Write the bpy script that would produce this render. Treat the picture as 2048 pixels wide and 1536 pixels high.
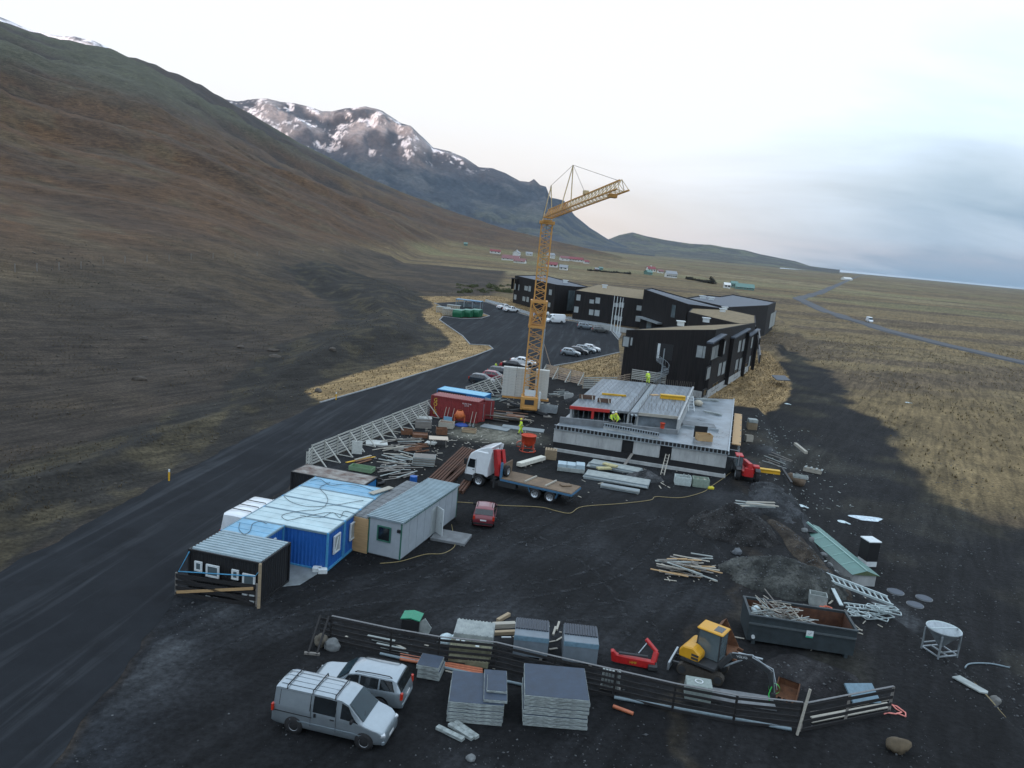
import bpy, bmesh, math, random
import numpy as np
from mathutils import Vector, Matrix, noise as mnoise
R_ = math.radians
random.seed(7)
scene = bpy.context.scene
for o in list(bpy.data.objects): bpy.data.objects.remove(o)
COL = scene.collection

# ---------------- camera ----------------
CAM_H = 22.0; FPX = 1558.0; ROLL = R_(5.5); PITCH = R_(10.56)      # measured from the photograph (2048 px wide)
cd = bpy.data.cameras.new('camera'); cam = bpy.data.objects.new('camera', cd); COL.objects.link(cam)
cd.sensor_width = 36.0; cd.lens = FPX / 2048 * 36.0; cd.clip_start = 0.5; cd.clip_end = 120000
cam.matrix_world = Matrix.Translation((0, 0, CAM_H)) @ Matrix.Rotation(R_(90) - PITCH, 4, 'X') @ Matrix.Rotation(ROLL, 4, 'Z')
scene.camera = cam

# ---------------- sky, sun, exposure ----------------
SUN_EL, SUN_AZ = R_(2.0), R_(190.0)      # low sun behind the camera, azimuth clockwise from +Y
w = bpy.data.worlds.new('World'); scene.world = w; w.use_nodes = True
nt = w.node_tree; N = nt.nodes; L = nt.links; N.clear()
def wn(t, **k):
    n = N.new(t)
    for a, b in k.items(): setattr(n, a, b)
    return n
def wmath(op, a, b=None, clamp=False):
    n = wn('ShaderNodeMath', operation=op, use_clamp=clamp)
    for i, v in enumerate((a, b)):
        if v is None: continue
        if isinstance(v, (int, float)): n.inputs[i].default_value = v
        else: L.new(v, n.inputs[i])
    return n.outputs[0]
sky = wn('ShaderNodeTexSky', sky_type='NISHITA', sun_disc=False, sun_elevation=SUN_EL, sun_rotation=SUN_AZ)
sky.air_density = 1.0; sky.dust_density = 0.6; sky.altitude = 50
bg1 = wn('ShaderNodeBackground'); bg1.inputs[1].default_value = 0.12; L.new(sky.outputs[0], bg1.inputs[0])
tc = wn('ShaderNodeTexCoord'); sep = wn('ShaderNodeSeparateXYZ'); L.new(tc.outputs['Generated'], sep.inputs[0])
zc = wmath('MAXIMUM', sep.outputs[2], 0.0)
den = wmath('ADD', zc, 0.22)
cmb = wn('ShaderNodeCombineXYZ')
L.new(wmath('DIVIDE', sep.outputs[0], den), cmb.inputs[0]); L.new(wmath('DIVIDE', sep.outputs[1], den), cmb.inputs[1])
mp = wn('ShaderNodeMapping'); mp.inputs['Rotation'].default_value = (0, 0, R_(20)); mp.inputs['Scale'].default_value = (0.75, 1.25, 1); mp.inputs['Location'].default_value = (3.1, 1.7, 0)
L.new(cmb.outputs[0], mp.inputs[0])
nz = wn('ShaderNodeTexNoise'); nz.inputs['Scale'].default_value = 1.0; nz.inputs['Detail'].default_value = 7; nz.inputs['Roughness'].default_value = 0.55; nz.inputs['Distortion'].default_value = 0.6
L.new(mp.outputs[0], nz.inputs[0])
dotn = wn('ShaderNodeVectorMath', operation='DOT_PRODUCT'); L.new(tc.outputs['Generated'], dotn.inputs[0])
ga, ge = R_(-16), R_(9); dotn.inputs[1].default_value = (math.sin(ga)*math.cos(ge), math.cos(ga)*math.cos(ge), math.sin(ge))
mr = wn('ShaderNodeMapRange', interpolation_type='SMOOTHSTEP'); L.new(dotn.outputs['Value'], mr.inputs[0])
mr.inputs[1].default_value = 0.72; mr.inputs[2].default_value = 0.99
nzc = wmath('SUBTRACT', nz.outputs[0], 0.5)
t = wmath('ADD', wmath('ADD', wmath('MULTIPLY', zc, 4.2), wmath('MULTIPLY', mr.outputs[0], 0.75)), wmath('MULTIPLY', nzc, 1.35))
tt = wmath('ADD', t, -0.07, True)
ramp = wn('ShaderNodeValToRGB'); e = ramp.color_ramp.elements
e[0].position = 0.0; e[0].color = (0.22, 0.32, 0.42, 1); e[1].position = 1.0; e[1].color = (0.79, 0.94, 1.12, 1)
m_ = e.new(0.42); m_.color = (0.47, 0.57, 0.67, 1)
L.new(tt, ramp.inputs[0])
warm = wn('ShaderNodeMixRGB'); L.new(wmath('MULTIPLY', wmath('MULTIPLY', mr.outputs[0], 0.95), wmath('SUBTRACT', 1.0, wmath('MULTIPLY', zc, 3.2), True)), warm.inputs[0]); L.new(ramp.outputs[0], warm.inputs[1]); warm.inputs[2].default_value = (0.84, 0.69, 0.55, 1)
# pale peach break in the cloud just above the horizon
band = wmath('MULTIPLY', wmath('SUBTRACT', 1.0, wmath('ABSOLUTE', wmath('MULTIPLY', wmath('SUBTRACT', zc, 0.022), 55.0)), True), wmath('MULTIPLY', wmath('ADD', nzc, 0.12, True), 1.6))
pch = wn('ShaderNodeMixRGB'); L.new(band, pch.inputs[0]); L.new(warm.outputs[0], pch.inputs[1]); pch.inputs[2].default_value = (0.62, 0.52, 0.49, 1)
bg2 = wn('ShaderNodeBackground'); bg2.inputs[1].default_value = 0.98; L.new(pch.outputs[0], bg2.inputs[0])
mx = wn('ShaderNodeMixShader'); mx.inputs[0].default_value = 0.86
L.new(bg1.outputs[0], mx.inputs[1]); L.new(bg2.outputs[0], mx.inputs[2])
wo = wn('ShaderNodeOutputWorld'); L.new(mx.outputs[0], wo.inputs[0])
sd = bpy.data.lights.new('sun', 'SUN'); sd.energy = 5.0; sd.angle = R_(0.6); sd.color = (1.0, 0.60, 0.40)
sun = bpy.data.objects.new('sun', sd); COL.objects.link(sun)
sdir = Vector((math.sin(SUN_AZ)*math.cos(SUN_EL), math.cos(SUN_AZ)*math.cos(SUN_EL), math.sin(SUN_EL)))
sun.rotation_euler = sdir.to_track_quat('Z', 'Y').to_euler(); sun.location = (0, 0, 200)
vs = scene.view_settings; vs.view_transform = 'Standard'; vs.look = 'None'; vs.exposure = 0.62; vs.gamma = 1.0; vs.use_curve_mapping = False

# ---------------- pixel -> world point on a horizontal plane ----------------
def ray(px, py):
    x = (px - 1024) / FPX; y = -(py - 768) / FPX
    c, s = math.cos(ROLL), math.sin(ROLL); X = x*c - y*s; Y = x*s + y*c
    cp, sp = math.cos(PITCH), math.sin(PITCH)
    return Vector((X, cp + Y*sp, -sp + Y*cp))
def P(px, py, z=0.0):
    d = ray(px, py); return Vector((0, 0, CAM_H)) + d * ((z - CAM_H) / d.z)
def azel(px, py):
    d = ray(px, py); return math.atan2(d.x, d.y), d.z / math.hypot(d.x, d.y)

# ---------------- materials ----------------
MATS = {}
def mat(name, col, rough=0.7, metal=0.0, var=0.18, scale=6.0, bump=0.0, bscale=40.0, var2=None, spec=0.5, stretch=None, trans=0.0, coat=0.0):
    """procedural material: base colour broken up by two octaves of noise, optional second colour, bump"""
    if name in MATS: return MATS[name]
    m = bpy.data.materials.new(name); m.use_nodes = True; n = m.node_tree.nodes; l = m.node_tree.links
    b = n['Principled BSDF']; b.inputs['Roughness'].default_value = rough; b.inputs['Metallic'].default_value = metal
    b.inputs['Specular IOR Level'].default_value = spec
    tc = n.new('ShaderNodeTexCoord'); src = tc.outputs['Object']
    if stretch:
        mp = n.new('ShaderNodeMapping'); mp.inputs['Scale'].default_value = stretch; l.new(src, mp.inputs[0]); src = mp.outputs[0]
    nz = n.new('ShaderNodeTexNoise'); nz.inputs['Scale'].default_value = scale; nz.inputs['Detail'].default_value = 6; nz.inputs['Roughness'].default_value = 0.65
    l.new(src, nz.inputs[0])
    r = n.new('ShaderNodeValToRGB'); e = r.color_ramp.elements
    c1 = [max(0, c*(1-var)) for c in col]; c2 = list(var2) if var2 else [c*(1+var) for c in col]
    e[0].position = 0.32; e[0].color = (*c1, 1); e[1].position = 0.68; e[1].color = (*c2, 1)
    l.new(nz.outputs[0], r.inputs[0]); l.new(r.outputs[0], b.inputs['Base Color'])
    mr = n.new('ShaderNodeMapRange'); mr.inputs[3].default_value = max(0.03, rough-0.1); mr.inputs[4].default_value = min(1, rough+0.12)
    l.new(nz.outputs[0], mr.inputs[0]); l.new(mr.outputs[0], b.inputs['Roughness'])
    if bump:
        n2 = n.new('ShaderNodeTexNoise'); n2.inputs['Scale'].default_value = bscale; n2.inputs['Detail'].default_value = 4
        l.new(src, n2.inputs[0]); bp = n.new('ShaderNodeBump'); bp.inputs['Strength'].default_value = bump; bp.inputs['Distance'].default_value = 0.02
        l.new(n2.outputs[0], bp.inputs['Height']); l.new(bp.outputs[0], b.inputs['Normal'])
    if coat: b.inputs['Coat Weight'].default_value = coat; b.inputs['Coat Roughness'].default_value = 0.06
    if trans: b.inputs['Transmission Weight'].default_value = trans
    MATS[name] = m; return m

# ---------------- mesh builder ----------------
class MB:
    def __init__(s): s.v = []; s.f = []; s.sm = []
    def add(s, v, f, smooth=False):
        o = len(s.v); s.v += [tuple(p) for p in v]; s.f += [tuple(i+o for i in q) for q in f]; s.sm += [smooth]*len(f); return s
    def box(s, x0, y0, z0, x1, y1, z1, M=None, taper=None):
        tx = taper or (0, 0)
        v = [(x0,y0,z0),(x1,y0,z0),(x1,y1,z0),(x0,y1,z0),(x0+tx[0],y0+tx[1],z1),(x1-tx[0],y0+tx[1],z1),(x1-tx[0],y1-tx[1],z1),(x0+tx[0],y1-tx[1],z1)]
        if M is not None: v = [M @ Vector(p) for p in v]
        return s.add(v, [(3,2,1,0),(4,5,6,7),(0,1,5,4),(1,2,6,5),(2,3,7,6),(3,0,4,7)])
    def bar(s, a, b, w, h=None, up=(0,0,1)):
        a, b = Vector(a), Vector(b); h = h or w; d = (b-a)
        if d.length < 1e-6: return s
        d.normalize(); u = Vector(up)
        if abs(d.dot(u)) > 0.98: u = Vector((1,0,0))
        x = d.cross(u).normalized(); y = x.cross(d).normalized(); x *= w/2; y *= h/2
        v = [a-x-y, a+x-y, a+x+y, a-x+y, b-x-y, b+x-y, b+x+y, b-x+y]
        return s.add(v, [(0,1,2,3),(7,6,5,4),(0,4,5,1),(1,5,6,2),(2,6,7,3),(3,7,4,0)])
    def cyl(s, a, b, r, r2=None, n=12, cap=True, smooth=True):
        a, b = Vector(a), Vector(b); r2 = r if r2 is None else r2; d = (b-a).normalized()
        u = Vector((0,0,1)) if abs(d.z) < 0.95 else Vector((1,0,0)); x = d.cross(u).normalized(); y = d.cross(x)
        v = [a + (x*math.cos(2*math.pi*i/n)+y*math.sin(2*math.pi*i/n))*r for i in range(n)] + [b + (x*math.cos(2*math.pi*i/n)+y*math.sin(2*math.pi*i/n))*r2 for i in range(n)]
        s.add(v, [(i, i+n, (i+1)%n+n, (i+1)%n) for i in range(n)], smooth)
        if cap: s.add(v, [tuple(range(n)), tuple(reversed(range(n, 2*n)))])
        return s
    def lathe(s, prof, c=(0,0,0), n=24, axis='z', a0=0, a1=2*math.pi):
        c = Vector(c); full = abs(a1-a0-2*math.pi) < 1e-6; k = n if full else n+1; v = []
        for r, z in prof:
            for i in range(k):
                t = a0+(a1-a0)*i/n; p = (r*math.cos(t), r*math.sin(t), z)
                if axis == 'y': p = (p[0], p[2], p[1])
                if axis == 'x': p = (p[2], p[0], p[1])
                v.append(c+Vector(p))
        f = [(j*k+i, j*k+(i+1)%k, (j+1)*k+(i+1)%k, (j+1)*k+i) for j in range(len(prof)-1) for i in range(n if full else n)]
        return s.add(v, f, True)
    def prism(s, poly, d0, d1, plane='xz', M=None):
        """polygon extruded between d0 and d1 along the axis missing from plane"""
        def mk(p, d): return {'xz': (p[0], d, p[1]), 'xy': (p[0], p[1], d), 'yz': (d, p[0], p[1])}[plane]
        n = len(poly); v = [mk(p, d0) for p in poly] + [mk(p, d1) for p in poly]
        if M is not None: v = [M @ Vector(p) for p in v]
        return s.add(v, [tuple(range(n)), tuple(reversed(range(n, 2*n)))] + [(i, i+n, (i+1)%n+n, (i+1)%n) for i in range(n)])
    def tube(s, pts, r, n=6):
        pts = [Vector(p) for p in pts]; v = []
        for i, p in enumerate(pts):
            d = (pts[min(i+1, len(pts)-1)] - pts[max(i-1, 0)]).normalized(); u = Vector((0,0,1)) if abs(d.z) < 0.9 else Vector((1,0,0))
            x = d.cross(u).normalized(); y = d.cross(x)
            v += [p + (x*math.cos(2*math.pi*k/n)+y*math.sin(2*math.pi*k/n))*r for k in range(n)]
        f = [(i*n+k, i*n+(k+1)%n, (i+1)*n+(k+1)%n, (i+1)*n+k) for i in range(len(pts)-1) for k in range(n)]
        return s.add(v, f, True).add(v[:n], [tuple(range(n))]).add(v[-n:], [tuple(reversed(range(n)))])
    def mesh(s, name, m, bevel=0):
        me = bpy.data.meshes.new(name); me.from_pydata(s.v, [], s.f); me.polygons.foreach_set('use_smooth', s.sm)
        bm = bmesh.new(); bm.from_mesh(me); bmesh.ops.recalc_face_normals(bm, faces=bm.faces)
        if bevel: bmesh.ops.bevel(bm, geom=[e for e in bm.edges if len(e.link_faces) == 2 and e.calc_face_angle(0) > 0.5], offset=bevel, segments=1, affect='EDGES', clamp_overlap=True)
        bm.to_mesh(me); bm.free()
        if m: me.materials.append(m)
        return me
    def build(s, name, m, parent=None, bevel=0, loc=None, rz=None):
        o = bpy.data.objects.new(name, s.mesh(name, m, bevel)); COL.objects.link(o)
        if parent is not None: o.parent = parent
        if loc is not None: o.location = loc
        if rz is not None: o.rotation_euler = (0, 0, rz)
        return o
def tag(o, label, cat, group=None):
    o['label'] = label; o['category'] = cat
    if group: o['group'] = group
    return o
def struct(o): o['kind'] = 'structure'; return o
def stuff(o, label=None, cat=None):
    o['kind'] = 'stuff'
    if label: o['label'] = label; o['category'] = cat
    return o
def thing(name, label, cat, loc=(0,0,0), rz=0.0, group=None):
    o = bpy.data.objects.new(name, None); COL.objects.link(o); o.empty_display_size = 0.3
    o.location = loc; o.rotation_euler = (0, 0, rz); return tag(o, label, cat, group)
def copy_tree(o, parent=None):
    c = o.copy(); COL.objects.link(c); c.parent = parent
    for ch in list(o.children): copy_tree(ch, c)
    return c
def meshobj(name, me, parent=None, loc=None, rot=None):
    o = bpy.data.objects.new(name, me); COL.objects.link(o)
    if parent is not None: o.parent = parent
    if loc is not None: o.location = loc
    if rot is not None: o.rotation_euler = rot
    return o
def frame(a, b):
    """location a and rotation so that local +x runs from a to b"""
    return a, math.atan2(b.y-a.y, b.x-a.x), (b-a).length
OW = ['first','second','third','fourth','fifth','sixth','seventh','eighth','ninth','tenth','eleventh','twelfth','thirteenth','fourteenth','fifteenth','sixteenth']
ORD = ['bottom', 'second', 'third', 'fourth', 'fifth', 'sixth', 'seventh', 'eighth', 'ninth', 'tenth']
# ======================= LAND =======================
def vnoise(x, y, seed=0):
    xi = np.floor(x).astype(np.int64); yi = np.floor(y).astype(np.int64); fx = x-xi; fy = y-yi
    def h(a, b):
        n = (a*374761393 + b*668265263 + seed*1442695041) & 0x7fffffff
        n = ((n ^ (n >> 13)) * 1274126177) & 0x7fffffff
        return ((n ^ (n >> 16)) & 0xffff) / 65535.0
    u = fx*fx*(3-2*fx); v = fy*fy*(3-2*fy)
    return (h(xi,yi)*(1-u)+h(xi+1,yi)*u)*(1-v) + (h(xi,yi+1)*(1-u)+h(xi+1,yi+1)*u)*v
def fbm(x, y, oct=5, seed=0, rough=0.5):
    s = 0; a = 1; t = 0
    for i in range(oct):
        s = s + a*vnoise(x*2**i+17.3*i, y*2**i-9.1*i, seed+i); t += a; a *= rough
    return s/t
def ridged(x, y, oct=5, seed=0):
    s = 0; a = 1; t = 0
    for i in range(oct):
        s = s + a*(1-abs(2*vnoise(x*2**i+5.7*i, y*2**i+3.1*i, seed+i)-1)); t += a; a *= 0.5
    return s/t
def sstep(a, b, x): t = np.clip((x-a)/(b-a), 0, 1); return t*t*(3-2*t)
def inpoly(x, y, poly):
    r = np.zeros(x.shape, bool); n = len(poly)
    for i in range(n):
        x1, y1 = poly[i][:2]; x2, y2 = poly[(i+1) % n][:2]
        c = ((y1 > y) != (y2 > y)) & (x < (x2-x1)*(y-y1)/((y2-y1) or 1e-9)+x1); r ^= c
    return r
def segdist(x, y, poly, closed=True):
    d = np.full(x.shape, 1e9); n = len(poly)
    for i in range(n if closed else n-1):
        x1, y1 = poly[i][:2]; x2, y2 = poly[(i+1) % n][:2]; dx, dy = x2-x1, y2-y1
        t = np.clip(((x-x1)*dx+(y-y1)*dy)/(dx*dx+dy*dy+1e-9), 0, 1); d = np.minimum(d, np.hypot(x-x1-t*dx, y-y1-t*dy))
    return d
def sdist(x, y, poly): return np.where(inpoly(x, y, poly), -1, 1)*segdist(x, y, poly)
def PP(pts, z=0.0): return [P(a, b, z) for a, b in pts]

ROADPX = [(0,1145),(150,1062),(300,975),(480,882),(640,806),(760,772),(870,738),(950,712),(986,698),(978,691),(940,689),(925,672),(900,655),(879,640),(886,633),(925,638),(962,637),(979,632),(966,627),
          (925,622),(890,617),(869,606),(920,603),(970,604),(1003,615),(1059,633),(1145,643),(1220,660),(1237,680),(1239,705),(1150,725),(1108,732),(1075,741),(1030,758),(1000,772),(945,790),(865,826),(740,880),(615,936),(560,985),(470,1040),(400,1100),(345,1200),(280,1300),(180,1420),(100,1536),(0,1690)]
ROAD = [Vector((-60, 5, 0)), Vector((-60, 30, 0))] + PP(ROADPX) + [Vector((-26, 5, 0))]
ROAD = [Vector((p.x, p.y, 0)) for p in ROAD]
ROADC = ROAD; _r = []
for _i in range(len(ROAD)):            # ragged gravel edges where the road has no kerb
    _a, _b = ROAD[_i], ROAD[(_i+1) % len(ROAD)]; _r.append(_a)
    if _i <= 5 or _i >= 39:
        _n = int((_b-_a).length/0.9); _d = (_b-_a).normalized() if _n else None
        for _k in range(1, _n): _q = _a.lerp(_b, _k/_n); _s = 0.35*(mnoise.noise(_q*0.35)+0.6*mnoise.noise(_q*1.3)); _r.append(_q+Vector((-_d.y, _d.x, 0))*_s)
ROAD = _r
# left side of the road, running away from the camera: everything left of it rises to the hill
EMBPX = [(1500,780),(1530,850),(1560,930),(1585,1010),(1640,1110),(1715,1180),(1800,1240),(1930,1340),(2020,1440),(2110,1550)]
EMB = PP(EMBPX)
LOW = -1.6
LOWPOLY = [(p.x+0.6, p.y) for p in EMB] + [(22, 8), (400, -50), (9000, -200), (30000, 2000), (30000, 30000), (2500, 30000), (300, 1500), (130, 420), (95, 260), (62, 190), (52, 160)]
GOLDPX = [[(610,782),(640,806),(760,772),(870,738),(950,712),(988,697),(978,691),(940,689),(925,672),(900,655),(879,640),(890,630),(980,632),(966,626),(890,616),(869,606),(970,604),(1003,615),(1030,622),(1035,603),(1000,592),(905,594),(838,594),(860,602),(870,612),(845,625),(852,642),(880,660),(903,684),(893,696),(800,722),(700,752)],
          [(1059,633),(1145,643),(1165,640),(1225,650),(1240,655),(1240,640),(1160,628),(1150,610),(1040,600),(1030,620)],
          [(1110,734),(1239,706),(1243,770),(1180,760),(1100,748)],
          [(1412,797),(1500,735),(1515,700),(1555,708),(1580,740),(1583,770),(1555,800),(1510,816),(1470,812),(1420,800)]]
GOLD = [PP(g) for g in GOLDPX]
SITEPX = [(615,936),(740,880),(865,826),(945,790),(1030,758),(1110,745),(1240,770),(1412,797),(1475,815),(1510,820),(1560,810),(1640,860),(1750,890),(1820,960),(1990,1040),(2300,1120),(2600,1700),(1024,2600),(-200,1900),(0,1690),(100,1536),(180,1420),(280,1300),(345,1200),(400,1100),(470,1040),(560,985)]
SITE = PP(SITEPX)
MOUNDPX = [(0,1145),(-400,1330),(-400,1000),(0,930),(250,850),(420,800),(480,745),(560,690),(660,655),(690,640),(650,600),(560,560),(640,545),(760,560),(850,590),(862,605),(845,625),(852,642),(880,660),(903,684),(893,696),(800,722),(700,752),(610,782),(640,806),(480,882),(300,975),(150,1062)]
MOUND = PP(MOUNDPX)

# hill silhouette: pixel of the skyline, metres to the ridge
SIL = [(-900,-330,1000),(-500,-160,1200),(-250,-60,1350),(0,40,1500),(100,76,1560),(220,103,1650),(300,125,1750),(400,168,1850),(460,204,1920),(520,240,1960),(600,288,2000),(700,338,2020),(800,384,2000),(900,420,1900),(1000,455,1750),(1100,480,1580),(1180,498,1430),(1240,512,1330),(1275,526,1250)]
SLA, SLE, SLR = [], [], []
for px, py, R0 in SIL:
    a, el = azel(px, py); SLA.append(a); SLE.append(el); SLR.append(R0)
FOOTPX = [(-900,1100),(-400,930),(0,800),(250,720),(450,680),(650,590),(780,540),(900,505),(1000,512),(1100,520),(1200,526),(1275,530)]
FTA, FTR = [], []
for px, py in FOOTPX:
    p = P(px, py); FTA.append(math.atan2(p.x, p.y)); FTR.append(math.hypot(p.x, p.y))
def height(x, y):
    r = np.hypot(x, y); az = np.arctan2(x, y)
    el = np.interp(az, SLA, SLE); R0 = np.interp(az, SLA, SLR); rf = np.interp(az, FTA, FTR)
    hR = np.maximum(CAM_H + R0*el, 0.0)*(az < SLA[-1])
    hR = np.where(az < SLA[0], hR*np.clip(1-(SLA[0]-az)/0.6, 0.0, 1), hR)
    s = (r-rf)/(R0-rf)
    up = np.clip(s, 0, 1)
    prof = 0.35*up + 0.65*up**1.6
    rel = hR*prof
    back = sstep(1.0, 2.2, s); rel = np.where(s > 1, hR*(1-back), rel)
    # gullies and spurs running down the slope
    k = sstep(0.02, 0.4, up)*(1-sstep(0.9, 1.0, up)*0.75)
    u = x*0.8 + y*0.6; v = -x*0.6 + y*0.8
    rel = rel + k*np.minimum(hR, 200)*(0.22*(ridged(u/520, v/150, 6, 3)-0.55) + 0.06*(ridged(x/70, y/70, 4, 8)-0.5))*sstep(0, 0.15, up)
    # rough ground between the road and the foot of the hill
    dl = sdist(x, y, ROADC)
    left = sstep(0, 1, (-(x) - np.interp(y, [0, 40, 70, 95, 130, 200, 300], [30, 26, 21, 12, 6, 12, 8]))/4.0) * (y < 400)
    dm = np.clip(-sdist(x, y, [(p.x, p.y) for p in MOUND]), 0, 30)
    rise = left*(0.0 + np.minimum(dm, 12)*0.20*sstep(1, 10, dm) + 0.7*(fbm(x/9, y/9, 4, 2)-0.35)*sstep(3, 12, dl)*sstep(80, 140, r+0*x))
    z = rel + rise
    # low field right of the site
    dlow = sdist(x, y, LOWPOLY)
    z = z + LOW*sstep(1.0, -1.3, dlow)
    far = sstep(140, 400, r)
    z = z + far*(1-sstep(900, 2500, r))*(fbm(x/45, y/45, 4, 21)-0.5)*1.6*sstep(40, 70, dl)
    # keep the road, the car park and the building site level
    flat = sstep(0.5, 5.0, dl); ds = sdist(x, y, [(p.x, p.y) for p in SITE])
    inside = (dl < 0.0); z = np.where(inside, -0.07*sstep(-0.3, -1.2, dl), z*flat)
    bump = (fbm(x/3.1, y/3.1, 4, 5)-0.5)*0.10
    z = z + np.where(ds < 0, bump*0.35, bump)*(~inside)*sstep(0, 2, dl)
    return z
def groundz(x, y): return float(height(np.array([float(x)]), np.array([float(y)]))[0])
def G(px, py):
    """first hit of the pixel's ray with the terrain"""
    d = ray(px, py); dn = math.hypot(d.x, d.y); rs = np.geomspace(15, 9000, 900)
    x = d.x/dn*rs; y = d.y/dn*rs; z = CAM_H + d.z/dn*rs; h = height(x, y); i = int(np.argmax(h > z))
    if not (h > z).any(): i = len(rs)-1
    a, b = rs[max(i-1, 0)], rs[i]; q = (z-h); f = q[i-1]/(q[i-1]-q[i]+1e-9) if i else 0
    r = a+(b-a)*f; return Vector((d.x/dn*r, d.y/dn*r, groundz(d.x/dn*r, d.y/dn*r)))

A1 = R_(43); az = np.concatenate([np.linspace(-math.pi, -A1, 50)[:-1], np.linspace(-A1, A1, 620), np.linspace(A1, math.pi, 50)[1:]])
rr = np.concatenate([[0.5, 4, 9], np.geomspace(14, 1000, 420), np.geomspace(1000, 16500, 110)[1:]])
AZ, RR = np.meshgrid(az, rr); X = np.sin(AZ)*RR; Y = np.cos(AZ)*RR
Z = height(X, Y)
sea_r = 2600.0
def lerp(c, d, t): return c*(1-t[..., None]) + np.array(d)*t[..., None]
n1 = fbm(X/7, Y/7, 5, 31); n2 = fbm(X/38, Y/38, 5, 41); n3 = fbm(X/170, Y/170, 5, 51); n4 = fbm(X/2.2, Y/2.2, 3, 61)
az0 = np.arctan2(X, Y); hillm = sstep(2, 14, Z)*(az0 < 0.16)
C = np.zeros(X.shape+(3,)); C[:] = (0.138, 0.102, 0.052) # winter grass of the plain
C = lerp(C, (0.130, 0.092, 0.044), sstep(0.42, 0.6, n2)*0.7); C = lerp(C, (0.20, 0.165, 0.09), sstep(0.55, 0.72, n3)*0.7)
st = fbm((X*0.97+Y*0.26)/260, (Y*0.97-X*0.26)/24, 4, 71); C = lerp(C, (0.080, 0.058, 0.036), sstep(0.50, 0.62, st)*0.85)
C = lerp(C, (0.140, 0.128, 0.060), sstep(0.56, 0.66, fbm(X/420, Y/130, 3, 77))*sstep(300, 700, RR)*0.7)
# brown heath on the hill, mossy bands high up
HC = np.zeros_like(C); HC[:] = (0.100, 0.058, 0.031)
HC = lerp(HC, (0.128, 0.082, 0.042), sstep(0.48, 0.66, n3)*0.8); HC = lerp(HC, (0.105, 0.080, 0.048), sstep(0.56, 0.68, fbm(X/22, Y/22, 4, 99))*0.6); HC = lerp(HC, (0.070, 0.046, 0.030), sstep(0.48, 0.66, n2)*0.7)
rg = ridged((X*0.8+Y*0.6)/520, (-X*0.6+Y*0.8)/150, 5, 3)
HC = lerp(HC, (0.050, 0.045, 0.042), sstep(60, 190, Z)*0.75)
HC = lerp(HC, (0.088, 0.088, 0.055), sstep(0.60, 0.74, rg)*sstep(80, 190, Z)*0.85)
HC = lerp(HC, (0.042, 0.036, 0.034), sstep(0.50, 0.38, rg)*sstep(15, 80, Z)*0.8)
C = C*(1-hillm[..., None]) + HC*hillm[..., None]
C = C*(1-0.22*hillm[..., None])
nearhill = (X < -8)*(sstep(0, 5, -X-8))*(RR < 520)*(Z < 16)
near = lerp(np.zeros_like(C)+np.array((0.040, 0.031, 0.023)), (0.068, 0.049, 0.029), sstep(0.45, 0.65, n2)*0.8); near = lerp(near, (0.026, 0.021, 0.017), sstep(0.5, 0.62, n1)*0.6)
k = np.clip(nearhill*(1-hillm), 0, 1); C = C*(1-k[..., None]) + near*k[..., None]
jit = (n1-0.5)*9 + (n4-0.5)*2.5
dm = sdist(X, Y, [(p.x, p.y) for p in MOUND]) + jit*0.6
MC = lerp(np.zeros_like(C)+np.array((0.021, 0.019, 0.016)), (0.050, 0.041, 0.024), sstep(0.50, 0.70, fbm(X/2.6, Y/5.0, 4, 91))*0.8)
km = sstep(1.0, -1.0, dm); C = C*(1-km[..., None]) + MC*km[..., None]
# black soil right of the site
SOIL = PP([(1480,810),(1540,740),(1555,700),(1600,705),(1700,770),(1770,860),(1850,960),(2000,1040),(2400,1140),(2800,1800),(1500,1800),(1500,1000)], LOW)
dsl = sdist(X, Y, [(p.x, p.y) for p in SOIL]) + jit*0.8 + (n2-0.5)*14
ks = sstep(1.6, -1.2, dsl)*(1-hillm); SC = lerp(np.zeros_like(C)+np.array((0.0105, 0.0104, 0.0107)), (0.032, 0.029, 0.019), sstep(0.52, 0.7, n1)*0.7)
C = C*(1-ks[..., None]) + SC*ks[..., None]
for g in GOLD:
    kg = sstep(0.35, -0.35, sdist(X, Y, [(p.x, p.y) for p in g]) + (n4-0.5)*1.2); GC = lerp(np.zeros_like(C)+np.array((0.220, 0.148, 0.068)), (0.26, 0.180, 0.088), n1); GC = lerp(GC, (0.16, 0.105, 0.05), sstep(0.55, 0.75, n4)*0.6)
    C = C*(1-kg[..., None]) + GC*kg[..., None]
dst = sdist(X, Y, [(p.x, p.y) for p in SITE]) + (n4-0.5)*1.5
kk = sstep(0.6, -0.6, dst)*(1-sstep(0.3, 0.9, ks)*0.6); TC = lerp(np.zeros_like(C)+np.array((0.0085, 0.0089, 0.0097)), (0.0185, 0.0197, 0.0217), sstep(0.45, 0.72, n1)); TC = lerp(TC, (0.0062, 0.0061, 0.0062), sstep(0.50, 0.66, n2)*0.85)
PAD = P(990, 865); kp = sstep(5.5, 1.0, np.hypot((X-PAD.x)/1.3, (Y-PAD.y)/1.2) + (n1-0.5)*5); TC = lerp(TC, (0.15, 0.145, 0.115), kp*0.8)
C = C*(1-kk[..., None]) + TC*kk[..., None]
dr_ = sdist(X, Y, ROADC); kr = sstep(5.0, 0.3, dr_+(n4-0.5)*2.2+(n1-0.5)*5)*kk; C = lerp(C, (0.0150, 0.0170, 0.0200), kr*0.9)
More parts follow.
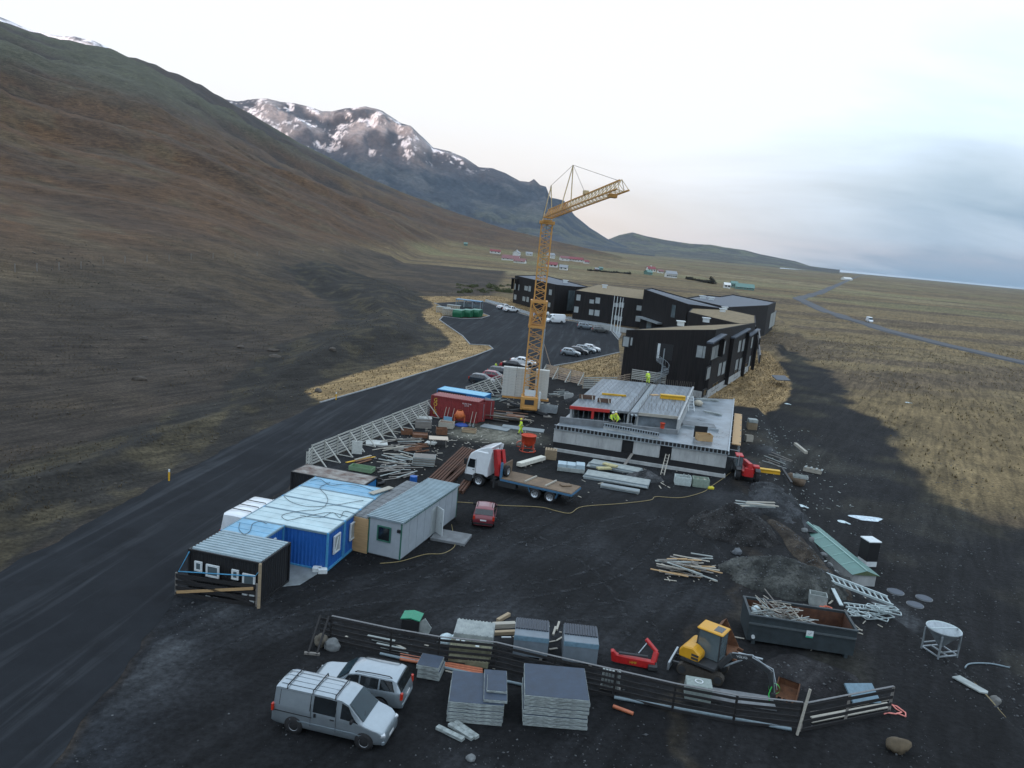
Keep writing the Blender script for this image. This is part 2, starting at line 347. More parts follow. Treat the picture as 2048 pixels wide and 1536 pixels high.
for gx, gy, gr in ((300,1340,3.2),(455,1222,2.2),(330,1300,2.0),(1790,1180,1.6),(1560,900,3.0)):
    q_ = P(gx, gy); kq = sstep(gr, gr*0.2, np.hypot(X-q_.x, (Y-q_.y)*0.7)+(n1-0.5)*3.5+(n4-0.5)*2); C = lerp(C, (0.052, 0.056, 0.060), kq*0.65*(dr_ > 0.5))
nA, nR = len(az), len(rr); vid = np.arange(nR*nA).reshape(nR, nA)
quads = np.stack([vid[:-1,:-1], vid[:-1,1:], vid[1:,1:], vid[1:,:-1]], -1).reshape(-1, 4)
def gridmesh(name, X, Y, Z, quads, C, m):
    me = bpy.data.meshes.new(name); n = X.size
    me.vertices.add(n); me.vertices.foreach_set('co', np.stack([X.ravel(), Y.ravel(), Z.ravel()], -1).astype(np.float32).ravel())
    me.loops.add(quads.size); me.loops.foreach_set('vertex_index', quads.ravel().astype(np.int32))
    me.polygons.add(len(quads)); me.polygons.foreach_set('loop_start', (np.arange(len(quads))*4).astype(np.int32)); me.polygons.foreach_set('use_smooth', np.ones(len(quads), bool))
    if C is not None:
        at = me.color_attributes.new('Col', 'FLOAT_COLOR', 'POINT'); at.data.foreach_set('color', np.concatenate([C.reshape(-1, 3), np.ones((n, 1))], 1).astype(np.float32).ravel())
    me.update(); me.validate()
    if m: me.materials.append(m)
    return me
def landmat(name, scales=((0.045, 0.26), (0.22, 0.36), (3.0, 0.65)), bump=0.6, bdist=0.12, bs=2.5, rough=0.95, speck=None):
    m = bpy.data.materials.new(name); m.use_nodes = True; n = m.node_tree.nodes; l = m.node_tree.links; b = n['Principled BSDF']
    b.inputs['Roughness'].default_value = rough; b.inputs['Specular IOR Level'].default_value = 0.2
    at = n.new('ShaderNodeVertexColor'); at.layer_name = 'Col'; geo = n.new('ShaderNodeNewGeometry'); cur = at.outputs[0]
    for sc, am in scales:
        nz = n.new('ShaderNodeTexNoise'); nz.inputs['Scale'].default_value = sc; nz.inputs['Detail'].default_value = 8; nz.inputs['Roughness'].default_value = 0.7; l.new(geo.outputs['Position'], nz.inputs[0])
        mr = n.new('ShaderNodeMapRange'); mr.inputs[1].default_value = 0.3; mr.inputs[2].default_value = 0.7; mr.inputs[3].default_value = 1-am; mr.inputs[4].default_value = 1+am; l.new(nz.outputs[0], mr.inputs[0])
        mu = n.new('ShaderNodeVectorMath'); mu.operation = 'SCALE'; l.new(cur, mu.inputs[0]); l.new(mr.outputs[0], mu.inputs['Scale']); cur = mu.outputs[0]
    if speck:
        mpd = n.new('ShaderNodeMapping'); mpd.vector_type = 'TEXTURE'; mpd.inputs['Rotation'].default_value = (0, 0, R_(62)); mpd.inputs['Scale'].default_value = (9.0, 0.9, 1); l.new(geo.outputs['Position'], mpd.inputs[0])
        nd = n.new('ShaderNodeTexNoise'); nd.inputs['Scale'].default_value = 1.0; nd.inputs['Detail'].default_value = 6; nd.inputs['Distortion'].default_value = 0.8; l.new(mpd.outputs[0], nd.inputs[0])
        mrd = n.new('ShaderNodeMapRange'); mrd.inputs[1].default_value = 0.35; mrd.inputs[2].default_value = 0.7; mrd.inputs[3].default_value = 0.72; mrd.inputs[4].default_value = 1.55; l.new(nd.outputs[0], mrd.inputs[0])
        mud = n.new('ShaderNodeVectorMath'); mud.operation = 'SCALE'; l.new(cur, mud.inputs[0]); l.new(mrd.outputs[0], mud.inputs['Scale']); cur = mud.outputs[0]
        vo = n.new('ShaderNodeTexVoronoi'); vo.inputs['Scale'].default_value = speck; l.new(geo.outputs['Position'], vo.inputs[0])
        rp = n.new('ShaderNodeMapRange'); rp.inputs[1].default_value = 0.05; rp.inputs[2].default_value = 0.16; rp.inputs[3].default_value = 1.0; rp.inputs[4].default_value = 0.0; l.new(vo.outputs['Distance'], rp.inputs[0])
        sp = n.new('ShaderNodeSeparateColor'); l.new(vo.outputs['Color'], sp.inputs[0]); gt = n.new('ShaderNodeMath'); gt.operation = 'GREATER_THAN'; gt.inputs[1].default_value = 0.72; l.new(sp.outputs[0], gt.inputs[0])
        mm = n.new('ShaderNodeMath'); mm.operation = 'MULTIPLY'; l.new(rp.outputs[0], mm.inputs[0]); l.new(gt.outputs[0], mm.inputs[1])
        mc = n.new('ShaderNodeVectorMath'); mc.operation = 'SCALE'; l.new(cur, mc.inputs[0]); m3 = n.new('ShaderNodeMath'); m3.operation = 'MULTIPLY_ADD'; l.new(mm.outputs[0], m3.inputs[0]); m3.inputs[1].default_value = 1.6; m3.inputs[2].default_value = 1.0; l.new(m3.outputs[0], mc.inputs['Scale']); cur = mc.outputs[0]
    l.new(cur, b.inputs['Base Color'])
    nb = n.new('ShaderNodeTexNoise'); nb.inputs['Scale'].default_value = bs; nb.inputs['Detail'].default_value = 8; nb.inputs['Roughness'].default_value = 0.7; l.new(geo.outputs['Position'], nb.inputs[0])
    bp = n.new('ShaderNodeBump'); bp.inputs['Strength'].default_value = bump; bp.inputs['Distance'].default_value = bdist; l.new(nb.outputs[0], bp.inputs['Height']); l.new(bp.outputs[0], b.inputs['Normal'])
    return m
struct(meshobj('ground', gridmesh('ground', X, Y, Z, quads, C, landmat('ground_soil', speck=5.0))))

# sea: a long way off on the right, beyond the plain
wm = mat('sea_water', (0.20, 0.25, 0.29), 0.22, 0, 0.15, 0.002)
sp_ = [(1560, 537), (1700, 546), (1850, 560), (2048, 579), (2300, 604)]
v = [P(a, b, LOW+0.8) for a, b in sp_]; v = [Vector((p.x, p.y, LOW+0.9)) for p in v]
v2 = [Vector((p.x*6, p.y*6, LOW+0.9)) for p in v]; nS = len(v)
m_ = MB(); m_.add(v+v2, [(i, i+1, nS+i+1, nS+i) for i in range(nS-1)]); struct(m_.build('sea', wm))

# mountains: skyline pixels at a given distance
def mountain(name, sil, r0, R0, rend, colf, seed, amp, na=420, nr=150, foot=0.0, sharp=1.0):
    A = [azel(*p)[0] for p in sil]; E = [azel(*p)[1] for p in sil]
    a = np.linspace(A[0], A[-1], na); r = np.concatenate([np.linspace(r0, R0, nr), np.linspace(R0, rend, nr//3)[1:]])
    AA, RR = np.meshgrid(a, r); X = np.sin(AA)*RR; Y = np.cos(AA)*RR
    hR = np.maximum(CAM_H + R0*np.interp(AA, A, E), 0); s = np.clip((RR-r0)/(R0-r0), 0, 1); b = sstep(R0, rend, RR)
    prof = 0.55*s**1.5 + 0.45*sstep(0.45, 1.0, s)*s**sharp
    Z = hR*prof*(1-b)
    k = sstep(0.05, 0.5, s)*(1-0.8*sstep(0.93, 1.0, s))
    rn = ridged(AA*R0/420, RR/900, 6, seed); f = fbm(X/160, Y/160, 5, seed+9)
    Z = Z + hR*k*amp*(rn-0.55) + hR*k*amp*0.5*(f-0.5)
    ter = np.sin(Z/38.0+f*5)*7*k; Z = Z + ter*(amp > 0.1)
    Z = np.where(RR <= r0+1, -30, Z)
    vid = np.arange(X.size).reshape(X.shape); q = np.stack([vid[:-1,:-1], vid[:-1,1:], vid[1:,1:], vid[1:,:-1]], -1).reshape(-1, 4)
    C = colf(X, Y, Z, rn, f, hR)
    return struct(meshobj(name, gridmesh(name, X, Y, Z, q, C, landmat(name+'_rock', ((0.004, 0.3), (0.03, 0.4)), 1.0, 14.0, 0.02))))
def rockcol(X, Y, Z, rn, f, hR):
    C = np.zeros(X.shape+(3,)); C[:] = (0.060, 0.062, 0.068); C = lerp(C, (0.105, 0.10, 0.098), sstep(0.45, 0.7, f)); C = lerp(C, (0.05, 0.048, 0.05), sstep(0.45, 0.3, rn)*0.8)
    C = lerp(C, (0.10, 0.10, 0.065), sstep(330, 120, Z)*sstep(0.45, 0.6, f)*0.6)
    sn = fbm(X/70, Y/110, 6, 5, 0.7); lim = 0.59 - (Z-700)/4200
    C = lerp(C, (0.27, 0.255, 0.25), sstep(540, 780, Z)*sstep(0.36, 0.56, f)*0.85)  # upper rock painted paler, so that the high slopes look sunlit
    return lerp(C, (0.80, 0.80, 0.82), sstep(lim, lim+0.10, sn)*sstep(480, 640, Z)*0.85)
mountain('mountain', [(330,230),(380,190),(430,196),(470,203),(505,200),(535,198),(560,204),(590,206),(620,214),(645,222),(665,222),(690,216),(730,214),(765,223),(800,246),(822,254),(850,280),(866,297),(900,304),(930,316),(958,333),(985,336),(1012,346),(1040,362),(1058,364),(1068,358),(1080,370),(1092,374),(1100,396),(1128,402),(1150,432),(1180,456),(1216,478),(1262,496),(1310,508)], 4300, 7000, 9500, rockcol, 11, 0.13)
def farcol(X, Y, Z, rn, f, hR):
    C = np.zeros(X.shape+(3,)); C[:] = (0.085, 0.075, 0.06); C = lerp(C, (0.13, 0.125, 0.075), sstep(0.45, 0.65, f)); return lerp(C, (0.06, 0.055, 0.05), sstep(0.5, 0.35, rn)*0.7)
mountain('far_hill', [(1150,493),(1212,480),(1240,470),(1265,465),(1290,472),(1330,480),(1380,487),(1420,489),(1450,495),(1490,500),(1520,508),(1560,516),(1590,522),(1620,532),(1680,540)], 5200, 8200, 10000, farcol, 23, 0.14, 260, 90)
def snowcol(X, Y, Z, rn, f, hR):
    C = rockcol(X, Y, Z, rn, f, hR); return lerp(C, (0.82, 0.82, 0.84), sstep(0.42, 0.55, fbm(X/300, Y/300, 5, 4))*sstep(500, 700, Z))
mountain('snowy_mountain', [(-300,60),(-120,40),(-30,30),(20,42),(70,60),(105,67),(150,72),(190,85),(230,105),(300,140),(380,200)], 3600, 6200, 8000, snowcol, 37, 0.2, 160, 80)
# unseen ridge, added behind the viewer to keep the low sun off the site
bx = np.linspace(-15000, 15000, 110); by = np.linspace(-9500, -4500, 40); BX, BY = np.meshgrid(bx, by)
BZ = (960 + 110*(fbm(BX/2600, BY/1400, 5, 6)-0.5))*sstep(-9500, -7000, BY)*sstep(-4500, -6200, BY) - 20
vid = np.arange(BX.size).reshape(BX.shape); q = np.stack([vid[:-1,:-1], vid[:-1,1:], vid[1:,1:], vid[1:,:-1]], -1).reshape(-1, 4)
struct(meshobj('added_shade_ridge', gridmesh('added_shade_ridge', BX, BY, BZ, q, np.zeros(BX.shape+(3,))+0.08, landmat('ridge_rock', ((0.004, 0.3),), 0.5, 10.0, 0.02))))

# road and car park
def sheet(name, poly, z, m, top=True):
    bm = bmesh.new(); vs = [bm.verts.new((p[0], p[1], z)) for p in poly]; f = bm.faces.new(vs); bmesh.ops.triangulate(bm, faces=[f])
    bmesh.ops.recalc_face_normals(bm, faces=bm.faces)
    if bm.faces[0:1] and sum(f.normal.z for f in bm.faces) < 0: bmesh.ops.reverse_faces(bm, faces=bm.faces)
    me = bpy.data.meshes.new(name); bm.to_mesh(me); bm.free(); me.materials.append(m); return struct(meshobj(name, me))
def asphalt():
    m = bpy.data.materials.new('asphalt'); m.use_nodes = True; n = m.node_tree.nodes; l = m.node_tree.links; b = n['Principled BSDF']
    geo = n.new('ShaderNodeNewGeometry')
    def noise(sc, det, mapping=None, dist=0):
        src = geo.outputs['Position']
        if mapping:
            mp = n.new('ShaderNodeMapping'); mp.vector_type = 'TEXTURE'; mp.inputs['Rotation'].default_value = (0, 0, mapping[0]); mp.inputs['Scale'].default_value = (1/mapping[1], 1/mapping[2], 1); l.new(src, mp.inputs[0]); src = mp.outputs[0]
        z = n.new('ShaderNodeTexNoise'); z.inputs['Scale'].default_value = sc; z.inputs['Detail'].default_value = det; z.inputs['Roughness'].default_value = 0.65; z.inputs['Distortion'].default_value = dist; l.new(src, z.inputs[0]); return z.outputs[0]
    def mixc(fac, a, c, lo, hi, am=1.0):
        r = n.new('ShaderNodeMapRange'); r.inputs[1].default_value = lo; r.inputs[2].default_value = hi; r.inputs[4].default_value = am; l.new(fac, r.inputs[0])
        x = n.new('ShaderNodeMixRGB'); l.new(r.outputs[0], x.inputs[0])
        if isinstance(a, tuple): x.inputs[1].default_value = (*a, 1)
        else: l.new(a, x.inputs[1])
        x.inputs[2].default_value = (*c, 1); return x.outputs[0]
    c = mixc(noise(0.12, 6), (0.0105, 0.0122, 0.0148), (0.0175, 0.0200, 0.0235), 0.35, 0.65)
    c = mixc(noise(1.0, 6, (R_(83), 0.04, 0.8), 0.4), c, (0.050, 0.055, 0.061), 0.50, 0.72, 0.8)
    c = mixc(noise(0.35, 7), c, (0.010, 0.0112, 0.013), 0.52, 0.72, 0.8)
    c = mixc(noise(60, 2), c, (0.05, 0.054, 0.058), 0.6, 0.8, 0.5)
    l.new(c, b.inputs['Base Color']); b.inputs['Roughness'].default_value = 0.9; b.inputs['Specular IOR Level'].default_value = 0.14
    bp = n.new('ShaderNodeBump'); bp.inputs['Strength'].default_value = 0.4; bp.inputs['Distance'].default_value = 0.02; l.new(noise(14, 5), bp.inputs['Height']); l.new(bp.outputs[0], b.inputs['Normal'])
    return m
ASPH = asphalt()
sheet('road', ROAD, 0.015, ASPH)
KERB = mat('kerb_concrete', (0.26, 0.27, 0.27), 0.85, 0, 0.2, 3)
def kerb(pts, w=0.22, h=0.13, close=False):
    m = MB(); pts = [Vector((p.x, p.y, 0)) for p in pts]
    for i in range(len(pts)-1):
        a, b = pts[i], pts[i+1]; d = (b-a).normalized()*0.02; m.bar(a-d+Vector((0,0,h/2-0.06)), b+d+Vector((0,0,h/2-0.06)), w, h+0.12)
    return struct(m.build('kerb', KERB))
RW = {p: P(*p) for p in ROADPX}
kerb([P(*p) for p in ROADPX[4:22]]); kerb([P(*p) for p in ROADPX[22:29]])
kerb([P(*p) for p in ROADPX[29:32]])
pvo = PP([(972,599),(1005,607),(1060,625),(1146,634.5),(1226,650),(1243,668)]); pvi = PP([(970,603),(1003,613),(1059,631),(1145,641),(1221,658),(1238,678)])
mb_ = MB(); mb_.add([(p.x,p.y,0.09) for p in pvo+pvi], [(i, i+1, i+7, i+6) for i in range(5)]); struct(mb_.build('pavement', mat('pavement_slabs', (0.20, 0.22, 0.23), 0.85, 0, 0.2, 2)))
# the country road across the plain
def ribbon(name, px, z, wid, m, dz=0.35):
    pts = [G(*p) for p in px]; fine = []
    for i in range(len(pts)-1):
        n_ = max(2, int((pts[i+1]-pts[i]).length/15))
        fine += [pts[i].lerp(pts[i+1], k/n_) for k in range(n_)]
    fine.append(pts[-1]); v = []
    for i, p in enumerate(fine):
        d = (fine[min(i+1, len(fine)-1)]-fine[max(i-1, 0)]); d.z = 0; d.normalize(); s_ = Vector((-d.y, d.x, 0))*wid/2
        zz = max(groundz((p+s_*k).x, (p+s_*k).y) for k in (-1, 0, 1)) + dz
        for q in (s_*1.5, s_, -s_, -s_*1.5): v.append(Vector((p.x+q.x, p.y+q.y, zz if q.length < wid*0.6 else zz-dz-0.5)))
    mb = MB(); mb.add(v, [(i*4+k, i*4+k+1, i*4+5+k, i*4+4+k) for i in range(len(fine)-1) for k in range(3)]); return struct(mb.build(name, m))
FASPH = mat('road_asphalt', (0.055, 0.058, 0.064), 0.8, 0, 0.15, 0.05)
ribbon('highway', [(2300,782),(2048,726),(1960,706),(1880,688),(1800,668),(1740,650),(1690,637),(1640,618),(1604,601),(1596,597),(1606,594),(1640,585),(1680,568),(1702,558),(1722,551)], LOW, 7.0, FASPH)
TRK = mat('track_earth', (0.16, 0.115, 0.06), 0.95, 0, 0.2, 0.3)
# ======================= BUILDINGS =======================
BLACKWOOD = mat('charred_timber', (0.008, 0.0075, 0.008), 0.7, 0, 0.5, 2.0, 0.8, 9, stretch=(5, 5, 0.10), var2=(0.030, 0.026, 0.025), spec=0.25)
GRASSROOF = mat('turf_roof', (0.20, 0.150, 0.082), 0.95, 0, 0.25, 0.9, 0.6, 3)
BITUMEN = mat('bitumen_roof', (0.055, 0.068, 0.088), 0.6, 0, 0.15, 0.6)
GLASS = mat('window_glass', (0.10, 0.13, 0.14), 0.06, 0.0, 0.3, 0.7, spec=0.9)
GLASSD = mat('dark_glass', (0.012, 0.015, 0.017), 0.05, 0.0, 0.3, 1.5, spec=0.8)
BLIND = mat('window_blind', (0.33, 0.36, 0.36), 0.35, 0, 0.15, 1.3, spec=0.8)
FRAMEB = mat('dark_frame', (0.015, 0.015, 0.016), 0.5)
WHITEP = mat('white_paint', (0.62, 0.66, 0.66), 0.5, 0, 0.10, 3)
CONC = mat('concrete', (0.37, 0.38, 0.37), 0.85, 0, 0.22, 1.4, 0.3, 18, stretch=(1, 1, 0.35))
CONCD = mat('concrete_dark', (0.16, 0.17, 0.175), 0.85, 0, 0.3, 1.2, 0.3, 16)
GALV = mat('galvanised_steel', (0.36, 0.40, 0.42), 0.45, 0.6, 0.18, 4)
def wallhit(a, b, px, py):
    d = ray(px, py); n = Vector((b.y-a.y, -(b.x-a.x), 0)); t = (Vector((a.x, a.y, 0)) - Vector((0, 0, CAM_H))).dot(n)/d.dot(n)
    p = Vector((0, 0, CAM_H)) + d*t; ab = Vector((b.x-a.x, b.y-a.y, 0)); return (p-Vector((a.x, a.y, 0))).dot(ab.normalized()), p.z
def wall_frame(a, b):
    """matrix: x along the wall, y into the building, z up"""
    d = Vector((b.x-a.x, b.y-a.y, 0)).normalized(); return Matrix(((d.x, -d.y, 0, a.x), (d.y, d.x, 0, a.y), (0, 0, 1, 0), (0, 0, 0, 1)))
def pane_window(parent, a, b, u0, z0, u1, z1, mull=1, glass=None, fm=None, proud=0.04, fw=0.10):
    M = wall_frame(a, b); fm = fm or FRAMEB
    f = MB()
    for q in ((u0-fw, z0-fw, u1+fw, z0), (u0-fw, z1, u1+fw, z1+fw), (u0-fw, z0, u0, z1), (u1, z0, u1+fw, z1)):
        f.box(q[0], -proud-0.03, q[1], q[2], 0.15, q[3], M)
    for k in range(1, mull):
        c = u0+(u1-u0)*k/mull; f.box(c-0.035, -proud-0.01, z0, c+0.035, 0.10, z1, M)
    w = f.build('window', fm, parent)
    g = MB()
    for k in range(mull):
        ua = u0+(u1-u0)*k/mull; ub = u0+(u1-u0)*(k+1)/mull; g.box(ua+0.01, -proud+0.015, z0+0.01, ub-0.01, 0.02, z1-0.01, M)
    g.build('pane', glass or GLASS, w); return w
def win_px(parent, a, b, rects, glass=None, fm=None):
    for (x0, y0, x1, y1, *mu) in rects:
        ua, za = wallhit(a, b, (x0+x1)/2, y0); ub, zb = wallhit(a, b, (x0+x1)/2, y1); ul, _ = wallhit(a, b, x0, (y0+y1)/2); ur, _ = wallhit(a, b, x1, (y0+y1)/2)
        pane_window(parent, a, b, min(ul, ur), zb, max(ul, ur), za, mu[0] if mu else 1, glass, fm)
def block(parent, base, tops, wallm, roofm, roofname='roof', base_z=0.0, parapet=0.0, over=0.0):
    """walls of a polygonal block; every corner has its own roof height"""
    n = len(base); c = sum((Vector((p[0], p[1], 0)) for p in base), Vector())/n
    for i in range(n):
        j = (i+1) % n; p, q = base[i], base[j]; m = MB()
        d = Vector((q[0]-p[0], q[1]-p[1], 0)).normalized(); inn = Vector((-d.y, d.x, 0))
        if inn.dot(c-Vector((p[0], p[1], 0))) < 0: inn = -inn
        inn *= 0.25
        v = [(p[0],p[1],base_z),(q[0],q[1],base_z),(q[0],q[1],tops[j]),(p[0],p[1],tops[i])]
        v += [(x+inn.x, y+inn.y, z) for x, y, z in v]
        m.add(v, [(0,1,2,3),(7,6,5,4),(0,4,5,1),(1,5,6,2),(2,6,7,3),(3,7,4,0)]); m.build('wall', wallm, parent)
    m = MB(); tp = []
    for i, p in enumerate(base):
        v = Vector((p[0], p[1], 0)); o = (v-c).normalized()*(over-0.28); tp.append((v.x+o.x, v.y+o.y, tops[i]-parapet))
    k = len(tp); lo = [(x, y, z-0.4) for x, y, z in tp]
    bm = bmesh.new(); up = [bm.verts.new(p) for p in tp]; dn = [bm.verts.new(p) for p in lo]
    fa = [bm.faces.new(up), bm.faces.new(dn)] + [bm.faces.new((up[i], up[(i+1) % k], dn[(i+1) % k], dn[i])) for i in range(k)]
    bmesh.ops.triangulate(bm, faces=fa[:2]); bmesh.ops.recalc_face_normals(bm, faces=bm.faces); me = bpy.data.meshes.new(roofname); bm.to_mesh(me); bm.free(); me.materials.append(roofm)
    return meshobj(roofname, me, parent)
def vent(parent, p, s=1.0):
    m = MB().box(-0.55*s, -0.4*s, -0.3, 0.55*s, 0.4*s, 0.45*s).box(-0.75*s, -0.55*s, 0.45*s, 0.75*s, 0.55*s, 0.62*s); m.build('roof_vent', WHITEP, parent, loc=p)

hotel = thing('hotel', 'long angular hotel clad in black timber with dry grass roofs beside the car park', 'hotel')
V2 = lambda x, y: Vector((x, y, 0))
FL, FC, FR, BL = V2(17.8, 127.4), V2(30.9, 121.6), V2(47.8, 157.7), V2(34.7, 163.5)
rf = block(hotel, [FL, FC, FR, BL], [9.05, 11.0, 9.9, 7.4], BLACKWOOD, GRASSROOF, 'roof', -1.9, 0.06)
# concrete base showing below the timber along the right-hand front
m = MB(); M = wall_frame(FC, FR); m.box(-0.0, -0.06, -1.9, 38.5, 0.1, 1.3, M); cb = m.build('concrete_base', CONC, hotel)
m = MB(); M = wall_frame(FL, FC); m.box(7.6, -0.06, -1.0, 14.33, 0.1, 1.0, M); m.build('concrete_base', CONC, hotel)
win_px(hotel, FC, FR, [(1406,780,1412,791),(1424,768,1430,780),(1431,764,1436,775),(1447,755,1451,767),(1452,752,1456,763),(1469,740,1475,753),(1488,728,1493,741)], GLASSD)
win_px(hotel, FL, FC, [(1246,673,1258,693),(1261,675,1265,691)], BLIND)
win_px(hotel, FL, FC, [(1393,692,1418,716,2)], BLIND); win_px(hotel, FC, FR, [(1423,692,1438,716,2),(1444,684,1450,708),(1476,682,1481,703),(1484,679,1489,701),(1502,675,1505,695),(1413,735,1420,757),(1436,727,1442,750),(1444,724,1450,747),(1470,720,1475,742),(1478,717,1483,739),(1497,713,1500,732)], BLIND)
# bay windows standing proud of the long side
for (x0, y0, x1, y1, pr) in ((1414,680,1440,722,1.0),(1462,671,1492,760,0.8),(1493,668,1512,750,0.8)):
    u0, z1 = wallhit(FC, FR, x0, y0); u1, _ = wallhit(FC, FR, x1, y0); _, z0 = wallhit(FC, FR, x0, y1); M = wall_frame(FC, FR)
    m = MB(); m.prism([(u0, z1-0.5), (u1, z1+0.1), (u1, z1+0.32), (u0, z1-0.25)], -pr, 0.0, 'xz', M); m.build('bay_canopy', BITUMEN, hotel)
    for uu in (u0, u1-0.25): MB().box(uu, -pr*0.8, z0, uu+0.25, 0.0, z1-0.5, M).build('bay_cheek', BLACKWOOD, hotel)
# upper door and spiral stair on the gable
M = wall_frame(FL, FC); u, z = wallhit(FL, FC, 1331, 700)
m = MB().box(u-1.6, -0.03, z-1.6, u+1.2, 0.1, z+1.0, M); m.build('stair_recess', FRAMEB, hotel)
MB().box(u-1.3, -0.08, z-1.5, u-0.9, 0.1, z+0.9, M).build('door', WHITEP, hotel)
st = thing('spiral_staircase', 'grey steel spiral staircase climbing the black gable of the hotel', 'staircase', M @ Vector((u+0.2, -1.6, 0)), math.atan2(FC.y-FL.y, FC.x-FL.x))
MB().cyl((0,0,-0.5), (0,0,z+0.4), 0.09, n=8).build('pole', GALV, st)
stepm = MB().prism([(0.05, -0.06), (1.1, -0.2), (1.1, 0.2), (0.05, 0.06)], 0, 0.06, 'xy').mesh('step', GALV); railp = []
for k in range(int((z-1.0)/0.2)):
    a = k*0.36+0.5; meshobj('step', stepm, st, (0, 0, 0.1+k*0.2), (0, 0, a)); railp.append((1.08*math.cos(a), 1.08*math.sin(a), 1.1+k*0.2))
    if k % 2 == 0: MB().bar((1.08*math.cos(a), 1.08*math.sin(a), 0.15+k*0.2), (1.08*math.cos(a), 1.08*math.sin(a), 1.1+k*0.2), 0.03).build('baluster', GALV, st)
MB().tube(railp, 0.035, 5).build('handrail', GALV, st)
for px, py in ((1361,650),(1412,643)):
    d = P(px, py, 8.6); vent(hotel, (d.x, d.y, 8.75), 1.1)
# second grass roofed block
g4 = [P(1377,622,8.5), P(1395,607,8.5), P(1510,634,8.5), P(1512,653,8.5), P(1462,641,8.5)]; block(hotel, [(p.x, p.y) for p in g4], [8.3, 8.6, 8.9, 8.5, 8.2], BLACKWOOD, GRASSROOF, 'roof', -1.7, 0.06)
for px, py in ((1445,623),(1449,619.5)): d = P(px, py, 8.7); vent(hotel, (d.x, d.y, 8.8), 1.1)
a, b = g4[3], g4[2]; win_px(hotel, a, b, [(1515,690,1522,720,1),(1516,664,1521,684)], GLASSD)
# flat roofed block with a bitumen roof
d6 = [P(1372,596,9.3), P(1455,615,9.3), P(1537,611,9.3), P(1552,604.5,9.3), P(1465,589,9.3), P(1440,593,9.3), P(1410,590,9.3)]
block(hotel, [(p.x, p.y) for p in d6], [9.4]*7, BLACKWOOD, BITUMEN, 'roof', -1.7, 0.3)
for px, py in ((1405,597),(1422,600)): d = P(px, py, 9.1); vent(hotel, (d.x, d.y, 9.2), 1.3)
win_px(hotel, d6[2], d6[3], [(1540,626,1550,652,2)], BLIND)
# tall entrance block with its leaning left edge
e5 = [V2(34.6, 222.0), V2(44.0, 206.0), V2(56.0, 208.0), V2(50.0, 236.0), V2(39.5, 240.0)]
block(hotel, e5, [11.4, 9.4, 9.0, 9.4, 11.2], BLACKWOOD, BITUMEN, 'roof', 0, 0.3)
win_px(hotel, e5[0], e5[1], [(1343,610,1351,635,1),(1293,642,1303,660,2)], GLASS)
m = MB(); M = wall_frame(e5[0], e5[1]); m.prism([(0.5, 3.4), (9.5, 2.7), (9.5, 3.1), (0.5, 3.8)], -1.8, 0, 'xz', M); m.build('entrance_canopy', GALV, hotel)
# wing beside the flagpoles
w1 = [P(1144,638), P(1288,657), V2(45, 262), V2(26, 268)]; block(hotel, [(p.x, p.y) for p in w1], [8.6, 8.3, 9.2, 9.4], BLACKWOOD, GRASSROOF, 'roof', -0.3, 0.06)
win_px(hotel, w1[0], w1[1], [(1153,589,1161,601),(1148,613,1157,625),(1179,599,1188,607,1),(1191,595,1200,607),(1178,619,1187,630),(1189,620,1199,632),(1228,606,1237,614),(1238,605,1248,615),(1228,631,1236,640),(1236,633,1244,642),(1273,611,1283,621),(1271,632,1281,643)], BLIND)
d = P(1209,576,9); vent(hotel, (d.x, d.y, 9.3), 1.2)
# far wing
w0 = [P(1025,605), P(1106,628), P(1146,628), V2(22, 252), V2(8, 296)]; block(hotel, [(p.x, p.y) for p in w0], [9.4, 9.2, 8.8, 9.0, 9.6], BLACKWOOD, BITUMEN, 'roof', -0.3, 0.2)
win_px(hotel, w0[0], w0[1], [(1029,568,1039,580,2),(1028,589,1033,599),(1049,572,1056,581),(1057,572,1062,583),(1045,593,1051,602),(1053,594,1058,604),(1098,579,1104,590),(1096,605,1101,614)], BLIND)
win_px(hotel, w0[1], w0[2], [(1135,581,1149,621,3)], GLASS)
u, z = wallhit(w0[0], w0[1], 1026, 565); M = wall_frame(w0[0], w0[1]); 
for du, dw in ((-0.6, 0.3), (3.4, 0.3)): MB().box(du, -0.9, 4.6, du+dw, 0, 8.2, M).build('bay_cheek', BLACKWOOD, hotel)
MB().box(-0.6, -1.0, 8.2, 3.7, 0, 8.5, M).build('bay_canopy', BLACKWOOD, hotel); d = P(1131,564,9.3); vent(hotel, (d.x, d.y, 9.2), 1.2)
MB().box(0.5, -1.2, -0.5, 12.5, -0.9, 1.3, wall_frame(P(1193,656), P(1247,664))).build('entrance_wall', CONC, hotel)
# flagpoles in front of the wing
for i, (x, y, yt) in enumerate(((1221,662,594),(1227,664,595),(1233,667,596),(1238,668,597))):
    p = P(x, y); wh = ['leftmost', 'second', 'third', 'rightmost'][i]
    o = thing('flagpole', f'{wh} of four bare white flagpoles standing by the hotel entrance', 'flagpole', p, 0, 'flagpoles by the hotel')
    MB().cyl((0,0,0), (0,0,9.4), 0.13, 0.07, 8).build('pole', WHITEP, o); MB().cyl((0,0,9.4), (0,0,9.55), 0.11, 0.03, 8).build('finial', GALV, o); MB().box(-0.25,-0.25,-0.05,0.25,0.25,0.12).build('footing', CONC, o)
# grey hatch lying on the grass behind the hotel
MB().prism([(0, 0), (2.6, 0.2), (2.6, 0.35), (0, 0.15)], 0, 6.0, 'xz').build('cellar_hatch', BITUMEN, None, loc=(51.5, 151, -0.4), rz=R_(-8)); tag(bpy.data.objects['cellar_hatch'], 'blue grey sloping hatch on the dry grass against the hotel', 'hatch')

